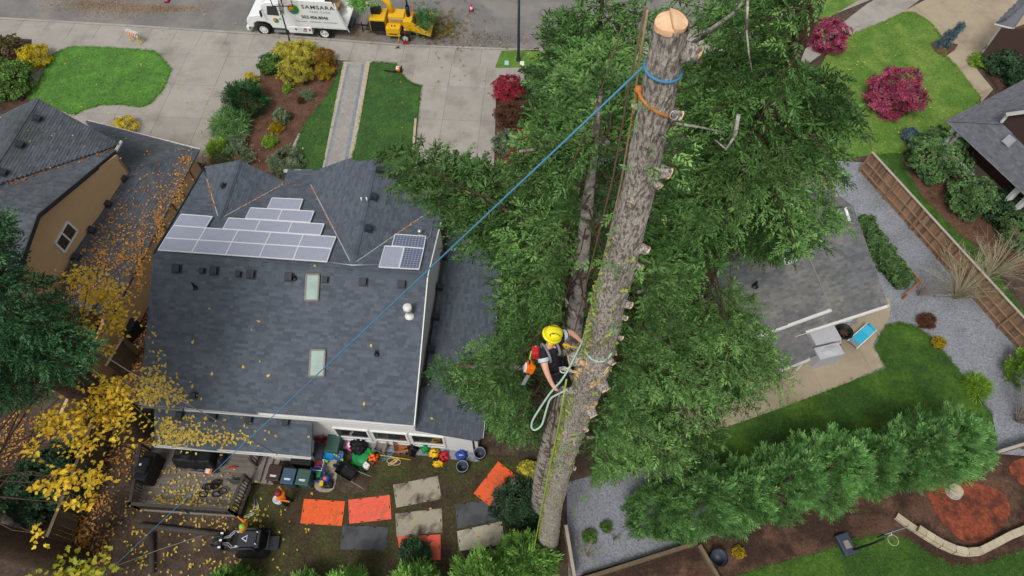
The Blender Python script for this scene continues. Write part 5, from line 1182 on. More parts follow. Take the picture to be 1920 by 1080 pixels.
# raised timber planter at the bottom
pl = thing('planter_box', 'dark raised timber planting bed at the bottom edge', 'planter', gz(P(1210, 1070), 0))
A, B, C = P(1088, 1090), P(1302, 1022), P(1345, 1100)
for k in range(3):
    MB().beam(A + Vector((0, 0, .1 + .2 * k)), B + Vector((0, 0, .1 + .2 * k)), .16, .19, random.uniform(.8, 1.1)).build('sleeper', 'fence_old', pl)
    MB().beam(B + Vector((.09, -.1, .1 + .2 * k)), C + Vector((.09, 0, .1 + .2 * k)), .16, .19, random.uniform(.8, 1.1)).build('sleeper', 'fence_old', pl)
MB().prism([tuple(A[:2]), tuple(B[:2]), tuple(C[:2]), tuple((C + Vector((0, -2, 0)))[:2]), tuple((A + Vector((0, -2, 0)))[:2])], .0, .3).build('soil_fill', 'dark_mulch', pl)
# low orange cedar rail in front of the hedge strip
cr = thing('garden_rail', 'low orange cedar rail beside the hedge strip on the gravel', 'rail', gz(P(1670, 470), 0))
rp_ = [P(1612, 410, .5), P(1672, 470, .5), P(1726, 528, .5), P(1700, 552, .5)]
for a, b in zip(rp_, rp_[1:]): MB().beam(a, b, .08, .08).build('rail', 'cedar_rail', cr)
for p in rp_: MB().beam(gz(p, 0), gz(p, .55), .09, .09).build('post', 'cedar_rail', cr)
# block retaining wall
rw = thing('retaining_wall', 'curved pale block retaining wall around the red mulch', 'wall', gz(P(1790, 1030), 0))
line = [P(*p) for p in ((1678, 968), (1700, 984), (1730, 1004), (1760, 1022), (1785, 1033), (1808, 1038), (1832, 1036), (1860, 1022), (1890, 1006), (1925, 992), (1975, 975))]
ln = along(line, .42)
for lev, dz in ((0, 0), (1, .19)):
    for i in range(len(ln) - 1):
        if lev == 1 and i < 2: continue
        a, b = ln[i], ln[i + 1]; m = (a + b) / 2; x = (b - a).normalized(); r_ = math.atan2(x.y, x.x)
        MB().box((m.x + lev * .03 * -x.y, m.y + lev * .03 * x.x, dz + .095), ((b - a).length * .97, .3, .185), r_, tone=random.uniform(.85, 1.12)).build('block', 'timber', rw)
# stump
b = gz(P(1787, 922), 0); st = thing('tree_stump', 'round grey tree stump on the red mulch', 'stump', b)
MB().lathe(b, [(.42, 0), (.36, .08), (.33, .28), (.3, .3)], 24).build('bark', 'fir_bark', st); MB().lathe(b, [(.31, .295), (.2, .305), (0, .305)], 24).build('cut_face', 'timber', st)
# deck
dz = .55; DK = thing('deck', 'weathered grey timber deck with dark railing behind the white house', 'deck', gz(P(370, 900), 0))
dA, dB, dC, dD = P(283, 830, dz), P(490, 850, dz), P(444, 966, dz), P(262, 954, dz)
nb = 38
for i in range(nb):
    u0, u1 = (i + .04) / nb, (i + .96) / nb
    q = [dA.lerp(dD, u0), dB.lerp(dC, u0), dB.lerp(dC, u1), dA.lerp(dD, u1)]; m_ = MB(); m_.slab(q, .035); m_.t = [random.uniform(.8, 1.15)] * len(m_.f); m_.build('deck_board', 'deck_wood', DK)
MB().beam(dA - Vector((0, 0, .16)), dD - Vector((0, 0, .16)), .08, .24).beam(dD - Vector((0, 0, .16)), dC - Vector((0, 0, .16)), .08, .24).beam(dC - Vector((0, 0, .16)), dB - Vector((0, 0, .16)), .08, .24).build('joist_frame', 'weathered_wood', DK)
for t in np.linspace(0, 1, 5):
    for a, b in ((dA, dD), (dB, dC)): p = a.lerp(b, t); MB().beam(gz(p, -.1), gz(p, dz - .04), .1, .1).build('support_post', 'deck_rail', DK)
def railing(a, b, h=.95):
    mb = MB(); L = (b - a).length; up = Vector((0, 0, 1)); mb.beam(a + up * h, b + up * h, .14, .04).beam(a + up * .1, b + up * .1, .05, .06).beam(a + up * (h - .1), b + up * (h - .1), .05, .06)
    mb.build('handrail', 'deck_rail', DK); n = int(L / .14)
    for i in range(1, n): p = a.lerp(b, i / n); MB().beam(p + up * .1, p + up * (h - .1), .035, .035).build('baluster', 'deck_rail', DK)
    for i in range(max(2, int(L / 1.8) + 1)):
        p = a.lerp(b, i / max(1, int(L / 1.8))); MB().beam(p - up * .1, p + up * (h + .05), .1, .1).build('rail_post', 'deck_rail', DK)
railing(dA.lerp(dD, .12), dD); railing(dD, dC); railing(dC, dB.lerp(dC, .45)); railing(dB.lerp(dC, .2), dB + Vector((0, -.1, 0)))
for k in range(3):
    c = P(492 + k * 7, 884, 0) + Vector((.1 * k, 0, .42 - .16 * k)); MB().box(c, (.36, 1.3, .05), R(-6)).build('step', 'weathered_wood', DK)
# ------------------------------------------------------------ ground protection mats
def mat_(quad, mat, label, z=.03):
    q = [P(x, y, z + .02) for x, y in quad]; c = sum(q, Vector()) / 4; t = thing('ground_mat', label, 'mat', gz(c, 0), 0, 'ground protection mats on the backyard')
    MB().slab(q, .02).build('sheet', mat, t); mb = MB(); x = (q[1] - q[0]); y = (q[3] - q[0]); L = x.length; Wd_ = y.length
    xn = x.normalized(); yn = y.normalized(); k = 0
    for i in range(1, int(L / .12)):
        for j in range(1, int(Wd_ / .12)):
            p = q[0] + xn * i * .12 + yn * j * .12; s = .035 if (i + j) % 2 else -.035
            p = q[0] + x * (i / int(L / .12)) + (y + (q[2] - q[1] - y) * (i / int(L / .12))) * (j / int(Wd_ / .12))
            mb.beam(p + xn * .035 + yn * s + Vector((0, 0, .002)), p - xn * .035 - yn * s + Vector((0, 0, .002)), .022, .008)
    tag(mb.build('tread_lugs', mat, t), kind='stuff')
    for u, v in ((.3, .03), (.7, .03), (.3, .97), (.7, .97), (.03, .5), (.97, .5)):
        p = q[0].lerp(q[1], u).lerp(q[3].lerp(q[2], u), v); MB().box(p + Vector((0, 0, .003)), (.14 if v in (.03, .97) else .04, .04 if v in (.03, .97) else .14, .006), math.atan2(x.y, x.x)).build('grip_slot', 'black_plastic', t)
mat_([(570, 935), (647, 940), (641, 986), (563, 981)], 'mat_orange', 'orange ground mat, leftmost of all the mats')
mat_([(653, 937), (731, 928), (734, 973), (655, 982)], 'mat_salmon', 'salmon orange ground mat right of the leftmost orange mat')
mat_([(643, 985), (728, 988), (725, 1032), (638, 1030)], 'mat_grey', 'dark grey ground mat below the two leftmost orange mats')
mat_([(737, 909), (821, 892), (828, 935), (743, 952)], 'mat_muddy', 'muddy pale ground mat, upper of the two stacked in the middle', .03)
mat_([(741, 963), (828, 953), (830, 998), (744, 1006)], 'mat_muddy', 'muddy pale ground mat, lower of the two stacked in the middle', .03)
mat_([(745, 1006), (826, 1002), (826, 1050), (752, 1050)], 'mat_salmon', 'salmon ground mat partly under the round dark shrub', .06)
mat_([(934, 865), (968, 891), (920, 950), (888, 925)], 'mat_orange', 'tilted orange ground mat partly under the dark sprawling shrub', .08)
mat_([(853, 945), (912, 938), (938, 975), (858, 991)], 'mat_grey', 'dark grey ground mat below the tilted orange mat', .03)
mat_([(857, 996), (941, 977), (946, 1020), (861, 1033)], 'mat_pale', 'pale cream ground mat at the lower right of the mats', .03)

# ------------------------------------------------------------ truck
def text(s, size, parent, loc, rot, mat, name='lettering', bold=.0, sx=1.0, sp=1.0):
    cu = bpy.data.curves.new(name, 'FONT'); cu.body = s; cu.size = size; cu.align_x = 'CENTER'; cu.extrude = .004; cu.offset = bold; cu.space_character = sp
    o = bpy.data.objects.new('tmp', cu); me = bpy.data.meshes.new_from_object(o); bpy.data.objects.remove(o)
    me.materials.clear(); me.materials.append(MATS[mat]); ob = bpy.data.objects.new(name, me); COL.objects.link(ob); ob.parent = parent; ob.location = loc; ob.rotation_euler = rot; ob.scale = (sx, 1, 1); return ob
M('print_dark', '#4a4c50', .6, 0); M('print_grey', '#9a9ca0', .6, 0); M('logo_orange', '#d08a2a', .6, .2, 6); M('logo_green', '#2f8a3a', .6, .2, 6); M('logo_teal', '#2a7a8a', .6, .1, 6); M('stripe_green', '#3a6a4a', .6, 0); M('headlamp', '#cfd6da', .1, 0, spec=.8)
pr_, pf_ = P(612, 72, -.12), P(500, 65, -.12); u = (pf_ - pr_).normalized(); rz = math.atan2(u.y, u.x)
TK = thing('chip_truck', 'white tree care chip truck parked at the kerb', 'truck', pr_, rz)
def extr(mb, prof, y0, y1):                 # side profile (x,z) extruded across
    n = len(prof); a = sum(prof[i][0] * prof[(i + 1) % n][1] - prof[(i + 1) % n][0] * prof[i][1] for i in range(n))
    if a > 0: prof = prof[::-1]
    vs = [(x, y0, z) for x, z in prof] + [(x, y1, z) for x, z in prof]
    return mb.add(vs, [tuple(range(n))[::-1], tuple(range(n, 2 * n))] + [(i, (i + 1) % n, n + (i + 1) % n, n + i) for i in range(n)])
def bev(ob, w=.03, s=2):
    m = ob.modifiers.new('bevel', 'BEVEL'); m.width = w; m.segments = s; m.limit_method = 'ANGLE'; return ob
Wt = 2.25; Y0, Y1 = -Wt, .14
cabp = [(2.75, .75), (2.75, 2.75), (3.7, 2.8), (4.15, 2.55), (4.35, 1.75), (4.5, 1.7), (5.35, 1.55), (5.6, 1.2), (5.65, .6), (5.2, .6), (5.1, .95), (4.8, 1.12), (4.2, 1.12), (3.9, .95), (3.8, .6), (2.75, .6)]
bev(extr(MB(), cabp, Y0 + .1, Y1 - .1).build('cab', 'truck_white', TK, local=True), .08, 3)
door = extr(MB(), [(2.85, .75), (2.85, 2.6), (3.75, 2.62), (3.98, 1.75), (3.85, .95), (3.75, .75)], Y1 - .1, Y1 - .075).build('door', 'truck_white', TK, local=True)
extr(MB(), [(2.98, 1.75), (2.98, 2.5), (3.68, 2.5), (3.86, 1.78)], Y1 - .074, Y1 - .066).build('window', 'glass_dark', door, local=True)
MB().box((3.0, Y1 - .06, 1.5), (.16, .03, .04)).build('handle', 'black_plastic', door, local=True)
MB().slab([(3.78, Y0 + .25, 2.72), (3.78, Y1 - .25, 2.72), (4.36, Y1 - .25, 1.82), (4.36, Y0 + .25, 1.82)], .02, Vector((-.8, 0, -.5))).build('windscreen_backing', 'glass_dark', TK, local=True)
MB().slab([(3.85, Y0 + .22, 2.72), (3.85, Y1 - .22, 2.72), (4.4, Y1 - .22, 1.84), (4.4, Y0 + .22, 1.84)], .015, Vector((-.8, 0, -.5))).build('windscreen', 'glass_dark', TK, local=True)
for y in (Y1 - .3, Y0 + .3): MB().bbox((5.57, y, 1.0), (.12, .34, .22), .03).build('headlight', 'headlamp', TK, local=True)
MB().box((5.63, -1.05, .95), (.05, 1.2, .5)).build('grille', 'metal_dark', TK, local=True); MB().bbox((5.7, -1.05, .5), (.18, Wt, .3), .04).build('bumper', 'truck_white', TK, local=True)
MB().beam((4.1, Y1 - .05, 2.2), (4.15, Y1 + .2, 2.2), .04, .04).box((4.15, Y1 + .22, 2.05), (.08, .2, .42)).build('mirror', 'black_plastic', TK, local=True)
bx_ = MB().box((.4, (Y0 + Y1) / 2, 1.0), (4.3, Wt + .1, .14)); 
for y in (Y0, Y1 - .02): bx_.slab([(2.55, y - .03, 1.05), (2.55, y - .03, 3.15), (-1.15, y - .03, 3.15), (-1.75, y - .03, 1.05)], .06, (0, 1, 0))
bx_.box((2.52, (Y0 + Y1) / 2, 2.1), (.08, Wt, 2.1)).box((.95, (Y0 + Y1) / 2, 3.17), (3.2, Wt + .08, .06)); bev(bx_.build('chip_box', 'truck_white', TK, local=True), .015, 1)
gt = MB().slab([(-1.8, Y1 + .02, 1.0), (-1.3, Y1 + .02, 3.1), (-1.55, Y1 + .6, 3.1), (-2.0, Y1 + .3, 1.0)], .06, (-1, 0, 0)); gt.build('tailgate', 'truck_white', TK, local=True)
ch = MB()
for k in range(60): ch.blob((random.uniform(-1.0, 2.0), random.uniform(Y0 + .5, Y1 - .5), random.uniform(1.5, 2.0)), (.3, .3, .2), 5, .4, seed=k)
tag(ch.build('wood_chips', 'sawdust', TK, local=True), kind='stuff')
sk_ = MB().bbox((1.7, Y1 - .2, .72), (1.75, .5, .5), .02); sk_.build('side_locker', 'truck_white', TK, local=True)
MB().bbox((2.35, Y1 - .12, 1.25), (.75, .12, 1.3), .02).build('side_locker', 'truck_white', TK, local=True)
for k in range(4): MB().box((2.3 - .03 * k, Y1 - .055, .9 + .26 * k), (.34, .012, .1), m=Matrix.Rotation(R(-35), 3, 'Y')).build('stripe', 'stripe_green', TK, local=True)
MB().box((1.3, Y1 + .055, .85), (.22, .012, .12)).build('placard', 'red_plastic', TK, local=True); MB().box((1.35, Y1 + .055, .68), (.3, .012, .14)).build('placard', 'print_grey', TK, local=True)
for x in (2.0, .98): MB().lathe((x, Y1 + .06, .8), [(0, .02), (.07, .015), (.07, 0)], 12, Matrix.Rotation(R(-90), 3, 'X')).build('lock', 'black_plastic', TK, local=True)
MB().box((3.3, Y1 - .12, .45), (.85, .3, .06)).box((3.3, Y1 - .16, .72), (.85, .22, .06)).build('step', 'galvanised', TK, local=True)
MB().box((1.5, -1.05, .7), (7.0, .9, .22)).build('chassis', 'metal_dark', TK, local=True)
def wheel(par, c, r, w, sgn=1, dual=False):
    c = Vector(c); m = Matrix.Rotation(R(-90 * sgn), 3, 'X')
    ty = MB().lathe(c, [(r * .62, -w / 2), (r * .93, -w / 2), (r, -w * .35), (r, w * .35), (r * .93, w / 2), (r * .62, w / 2)], 28, m).build('wheel', 'rubber', par, local=True)
    MB().lathe(c, [(r * .64, w * .44), (r * .6, w * .5), (r * .5, w * (.1 if dual else .35)), (r * .3, w * (.05 if dual else .42)), (r * .22, w * .5 if not dual else w * .25), (0, w * .5 if not dual else w * .25)], 24, m).build('rim', 'white_paint', ty, local=True)
    for k in range(8):
        a = k * math.pi / 4; q = c + m @ Vector((math.cos(a) * r * .42, math.sin(a) * r * .42, w * (.4 if not dual else .1))); MB().cyl(q, q + m @ Vector((0, 0, .04)), .022, n=6).build('lug_nut', 'metal_dark', ty, local=True)
for x, du in ((0, True), (4.5, False)):
    wheel(TK, (x, Y1 - .17, .5), .5, .3, 1, du); wheel(TK, (x, Y0 + .17, .5), .5, .3, -1, du)
TY = Y1 + .034; rt3 = (R(90), 0, R(180))
text('SAMSARA', .42, TK, (-.05, TY, 2.55), rt3, 'print_dark', sx=1.2, sp=1.12, bold=.002); text('TREE CARE', .2, TK, (-.1, TY, 2.25), rt3, 'print_grey', sx=1.2, sp=1.3)
text('503.406.8046', .34, TK, (.35, TY, 1.75), rt3, 'print_dark', bold=.004, sx=1.05)
for x0, x1 in ((1.85, 1.0), (.8, 0), (-.15, -1.2)): MB().box(((x0 + x1) / 2, TY + .002, 1.5), (x0 - x1, .006, .05)).build('small_print', 'print_grey', TK, local=True)
def logo(par, x, z, r, y):
    def disc(f, mat, dy, nm): MB().slab([(x + a, y + dy, z + b) for a, b in f], .004, (0, -1, 0)).build(nm, mat, par, local=True)
    disc([(r * 1.08 * math.cos(t), r * 1.08 * math.sin(t)) for t in np.linspace(0, 2 * math.pi, 28, endpoint=False)], 'white_paint', .006, 'logo_ring')
    disc([(r * math.cos(t), r * math.sin(t)) for t in np.linspace(0, 2 * math.pi, 28, endpoint=False)], 'logo_orange', .012, 'logo_disc')
    disc([(r * .98 * math.cos(t), r * .98 * math.sin(t)) for t in np.linspace(R(175), R(330), 14)] , 'logo_teal', .018, 'logo_water')
    disc([(r * .98 * math.cos(t), r * .98 * math.sin(t)) for t in np.linspace(R(120), R(260), 14)] + [(.0, -r * .1), (.2 * r, .1 * r)], 'logo_green', .024, 'logo_hill')
    disc([(.25 * r + r * .3 * math.cos(t), .3 * r + r * .3 * math.sin(t)) for t in np.linspace(0, 2 * math.pi, 14, endpoint=False)], 'chipper_yellow', .03, 'logo_sun')
logo(TK, 1.75, 2.45, .4, TY - .01); logo(TK, 3.35, 1.35, .2, Y1 - .07)
tp_ = [tuple(P(random.gauss(672, 9), random.gauss(6, 5), 2.6)) for k in range(70)]
tag(scatter('branch_pile', FIR, tp_, rng.normal(0, 1, (70, 3)), rng.uniform(.4, .8, 70), rng.uniform(.7, 1.3, 70), 'cedar', None, tuple(P(655, 6, 2.4))), 'cut branches sticking out over the truck tailgate', 'branches', kind='stuff')
# ------------------------------------------------------------ chipper
cp_ = P(775, 76, -.12); CH = thing('wood_chipper', 'yellow towed wood chipper behind the white truck', 'chipper', cp_, rz); CH.scale = (.9, .9, .9)
bev(MB().box((2.75, -.75, 1.2), (1.25, 1.5, 1.15)).build('engine_housing', 'chipper_yellow', CH, local=True), .05)
for k in range(9): MB().box((2.2 + k * .13, .02, 1.15), (.07, .03, .85)).build('grille_slat', 'black_plastic', CH, local=True)
MB().box((2.72, .005, 1.15), (1.2, .02, .95)).build('radiator_panel', 'black_plastic', CH, local=True)
MB().bbox((2.95, -.95, 2.0), (.75, .6, .5), .04).build('air_box', 'black_plastic', CH, local=True)
MB().bbox((1.5, -.1, .85), (1.15, .7, .75), .06).build('fuel_tank', 'chipper_yellow', CH, local=True); MB().box((1.5, .26, .7), (.7, .02, .08)).build('tank_slot', 'black_plastic', CH, local=True)
for x in (1.35, 1.6): MB().cyl((x, -.05, 1.22), (x, -.05, 1.28), .06).build('filler_cap', 'black_plastic', CH, local=True)
bev(MB().box((1.3, -1.0, 1.35), (1.3, 1.0, .9)).build('drum_housing', 'chipper_yellow', CH, local=True), .06)
MB().box((1.1, -.45, 1.5), (1.5, .1, .14)).build('belt_guard', 'galvanised', CH, local=True)
MB().tube([(1.7, -1.1, 1.7), (1.9, -1.15, 2.6), (2.6, -1.2, 3.1), (3.6, -1.2, 3.2)], [.28, .24, .22, .2], 10).build('discharge_chute', 'chipper_yellow', CH, local=True)
MB().cyl((.35, -.9, 1.2), (.35, -.95, 2.5), .16).cyl((.35, -.95, 2.5), (.35, -.95, 3.0), .07).build('feed_cylinder', 'black_plastic', CH, local=True)
MB().bbox((.35, -.85, 1.15), (.7, 1.3, .9), .05).build('feed_housing', 'chipper_yellow', CH, local=True)
MB().beam((.0, -.3, 1.2), (-.0, -1.5, 2.4), .06, .06).build('control_bar', 'red_plastic', CH, local=True)
hp_ = MB()
hp_.slab([(0, -.2, .75), (0, -.2, 1.6), (-1.55, .3, 1.0), (-1.55, .3, .75)], .05, (0, 1, 0)).slab([(0, -1.5, .75), (0, -1.5, 1.6), (-1.55, -2.0, 1.2), (-1.55, -2.0, .75)], .05, (0, 1, 0)).slab([(0, -.2, .75), (-1.55, .3, .75), (-1.55, -2.0, .75), (0, -1.5, .75)], .05)
hp_.build('infeed_hopper', 'chipper_yellow', CH, local=True)
MB().bbox((1.9, -.75, .55), (4.0, .9, .14), .02).build('chassis', 'metal_dark', CH, local=True)
MB().tube([(3.8, -.75, .6), (5.0, -.85, .55), (5.25, -.85, .6)], [.07, .06, .06], 8).build('drawbar', 'black_plastic', CH, local=True); MB().cyl((4.3, -.75, .0), (4.3, -.75, .9), .05).build('jack_stand', 'black_plastic', CH, local=True)
wheel(CH, (.55, .18, .38), .38, .24, 1); wheel(CH, (.55, -1.7, .38), .38, .24, -1)
MB().box((.55, .2, .85), (.95, .35, .06)).build('mudguard', 'black_plastic', CH, local=True); MB().cyl((-.5, -.4, .05), (-.5, -.4, .75), .05).build('jack_stand', 'black_plastic', CH, local=True)
def pile(name, label, cl, z, mat, tpl=FIR, n=200, sc=(.3, .6), h=.4):
    ps = []
    for x, y, rx, ry, m in cl:
        for k in range(m): ps.append(tuple(P(x + random.gauss(0, rx * .5), y + random.gauss(0, ry * .5), z + abs(random.gauss(0, h)))))
    N = len(ps); d = rng.normal(0, 1, (N, 3)); d[:, 2] *= .4
    return tag(scatter(name, tpl, ps, d, rng.uniform(*sc, N), rng.uniform(.7, 1.3, N), mat, None, tuple(P(cl[0][0], cl[0][1], z)), hue=rng.uniform(0, 1, N)), label, 'branches', kind='stuff')
pile('brush_pile', 'cut green branches heaped in and behind the chipper hopper', [(795, 35, 26, 24, 260)], .7, 'yew', h=.4)
pile('brush_pile', 'fine green slash trailing on the road behind the chipper', [(835, 48, 44, 24, 300), (820, 60, 30, 16, 120)], -.08, 'mixed_leaf', sc=(.2, .4), h=.12)
pile('twig_litter', 'loose fir twigs scattered over road and driveway', [(860, 75, 90, 26, 60), (860, 130, 60, 60, 26), (890, 30, 50, 30, 16), (750, 180, 300, 200, 10)], .03, 'mixed_leaf', sc=(.15, .35), h=.01)
# ------------------------------------------------------------ street things
def cone(x, y, label, z=-.12):
    b = P(x, y, z); t = thing('traffic_cone', label, 'traffic cone', b, 0, 'traffic cones on the road')
    MB().bbox(b + Vector((0, 0, .02)), (.36, .36, .04), .01).build('base', 'rubber', t)
    MB().lathe(b, [(.14, .04), (.115, .2), (.08, .38), (.06, .5), (.035, .7), (0, .7)], 16).build('cone_body', 'cone_orange', t); MB().lathe(b, [(.12, .2), (.085, .38)], 16).build('reflective_collar', 'reflective', t)
cone(884, 20, 'pinkish orange traffic cone standing on the open road right of the chipper'); cone(688, 10, 'traffic cone behind the gap between truck and chipper'); cone(314, 3, 'traffic cone at the top edge beside the sawdust')
b = P(258, 80); t = thing('barricade', 'folding barricade with orange striped board on the left sidewalk', 'barricade', b, R(-25))
for s in (-1, 1):
    for y in (0, .35): MB().beam((s * .38, y - .17, 0), (s * .38, .0, .95), .06, .05).build('leg', 'yellow_plastic', t, local=True)
for z, yy in ((.82, .07), (.82, -.07)): MB().box((0, yy, z), (1.05, .03, .34)).build('striped_board', 'white_paint', t, local=True)
for k in range(5): MB().box((-.4 + k * .2, .0885, .82), (.09, .006, .33), m=Matrix.Rotation(R(30), 3, 'Y')).build('stripe', 'orange_plastic', t, local=True); MB().box((-.4 + k * .2, -.0885, .82), (.09, .006, .33), m=Matrix.Rotation(R(30), 3, 'Y')).build('stripe', 'orange_plastic', t, local=True)
# street hoop at the kerb
b = P(548, 90); t = thing('basketball_hoop', 'black portable basketball hoop at the kerb in front of the truck', 'basketball hoop', b, R(90))
MB().bbox((-.25, 0, .12), (.95, .75, .22), .08).build('base', 'black_plastic', t, local=True)
MB().tube([(0, 0, .1), (.05, 0, 1.6), (.25, 0, 2.9)], .05, 10).build('pole', 'metal_dark', t, local=True); MB().beam((-.5, 0, .2), (.05, 0, 1.1), .04, .04).build('brace', 'metal_dark', t, local=True)
for y in (-.12, .12):
    MB().beam((.2, y, 2.6), (.75, y, 3.1), .04, .04).build('arm', 'metal_dark', t, local=True); MB().beam((.2, y, 2.9), (.75, y, 3.5), .04, .04).build('arm', 'metal_dark', t, local=True)
fm = MB()
for z in (2.85, 3.85): fm.box((.8, 0, z), (.04, 1.4, .05))
for y in (-.7, 0, .7): fm.box((.8, y, 3.35), (.04, .05, 1.0))
fm.build('backboard_frame', 'black_plastic', t, local=True); M('clear_board', (.8, .85, .85), .05, 0, alpha=.12); MB().box((.82, 0, 3.35), (.012, 1.36, .96)).build('backboard', 'clear_board', t, local=True)
MB().tube([(1.05 + .23 * math.cos(a), .23 * math.sin(a), 3.0) for a in np.linspace(0, 2 * math.pi, 20)], .012, 6).build('rim', 'orange_plastic', t, local=True)
# lamp post
b = P(972, 114); t = thing('lamp_post', 'dark street lamp post on the grass strip by the sidewalk', 'lamp post', b)
MB().lathe((0, 0, 0), [(.16, 0), (.16, .12), (.11, .3), (.1, .8), (.075, 6.6), (0, 6.6)], 14).build('post', 'metal_dark', t, local=True); MB().tube([(0, 0, 6.5), (0, .5, 6.9), (0, 1.3, 7.0)], .04, 8).build('arm', 'metal_dark', t, local=True); MB().bbox((0, 1.55, 6.98), (.26, .6, .12), .04).build('lamp_head', 'metal_dark', t, local=True)
for x, y, m, lab in ((950, 118, 'blue_spruce_lid', 'pale blue utility cover on the grass strip left of the lamp post'), (979, 119, 'white_paint', 'white paper lying at the foot of the lamp post')):
    if m not in MATS: M(m, '#9fc4c4', .6)
    one('utility_cover', MB().bbox(P(x, y, .05), (.3, .45, .06), .02), m, lab, 'cover', P(x, y))
b = P(82, 120); one('garden_sign', MB().bbox(b + Vector((0, 0, .35)), (.36, .03, .25), .01).beam(b, b + Vector((0, 0, .3)), .04, .03), 'reflective', 'small pale sign in front of the yellow corner shrub', 'sign', b)
# rake, shovel, bucket
t = thing('rake', 'rake with yellow handle leaning on the chipper', 'rake', P(746, 90)); MB().tube([P(746, 88, .05), P(749, 60, 1.15)], .018, 6).build('handle', 'yellow_plastic', t)
for k in range(-4, 5): MB().beam(P(746, 86, .08), P(746 + k * 1.5, 92, .02), .012, .012).build('tine', 'black_plastic', t)
t = thing('shovel', 'scoop shovel with red blade leaning on the chipper', 'shovel', P(761, 84)); MB().tube([P(760, 78, .3), P(759, 56, 1.3)], .018, 6).build('handle', 'red_plastic', t)
MB().slab([P(756, 76, .35), P(766, 76, .35), P(767, 84, .03), P(755, 84, .03)], .03).build('blade', 'red_steel', t); MB().beam(P(757, 56, 1.3), P(761, 56, 1.3), .03, .03).build('grip', 'white_paint', t)
# leaf blower on the lawn
def blower(x, y, rz, label, c1, c2, z=0.03):
    t = thing('leaf_blower', label, 'leaf blower', P(x, y, z), rz)
    MB().blob((0, 0, .2), (.2, .17, .2), 8, .1).build('housing', c1, t, local=True); MB().bbox((-.05, 0, .3), (.22, .3, .16), .04).build('engine_cover', c2, t, local=True)
    MB().tube([(-.1, -.16, .15), (-.45, -.2, .12), (-1.05, -.1, .08)], [.05, .06, .045], 10).build('blow_tube', 'black_plastic', t, local=True); MB().bbox((.2, 0, .22), (.08, .32, .42), .03).build('back_plate', 'black_plastic', t, local=True); return t
blower(748, 134, R(-8), 'orange and white leaf blower lying on the front lawn edge', 'saw_orange', 'white_paint')
blower(688, 877, R(-130), 'white and grey backpack leaf blower on the backyard mud', 'white_paint', 'white_paint')

# ------------------------------------------------------------ things on and around the deck and back wall
b = P(290, 885, dz); t = thing('grill', 'black covered barbecue standing at the left deck rail', 'grill', b, R(80))
bev(MB().box((0, 0, .5), (1.35, .62, 1.0)).bbox((0, .02, 1.08), (.8, .55, .28), .1).build('cover', 'black_cloth', t, local=True), .08, 3); MB().lathe((-.02, .1, 1.22), [(.06, 0), (.05, .01), (0, .012)], 12).build('badge', 'reflective', t, local=True)
b = P(376, 862, dz); t = thing('covered_furniture', 'black cloth covered furniture at the top of the deck', 'covered furniture', b, R(-4))
mb = MB(); nx, ny = 30, 14
vs = []
for j in range(ny + 1):
    for i in range(nx + 1):
        x = -1 + 2 * i / nx; y = -.5 + j / ny; e = max(abs(x) - .86, 0) / .14, max(abs(y) - .38, 0) / .12; k = min(1, max(e)); z = (.95 + .05 * noise.noise(Vector((x * 3, y * 4, 1)))) * (1 - k) + .05 * k
        f = .04 * math.sin(13 * x + 7 * y) * k; vs.append((x * 1.02 + f, y * (.95 + f), z - .15 * math.exp(-((x - .1) ** 2) * 30)))
MB().add(vs, [(j * (nx + 1) + i, j * (nx + 1) + i + 1, (j + 1) * (nx + 1) + i + 1, (j + 1) * (nx + 1) + i) for j in range(ny) for i in range(nx)], 1, True).build('cover', 'black_cloth', t, local=True)
MB().box((0, 0, .35), (1.7, .7, .68)).build('furniture_body', 'black_cloth', t, local=True); MB().blob((1.1, .05, .25), (.25, .4, .26), 8, .3, flat=.9).build('cover_fold', 'black_cloth', t, local=True)
def chainsaw(loc, rz, label, scale=1.0, tilt=None):
    t = thing('chainsaw', label, 'chainsaw', loc, rz); s = scale
    MB().bbox((0, 0, .11 * s), (.28 * s, .2 * s, .18 * s), .03 * s).build('body', 'saw_orange', t, local=True); MB().bbox((.02 * s, 0, .2 * s), (.18 * s, .16 * s, .06 * s), .02 * s).build('engine_cover', 'white_paint', t, local=True)
    MB().box((.42 * s, .04 * s, .08 * s), (.58 * s, .012, .08 * s)).build('guide_bar', 'aluminium', t, local=True)
    MB().tube([(.08 * s, -.12 * s, .08 * s), (.1 * s, -.13 * s, .26 * s), (.1 * s, .1 * s, .28 * s), (.08 * s, .13 * s, .1 * s)], .014 * s, 6).build('front_handle', 'black_plastic', t, local=True)
    MB().tube([(-.12 * s, 0, .16 * s), (-.28 * s, 0, .2 * s), (-.34 * s, 0, .1 * s), (-.14 * s, 0, .05 * s)], .018 * s, 6).build('rear_handle', 'black_plastic', t, local=True)
    if tilt: t.rotation_euler = tilt
    return t
chainsaw(P(394, 886, dz), R(176), 'orange chainsaw with long bar lying on the deck', 1.3)
t = thing('hand_tool', 'small red hand tool lying on the upper right deck', 'tool', P(437, 876, dz)); MB().tube([P(428, 877, dz + .03), P(436, 876, dz + .04), P(446, 875, dz + .03)], [.03, .05, .03], 8).build('body', 'red_plastic', t)
t = thing('rope_bag', 'black harness heap lying on the deck among yellow leaves', 'harness', P(400, 917, dz))
for k in range(8):
    c = P(400 + random.gauss(0, 8), 917 + random.gauss(0, 7), dz + .05 + .02 * k); a0 = random.uniform(0, 6); MB().tube([c + Vector((math.cos(a) * .2, math.sin(a) * .13, .04 * math.sin(3 * a + a0))) for a in np.linspace(0, 6.28, 16)], .03, 6).build('strap_loop', 'black_cloth', t)
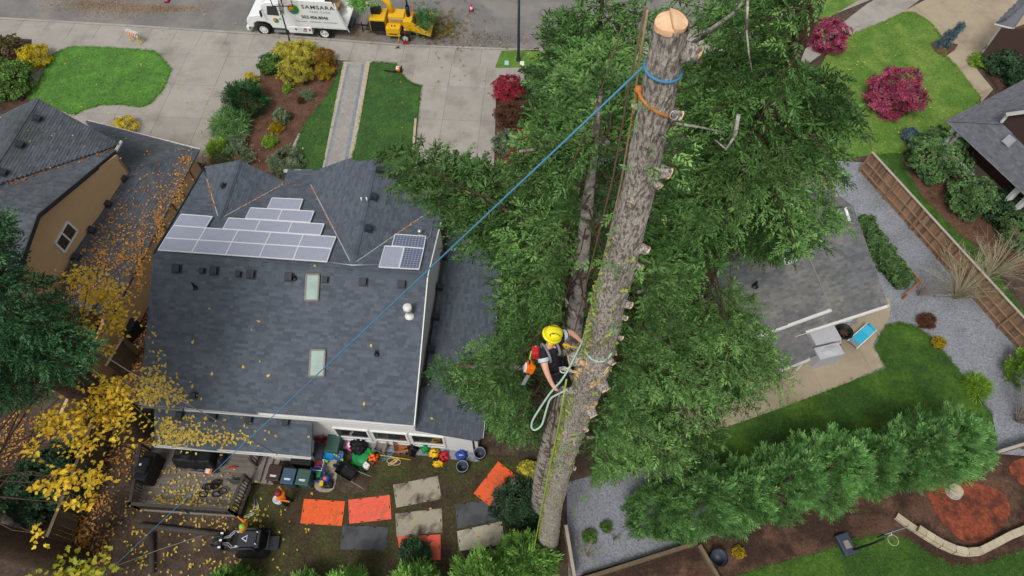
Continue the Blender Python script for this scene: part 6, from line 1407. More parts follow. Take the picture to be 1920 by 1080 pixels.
t = thing('deck_bench', 'dark slatted bench piece leaning by the deck stairs', 'bench', P(437, 905, dz)); MB().slab([P(422, 896, dz + .4), P(452, 902, dz + .4), P(450, 908, dz + .1), P(436, 908, dz + .1)], .04).build('seat', 'deck_rail', t); MB().beam(P(437, 902, dz), P(437, 902, dz + .3), .08, .08).build('leg', 'deck_rail', t)
# wheeled bins
def bin_(x, y, mat, label, rz=R(-6)):
    t = thing('wheeled_bin', label, 'bin', P(x, y), rz, 'wheeled bins by the deck stairs')
    MB().box((0, 0, .5), (.5, .58, .95)).build('body', mat, t, local=True); t.children[0].data.transform(Matrix.Identity(4))
    ld = bev(MB().box((0, -.02, 1.0), (.62, .74, .07)).build('lid', mat, t, local=True), .03); MB().box((0, -.15, 1.04), (.3, .04, .008)).box((0, -.2, 1.04), (.26, .03, .008)).build('lid_print', 'reflective', ld, local=True)
    MB().cyl((-.25, .36, .98), (.25, .36, .98), .025).build('handle', 'black_plastic', t, local=True)
    for s in (-.24, .24): MB().cyl((s - .04, .27, .13), (s + .04, .27, .13), .13).build('wheel', 'rubber', t, local=True)
bin_(552, 903, 'blue_bin', 'blue grey wheeled bin, middle of the three by the stairs'); bin_(579, 905, 'green_bin', 'green wheeled bin right of the blue grey one'); bin_(526, 897, 'brown_bin', 'dark brown wheeled bin next to the deck stairs')
one('storage_box', bev(MB().box(P(597, 848, .3), (.75, .75, .6), R(-6)).box(P(597, 848, .63), (.8, .8, .06), R(-6)).build('storage_box', 'metal_dark', None, P(597, 848)), .03) and MB().bbox(P(597, 848, .68), (.82, .82, .06), .02, R(-6)), 'metal_dark', 'dark grey plastic storage box lid against the white house corner', 'box', P(597, 848)) if False else None
def boxy(name, x, y, d, mat, label, cat, rz=R(-6), lid=None, b=.03):
    t = thing(name, label, cat, P(x, y), rz); bev(MB().box((0, 0, d[2] / 2), d).build('body', mat, t, local=True), b)
    bev(MB().box((0, 0, d[2] + .03), (d[0] * 1.05, d[1] * 1.05, .06)).build('lid', lid or mat, t, local=True), b * .6); return t
boxy('storage_box', 598, 852, (.75, .75, .55), 'metal_dark', 'dark grey storage box against the white house corner', 'box')
boxy('storage_box', 632, 838, (.6, .95, .8), 'green_bin', 'grey green tall cabinet beside the white wall', 'cabinet')
boxy('cover', 574, 868, (.95, .6, .75), 'black_cloth', 'black covered bin behind the wheeled bins', 'bin')
def open_tub(name, x, y, r, h, mat, rim, label, cat='tub', sq=False, z=0.0):
    t = thing(name, label, cat, P(x, y, z)); n = 4 if sq else 28; m = Matrix.Rotation(R(39 if sq else 0), 3, 'Z')
    MB().lathe((0, 0, 0), [(0, .02), (r * .8, .02), (r * .95, h), (r, h), (r * .85, 0), (0, 0)], n, m, not sq).build('tub', mat, t, local=True); MB().lathe((0, 0, h), [(r * .93, -.01), (r * .95, .03), (r * 1.03, .03), (r * 1.04, -.02), (r * .97, -.03)], n, m, not sq).build('rim', rim, t, local=True); return t
open_tub('round_tub', 868, 880, .28, .5, 'tub_blue', 'tub_rim', 'dark blue round tub standing on the mud'); open_tub('round_tub', 900, 855, .28, .5, 'tub_blue', 'tub_rim', 'dark blue round tub at the white house corner')
open_tub('round_tub', 1342, 1050, .38, .6, 'tub_blue', 'black_plastic', 'dark round tub beside the timber planting bed'); 
t = open_tub('crate', 599, 876, .38, .4, 'reflective', 'reflective', 'white square crate with red inside behind the bins', 'crate', True); MB().box((0, 0, .18), (.36, .36, .25), R(-6)).build('contents', 'red_steel', t, local=True)
t = open_tub('crate', 599, 893, .36, .45, 'navy_plastic', 'navy_plastic', 'blue and black tub with green thing inside', 'crate'); MB().bbox((.03, 0, .25), (.22, .26, .2), .03).build('contents', 'green_plastic', t, local=True)
# toys
t = thing('water_table', 'bright blue plastic water table toy on the back slab', 'toy', P(628, 858)); 
for x, r in ((-.17, .3), (.27, .24)): MB().lathe((x, -.05 * (x > 0), 0), [(0, .42), (r * .85, .42), (r * .95, .52), (r, .52), (r * .9, .36), (0, .36)], 24).build('basin', 'blue_plastic', t, local=True)
for x, y, m in ((-.3, -.25, 'lime_plastic'), (.45, -.22, 'lime_plastic'), (-.3, .2, 'lime_plastic'), (.4, .15, 'lime_plastic')): MB().cyl((x, y, 0), (x, y, .4), .06).build('leg', m, t, local=True)
for x, y, m in ((.2, -.05, 'yellow_plastic'), (.32, -.1, 'orange_plastic'), (.1, 0, 'lime_plastic'), (.35, .05, 'red_plastic')): MB().blob((x, y, .5), (.05, .05, .06), 6).build('toy_piece', m, t, local=True)
t = thing('sandbox', 'green turtle shaped sandbox on the back slab', 'sandbox', P(681, 858)); MB().lathe((0, 0, 0), [(0, .16), (.32, .17), (.42, .22), (.5, .2), (.52, .1), (.48, 0)], 28).build('shell', 'green_plastic', t, local=True); MB().lathe((0, 0, .1), [(0, .14), (.15, .135), (.3, .1), (.33, .08)], 24).build('lid_rings', 'green_plastic', t, local=True)
for a in (30, 150, 215, 270, 325): MB().blob((math.cos(R(a)) * .52, math.sin(R(a)) * .52, .1), (.13, .13, .1), 7).build('flipper', 'green_plastic', t, local=True)
t = thing('tarp', 'dark grey crumpled tarp over the green sandbox', 'tarp', P(676, 838, .0)); MB().blob((-.05, 0, .28), (.42, .45, .3), 14, .5, 3).build('cloth', 'black_cloth', t, local=True)
t = thing('toy_basin', 'pink and white ring shaped toy against the wall', 'toy', P(663, 838)); MB().lathe((0, 0, 0), [(.1, .3), (.12, .42), (.26, .42), (.3, .3), (.26, 0)], 20).build('ring', 'pink_plastic', t, local=True); MB().lathe((0, 0, .43), [(.12, 0), (.19, .01), (.2, 0)], 20).build('inner_ring', 'reflective', t, local=True); MB().bbox((0, .24, .45), (.5, .08, .1), .03).build('back', 'reflective', t, local=True)
t = thing('flower_pot', 'dark red potted plant in the white house corner', 'plant', P(612, 838)); MB().lathe((0, 0, 0), [(.14, 0), (.2, .35), (.16, .35)], 14).build('pot', 'brown_bin', t, local=True); scatter('leaves', LEAF, [tuple(t.location + Vector((random.gauss(0, .15), random.gauss(0, .15), .5 + random.gauss(0, .1)))) for k in range(40)], rng.normal(0, 1, (40, 3)), .2, 1.0, 'red_leaf', t)
# wheelbarrow with black tray
b = P(655, 890); t = thing('wheelbarrow', 'black wheelbarrow tray with pale handles', 'wheelbarrow', b, R(-28))
MB().slab([(-.35, -.2, .3), (.3, -.22, .3), (.3, .22, .3), (-.35, .2, .3)], .02).build('tray_floor', 'black_plastic', t, local=True)
mb = MB()
for q in ([(-.5, -.3, .62), (.45, -.33, .62), (.3, -.22, .3), (-.35, -.2, .3)], [(-.5, .3, .62), (.45, .33, .62), (.3, .22, .3), (-.35, .2, .3)], [(.45, -.33, .62), (.45, .33, .62), (.3, .22, .3), (.3, -.22, .3)], [(-.5, -.3, .62), (-.5, .3, .62), (-.35, .2, .3), (-.35, -.2, .3)]): mb.slab(q, .02)
mb.build('tray', 'black_plastic', t, local=True)
for s in (-1, 1): MB().tube([(-.75, s * .12, .25), (0, s * .25, .3), (1.15, s * .32, .6)], .022, 6).build('handle', 'weathered_wood', t, local=True); MB().beam((.35, s * .25, .32), (.42, s * .25, 0), .04, .04).build('leg', 'black_plastic', t, local=True)
wheel(t, (-.72, 0, .18), .18, .09)
# tools and bags
t = thing('pole_saw', 'long yellow pole saw lying along the back wall', 'pole saw', P(732, 857)); MB().tube([P(692, 850, .08), P(770, 862, .08)], .025, 6).build('pole', 'yellow_plastic', t); MB().bbox(P(694, 851, .1), (.3, .12, .12), .03).build('head', 'orange_plastic', t)
for px_0, py_0, n_, m_, lab in ((738, 864, 4, 'cream_rope', 'cream rope coil lying below the pole saw'), (727, 855, 3, 'blue_rope', 'blue grey rope coil by the wooden chair')):
    t = thing('rope_coil', lab, 'rope', P(px_0, py_0))
    for k in range(n_):
        c = P(px_0 + k * 3 - 4, py_0 + (k % 2) * 3, .04 + .02 * k); MB().tube([c + Vector((.22 * math.cos(a), .14 * math.sin(a + k), .01)) for a in np.linspace(0, 6.0, 18)], .018, 6).build('loop', m_, t)
def bag(x, y, r, mat, label, m2=None, cat='bag'):
    t = thing('gear_bag', label, cat, P(x, y)); MB().blob((0, 0, r[2] * .8), r, 12, .75, 2.6, flat=.78, seed=x).build('body', mat, t, local=True)
    MB().tube([(-r[0] * .5, -r[1] * .2, r[2] * 1.5), (0, -r[1] * .3, r[2] * 1.95), (r[0] * .5, -r[1] * .2, r[2] * 1.5)], .02, 6).build('strap', m2 or 'black_cloth', t, local=True)
bag(816, 852, (.22, .24, .26), 'yellow_plastic', 'yellow gear bag on the gravel border'); bag(831, 858, (.25, .26, .2), 'red_plastic', 'red jacket heap between the yellow bags'); bag(822, 870, (.24, .2, .16), 'yellow_plastic', 'yellow and black bag on the mud below the red jacket'); bag(826, 863, (.28, .16, .18), 'black_cloth', 'black bag under the red jacket')
bag(866, 855, (.24, .26, .2), 'navy_plastic', 'navy heap left of the corner tub', 'white_paint'); bag(700, 860, (.22, .2, .18), 'orange_plastic', 'orange hard hat and gear heap below the sandbox'); bag(697, 866, (.2, .2, .12), 'red_steel', 'dark red saw case on the mud by the blower'); bag(772, 845, (.3, .3, .25), 'black_cloth', 'black bag pile by the plant pots'); bag(798, 842, (.2, .25, .3), 'green_plastic', 'teal green watering can heap by the wall')
t = thing('climbing_gear', 'blue and orange helmet with black harness heap on the slab', 'gear', P(614, 905)); MB().blob((0, .12, .35), (.2, .17, .14), 9, .2).build('helmet', 'navy_plastic', t, local=True); MB().blob((-.02, .1, .45), (.1, .09, .06), 7, .1).build('helmet_patch', 'orange_plastic', t, local=True)
for k in range(7): MB().tube([(random.uniform(-.3, .3), random.uniform(-.3, .1), random.uniform(.05, .3)) for _ in range(4)], .03, 6).build('strap', random.choice(['black_cloth', 'black_cloth', 'grey_strap']), t, local=True)
MB().bbox((-.2, -.1, .2), (.2, .26, .3), .04).build('pouch', 'yellow_plastic', t, local=True); MB().bbox((.1, -.12, .15), (.4, .36, .28), .06).build('pack', 'black_cloth', t, local=True)
def chair(x, y, mat, label, rz):
    t = thing('garden_chair', label, 'chair', P(x, y), rz)
    for k in range(5): MB().box((-.2 + k * .1, 0, .4), (.085, .45, .025)).build('seat_slat', mat, t, local=True); MB().beam((-.2 + k * .1, .22, .42), (-.2 + k * .1, .38, .85), .075, .02).build('back_slat', mat, t, local=True)
    for sx in (-.24, .24):
        for sy in (-.22, .22): MB().beam((sx, sy, 0), (sx, sy, .55), .05, .05).build('leg', mat, t, local=True)
        MB().box((sx, 0, .57), (.09, .55, .03)).build('armrest', mat, t, local=True)
chair(717, 842, 'weathered_wood', 'grey folding chair against the rear windows', R(160)); chair(757, 844, 'cedar_rail', 'brown wooden chair between grey chair and bags', R(100))
# hand cart frame on the mud
t = thing('hand_cart', 'pale metal frame lying beside the deck stairs', 'frame', P(478, 945)); 
for a, b in (((478, 930), (476, 958)), ((480, 930), (486, 955)), ((457, 968), (486, 956)), ((458, 971), (486, 959))): MB().tube([P(*a, .06), P(*b, .06)], .02, 6).build('rail', 'galvanised', t)
# ------------------------------------------------------------ mini loader
b = P(478, 1020); t = thing('mini_loader', 'black tracked mini loader with silver hoses on the backyard', 'loader', b, R(180))
for s in (-1, 1):
    extr(MB(), [(-.65, .08), (-.75, .25), (-.6, .42), (.5, .42), (.65, .25), (.55, .05), (-.5, .0)], s * .5 - .12, s * .5 + .12).build('track', 'rubber', t, local=True)
    MB().tube([(-.45, s * .42, .75), (-.3, s * .42, 1.25), (.4, s * .42, 1.1), (1.1, s * .35, .5)], .06, 8).build('lift_arm', 'metal_dark', t, local=True)
    MB().tube([(.1, s * .25, 1.2), (.6, s * .3, 1.05), (.85, s * .12, .9), (1.2, s * .1, .75)], .022, 6).build('hydraulic_hose', 'aluminium', t, local=True); MB().tube([(.1, s * .3, 1.2), (.65, s * .36, 1.05), (.9, s * .2, .85), (1.2, s * .16, .7)], .022, 6).build('hydraulic_hose', 'aluminium', t, local=True)
bev(MB().box((0, 0, .75), (1.2, .75, .7)).build('body', 'black_plastic', t, local=True), .06); bev(MB().box((-.05, 0, 1.15), (.8, .66, .14)).build('hood', 'metal_dark', t, local=True), .03)
MB().slab([(-.05, -.15, 1.225), (-.05, .15, 1.225), (.2, 0, 1.225)], .006, (0, 0, 1)).build('warning_triangle', 'reflective', t, local=True); MB().slab([(-.03, -.1, 1.233), (-.03, .1, 1.233), (.14, 0, 1.233)], .006, (0, 0, 1)).build('triangle_fill', 'black_plastic', t, local=True)
MB().box((-.55, 0, 1.2), (.1, .7, .12)).build('control_panel', 'metal_dark', t, local=True); MB().tube([(-.6, -.38, .6), (-.95, -.38, 1.05), (-.95, .38, 1.05), (-.6, .38, .6)], .03, 6).build('rear_bar', 'metal_dark', t, local=True); MB().box((-.9, 0, .2), (.5, .6, .05)).build('operator_step', 'metal_dark', t, local=True)
for y in (-.25, .25): MB().cyl((-.5, y, 1.2), (-.5, y, 1.4), .025).build('lever', 'white_paint', t, local=True)
MB().box((1.25, 0, .6), (.1, .7, .5)).build('mount_plate', 'metal_dark', t, local=True)
for k in range(5): MB().box((1.25, -.3 + k * .15, .86), (.12, .08, .02)).build('mount_stripe', 'reflective' if k % 2 == 0 else 'black_plastic', t, local=True)
MB().tube([(1.3, -.2, .5), (1.6, -.25, .45), (1.85, -.1, .3)], .07, 8).tube([(1.3, .2, .5), (1.6, .25, .45), (1.85, .1, .3)], .07, 8).build('grapple', 'metal_dark', t, local=True); MB().lathe((1.55, 0, .4), [(0, .2), (.15, .18), (.17, 0)], 12).build('rotator', 'metal_dark', t, local=True)
for a, b_, lab in (((262, 985), (430, 1003), 'long dark log lying left of the mini loader'), ((285, 1000), (285, 1075), 'dark log lying across below the long log')): one('log', MB().tube([P(*a, .12), P(*b_, .12)], [.13, .12], 10), 'deck_rail', lab, 'log', gz(P(*a), 0))

# ------------------------------------------------------------ patio things
b = P(1530, 648); t = thing('covered_furniture', 'pale grey cloth covered table on the patio', 'covered furniture', P(1536, 640), PA); 
bev(MB().box((.0, 0, .4), (1.6, 1.0, .8), taper=.94).build('cover', 'grey_cloth', t, local=True), .06, 3)
t = thing('covered_furniture', 'pale grey cloth covered grill on the patio edge', 'covered furniture', P(1540, 674), PA); bev(MB().box((0, 0, .52), (1.6, .8, 1.05), taper=.86).blob((.1, 0, .95), (.6, .32, .18), 10, .2).build('cover', 'grey_cloth', t, local=True), .08, 3)
t = thing('fire_pit', 'black round fire pit filled with wood on the patio', 'fire pit', P(1577, 628)); MB().lathe((0, 0, 0), [(.3, 0), (.36, .3), (.46, .4), (.48, .42), (.46, .44), (.36, .36), (.3, .2), (0, .18)], 28).build('bowl', 'black_plastic', t, local=True)
for k in range(7): a = k * .9; MB().tube([(math.cos(a) * .26, math.sin(a) * .26, .3), (-math.cos(a) * .22, -math.sin(a) * .22, .38)], .04, 7).build('firewood', 'brown_bark', t, local=True)
t = thing('cut_log', 'pale cut log standing beside the fire pit', 'log', P(1567, 646)); MB().lathe((0, 0, 0), [(.18, 0), (.2, .02), (.19, .36), (.17, .37)], 18).build('bark', 'brown_bark', t, local=True); MB().lathe((0, 0, .365), [(.175, 0), (0, .01)], 18).build('cut_face', 'timber', t, local=True)
t = thing('lounge_chair', 'turquoise sling lounge chair on the patio', 'chair', P(1612, 634), R(-52)); M('turquoise', '#2fa8c8', .6, .06, 4)
MB().slab([(-.25, -.55, .3), (.25, -.55, .3), (.25, .2, .34), (-.25, .2, .34)], .03).build('seat', 'turquoise', t, local=True); MB().slab([(-.25, .2, .34), (.25, .2, .34), (.25, .62, .6), (-.25, .62, .6)], .03).build('backrest', 'turquoise', t, local=True); MB().tube([(-.24, .6, .62), (.24, .6, .62)], .06, 10).build('headrest', 'turquoise', t, local=True); MB().slab([(-.25, -.8, .26), (.25, -.8, .26), (.25, -.56, .3), (-.25, -.56, .3)], .03).build('footrest', 'grey_strap', t, local=True)
for s in (-.29, .29):
    MB().tube([(s, -.85, .26), (s, .2, .33), (s, .65, .62)], .025, 8).build('frame_tube', 'white_paint', t, local=True)
    for y in (-.6, .3): MB().beam((s, y, 0), (s, y, .32), .03, .03).build('leg', 'white_paint', t, local=True)
t = thing('garden_table', 'white marbled patio table under the fir branches', 'table', P(1335, 725), PA + R(-75)); MB().bbox((0, 0, .72), (1.1, .75, .04), .015).build('table_top', 'reflective', t, local=True)
for sx in (-.48, .48):
    for sy in (-.3, .3): MB().beam((sx, sy, 0), (sx, sy, .7), .04, .04).build('leg', 'white_paint', t, local=True)
t = open_tub('planter_pot', 1384, 738, .3, .35, 'brown_bin', 'brown_bin', 'dark round plant pot on the patio under the fir', 'pot'); scatter('leaves', LEAF, [tuple(t.location + Vector((random.gauss(0, .1), random.gauss(0, .1), .35))) for k in range(40)], rng.normal(0, 1, (40, 3)), .2, 1.0, 'box_green', t)
t = thing('white_urn', 'small white urn beside the patio table', 'urn', P(1357, 728)); MB().lathe((0, 0, 0), [(.12, 0), (.2, .2), (.17, .4), (.12, .45), (0, .42)], 18).build('body', 'white_paint', t, local=True)
tag(MB().prism([tuple(P(1592 + 16 * math.cos(a), 598 + 14 * math.sin(a))[:2]) for a in np.linspace(0, 6.28, 18, endpoint=False)], .0, .03).build('round_mat', 'gravel', None), 'round grey stone patch on the patio by the lounge chair', 'mat')
t = thing('edging_ring', 'black edging ring around the small yellow plant on gravel', 'edging', P(1757, 645)); MB().tube([P(1757, 645, .04) + Vector((.3 * math.cos(a), .3 * math.sin(a), 0)) for a in np.linspace(0, 6.28, 24)], .03, 6).build('ring', 'black_plastic', t)
# rear right basketball hoop
b = P(1583, 1022); t = thing('basketball_hoop', 'portable basketball hoop with pale rim on the lower right lawn', 'basketball hoop', b, R(16)); 
bev(MB().box((0, 0, .15), (.62, .95, .28)).build('base', 'tub_blue', t, local=True), .06); MB().slab([(-.15, -.2, .295), (.15, -.2, .295), (.12, .15, .295), (-.12, .15, .295)], .01, (0, 0, 1)).build('base_recess', 'weathered_wood', t, local=True)
MB().tube([(.15, -.3, .2), (.45, -.35, 1.4), (.62, -.35, 2.2)], .045, 10).build('pole', 'black_plastic', t, local=True)
MB().beam((.6, -.32, 2.1), (1.0, -.25, 2.3), .05, .05).build('arm', 'black_plastic', t, local=True); MB().box((1.05, -.2, 2.35), (1.1, .04, .72)).build('backboard', 'black_plastic', t, local=True); MB().box((1.05, -.225, 2.7), (1.12, .03, .03)).build('backboard_edge', 'galvanised', t, local=True)
MB().tube([(1.05 + .22 * math.cos(a), -.5 + .22 * math.sin(a), 2.1) for a in np.linspace(0, 6.283, 24)], .014, 6).build('rim', 'timber', t, local=True); MB().box((1.05, -.25, 2.1), (.14, .1, .06)).build('rim_bracket', 'reflective', t, local=True)
for k in range(12): a = k * .5236; MB().tube([(1.05 + .22 * math.cos(a), -.5 + .22 * math.sin(a), 2.1), (1.05 + .13 * math.cos(a + .3), -.5 + .13 * math.sin(a + .3), 1.7)], .006, 4).build('net_cord', 'timber', t, local=True)
# black air unit by the tan house
t = thing('heat_pump', 'dark box unit in the leaf filled side yard of the tan house', 'box', P(250, 625), R(-20)); bev(MB().box((0, 0, .45), (.8, 1.0, .85)).build('body', 'black_plastic', t, local=True), .05); MB().box((0, 0, .89), (.7, .9, .02)).build('top_panel', 'metal_dark', t, local=True); MB().tube([(.3, .4, .9), (.38, .55, 1.0)], .03, 6).build('pipe', 'white_paint', t, local=True)

# ------------------------------------------------------------ ropes on the tree
def rope(label, pts, r, mat, name='rope', n=7):
    pts = [Vector(p) for p in pts]; return one(name, MB().tube(pts, r, n), mat, label, 'rope', tuple(pts[0]))
def ring_at(px, py, k=1.03, tilt=0, n=26, a0=0, a1=2 * math.pi, z=None):
    h, c = side(px, py); z = z or h.z; out = []
    for a in np.linspace(a0, a1, n):
        zz = z + tilt * math.cos(a) + .0; c = interp(tpath, tz, min(zz, ZTOP - .02)); r = interp(trad, tz, min(zz, ZTOP - .02)) * k + .012
        out.append(Vector((c.x + math.cos(a) * r, c.y + math.sin(a) * r, zz)))
    return out
rb_ = ring_at(1245, 150, 1.04, -.02); rope('blue rope looped round the limbed trunk near its top', rb_, .014, 'blue_rope')
anchor = min(rb_, key=lambda p: p.x)
end = P(205, 1070, 1.0); line_ = [anchor.lerp(end, s) + Vector((0, 0, -.9 * math.sin(math.pi * s) * 0)) for s in np.linspace(0, 1, 12)]
rope('long taut blue rope running from the trunk top down to the lower left', line_, [.0095 - .0002 * i for i in range(12)], 'blue_rope')
orr = [Wd(1194, 168, 6.05), Wd(1200, 182, 5.75), Wd(1212, 198, 5.65), Wd(1230, 210, 5.7), Wd(1250, 218, 5.85), Wd(1266, 220, 6.0)]
def wrap(pts, push=.02):
    out = []
    for x, y in pts: h, c = side(x, y, push); out.append(h)
    return out
t = thing('lanyard', 'orange lanyard across the upper trunk with steel ring', 'lanyard', tuple(wrap([(1230, 208)])[0]))
MB().tube(wrap([(1196, 168), (1202, 184), (1214, 198), (1230, 209), (1248, 217), (1258, 219)], .022), .016, 8).build('rope', 'orange_rope', t); hh = wrap([(1264, 216)], .05)[0]; MB().tube([hh + Vector((.035 * math.cos(a), .02 * math.sin(a), .03 * math.sin(a))) for a in np.linspace(0, 6.28, 14)], .006, 6).build('steel_ring', 'galvanised', t); MB().blob(wrap([(1197, 168)], .03)[0], (.035, .035, .04), 7, .2).build('knot', 'orange_rope', t)
rope('orange rope hanging beside the upper trunk', [Wd(1196, 172, 5.6), Wd(1188, 215, 6.3), Wd(1180, 250, 6.7), Wd(1172, 290, 7.2)], .012, 'orange_rope')
rope('tan rope running down along the left side of the limbed trunk', [Wd(1214, 20, 5.2), Wd(1200, 110, 5.7), Wd(1185, 220, 6.4), Wd(1165, 340, 7.2), Wd(1145, 430, 8.0), Wd(1128, 500, 8.7), Wd(1104, 588, 9.7)], .010, 'tan_rope')
rope('thin brown rope hanging in front of the left trunk', [Wd(1210, 15, 6.2), Wd(1180, 160, 7.2), Wd(1150, 330, 8.6), Wd(1115, 470, 10.4), Wd(1070, 650, 13.6), Wd(1030, 840, 20), Wd(1012, 920, 25)], .012, 'brown_rope')
rope('thin brown rope slanting behind the blue rope', [Wd(1168, 44, 7.0), Wd(1130, 160, 8.0), Wd(1085, 280, 9.2), Wd(1050, 370, 10.4)], .007, 'brown_rope')
rope('lime green rope running down the lower trunk', [Wd(1062, 712, 10.8), Wd(1052, 770, 12.6), Wd(1045, 810, 13.8), Wd(1030, 880, 17), Wd(1014, 960, 22), Wd(1003, 1020, 27), Wd(994, 1075, 30)], .016, 'lime_rope')
rope('thin grey cable crossing the left yard toward the deck', [P(-40, 515, 14), P(240, 695, 9), P(520, 852, 3.2)], .02, 'grey_twig')
rope('thin green cable crossing the dark fir on the left', [P(-40, 525, 14), P(110, 635, 12), P(300, 805, 6)], .014, 'lime_rope')
rope('grey tow rope lying from the loader to the lower left', [P(215, 1062, .4), P(300, 1030, .5), P(392, 1000, .5)], .015, 'grey_twig')

# ------------------------------------------------------------ people
def person(name, label, J, E, root, regions, mats, loc, hands=()):
    """one continuous skinned body; every face takes the material of the nearest bone"""
    names = list(J); ix = {n: i for i, n in enumerate(names)}
    me = bpy.data.meshes.new('tmp'); me.from_pydata([tuple(J[n][0]) for n in names], [(ix[a], ix[b]) for a, b in E], []); me.update()
    o = bpy.data.objects.new('tmp', me); COL.objects.link(o); sk = o.modifiers.new('skin', 'SKIN'); sk.use_smooth_shade = True; sk.branch_smoothing = .4
    lay = me.skin_vertices[0].data
    for n in names: r = J[n][1]; lay[ix[n]].radius = (r, r) if isinstance(r, float) else r; lay[ix[n]].use_root = (n == root)
    ss = o.modifiers.new('sub', 'SUBSURF'); ss.levels = 2; ss.render_levels = 2
    dg = bpy.context.evaluated_depsgraph_get(); m2 = bpy.data.meshes.new_from_object(o.evaluated_get(dg)); bpy.data.objects.remove(o)
    V = [v.co.copy() for v in m2.vertices]; Fs = [tuple(p.vertices) for p in m2.polygons]; seg = []
    for p in m2.polygons:
        c = p.center; best = None
        for a, b in E:
            A, B = Vector(J[a][0]), Vector(J[b][0]); tt = max(0, min(1, (c - A).dot(B - A) / max(1e-9, (B - A).length_squared))); d = (c - A.lerp(B, tt)).length
            if best is None or d < best[0]: best = (d, (a, b), tt)
        r = regions.get(best[1], regions.get('*')); seg.append(r if not isinstance(r, tuple) else (r[0] if best[2] < r[1] else r[2]))
    mb = MB(); mb.v = [tuple(v) for v in V]; mb.f = Fs
    for palm, dirs, mi, s in hands:                       # five fingers rooted in the palm
        for (d0, d1, L, r) in dirs:
            q = Vector(palm); pts = [q, q + Vector(d0) * L * .5 * s, q + (Vector(d0) * .55 + Vector(d1) * .4) * L * s]; k = len(mb.f); mb.tube(pts, [r * s, r * .9 * s, r * .65 * s], 6); seg += [mi] * (len(mb.f) - k)
    me3 = bpy.data.meshes.new(name); L0 = Vector(loc); me3.from_pydata([tuple(Vector(v) - L0) for v in mb.v], [], mb.f)
    for m in mats: me3.materials.append(MATS[m])
    me3.polygons.foreach_set('material_index', seg); me3.polygons.foreach_set('use_smooth', [True] * len(mb.f)); me3.update()
    root_ = thing('person', label, 'person', loc); ob = bpy.data.objects.new('body', me3); COL.objects.link(ob); ob.parent = root_; return root_
# --- climber
D0 = 10.6
J = {'pelvis': (Wd(1042, 698, 10.95), .15), 'waist': (Wd(1036, 682, 10.75), .145), 'chest': (Wd(1031, 662, 10.5), .17), 'neckb': (Wd(1032, 648, 10.32), .10), 'neck': (Wd(1034, 640, 10.22), .065), 'head': (Wd(1035, 628, 10.05), .10), 'crown': (Wd(1034, 622, 9.95), .08),
     'sA': (Wd(1047, 640, 10.3), .085), 'uA': (Wd(1058, 627, 10.25), .065), 'eA': (Wd(1070, 623, 10.3), .052), 'fA': (Wd(1080, 630, 10.35), .042), 'wA': (Wd(1087, 637, 10.4), .034), 'hA': (Wd(1092, 642, 10.42), .036),
     'sB': (Wd(1020, 662, 10.35), .09), 'uB': (Wd(1019, 674, 10.3), .068), 'eB': (Wd(1023, 692, 10.3), .052), 'fB': (Wd(1029, 708, 10.35), .043), 'wB': (Wd(1035, 720, 10.4), .034), 'hB': (Wd(1040, 727, 10.42), .036),
     'hipA': (Wd(1050, 688, 11.05), .125), 'kA': (Wd(1068, 672, 11.1), .09), 'cA': (Wd(1074, 682, 11.35), .075), 'aA': (Wd(1078, 692, 11.55), .055), 'tA': (Wd(1086, 692, 11.55), .045),
     'hipB': (Wd(1046, 706, 11.1), .125), 'kB': (Wd(1060, 710, 11.3), .095), 'cB': (Wd(1064, 718, 11.6), .08), 'aB': (Wd(1067, 726, 11.85), .06), 'tB': (Wd(1076, 728, 11.85), .05)}
Eg = [('pelvis', 'waist'), ('waist', 'chest'), ('chest', 'neckb'), ('neckb', 'neck'), ('neck', 'head'), ('head', 'crown'), ('chest', 'sA'), ('sA', 'uA'), ('uA', 'eA'), ('eA', 'fA'), ('fA', 'wA'), ('wA', 'hA'), ('chest', 'sB'), ('sB', 'uB'), ('uB', 'eB'), ('eB', 'fB'), ('fB', 'wB'), ('wB', 'hB'), ('pelvis', 'hipA'), ('hipA', 'kA'), ('kA', 'cA'), ('cA', 'aA'), ('aA', 'tA'), ('pelvis', 'hipB'), ('hipB', 'kB'), ('kB', 'cB'), ('cB', 'aB'), ('aB', 'tB')]
reg = {'*': 0, ('neckb', 'neck'): 1, ('neck', 'head'): 1, ('head', 'crown'): 1, ('uA', 'eA'): (0, .15, 1), ('eA', 'fA'): 1, ('fA', 'wA'): 1, ('wA', 'hA'): 1, ('uB', 'eB'): (0, .12, 1), ('eB', 'fB'): 1, ('fB', 'wB'): 1, ('wB', 'hB'): 1, ('pelvis', 'hipA'): 2, ('hipA', 'kA'): 2, ('kA', 'cA'): 2, ('cA', 'aA'): 2, ('aA', 'tA'): 3, ('pelvis', 'hipB'): 2, ('hipB', 'kB'): 2, ('kB', 'cB'): 2, ('cB', 'aB'): 2, ('aB', 'tB'): 3, ('pelvis', 'waist'): (2, .5, 0)}
def fingers(dirv, curl, s=1.0):
    d = Vector(dirv).normalized(); c = Vector(curl).normalized(); w = d.cross(c).normalized(); out = []
    for i, (L, o) in enumerate(((.085, -.45), (.095, -.15), (.09, .15), (.07, .42))): out.append((tuple((d + w * o).normalized()), tuple((c + w * o * .3).normalized()), L, .011))
    out.append((tuple((w * -1.0 + d * .3).normalized()), tuple((c * .5 + d).normalized()), .07, .013)); return out
hA, hB = J['hA'][0], J['hB'][0]
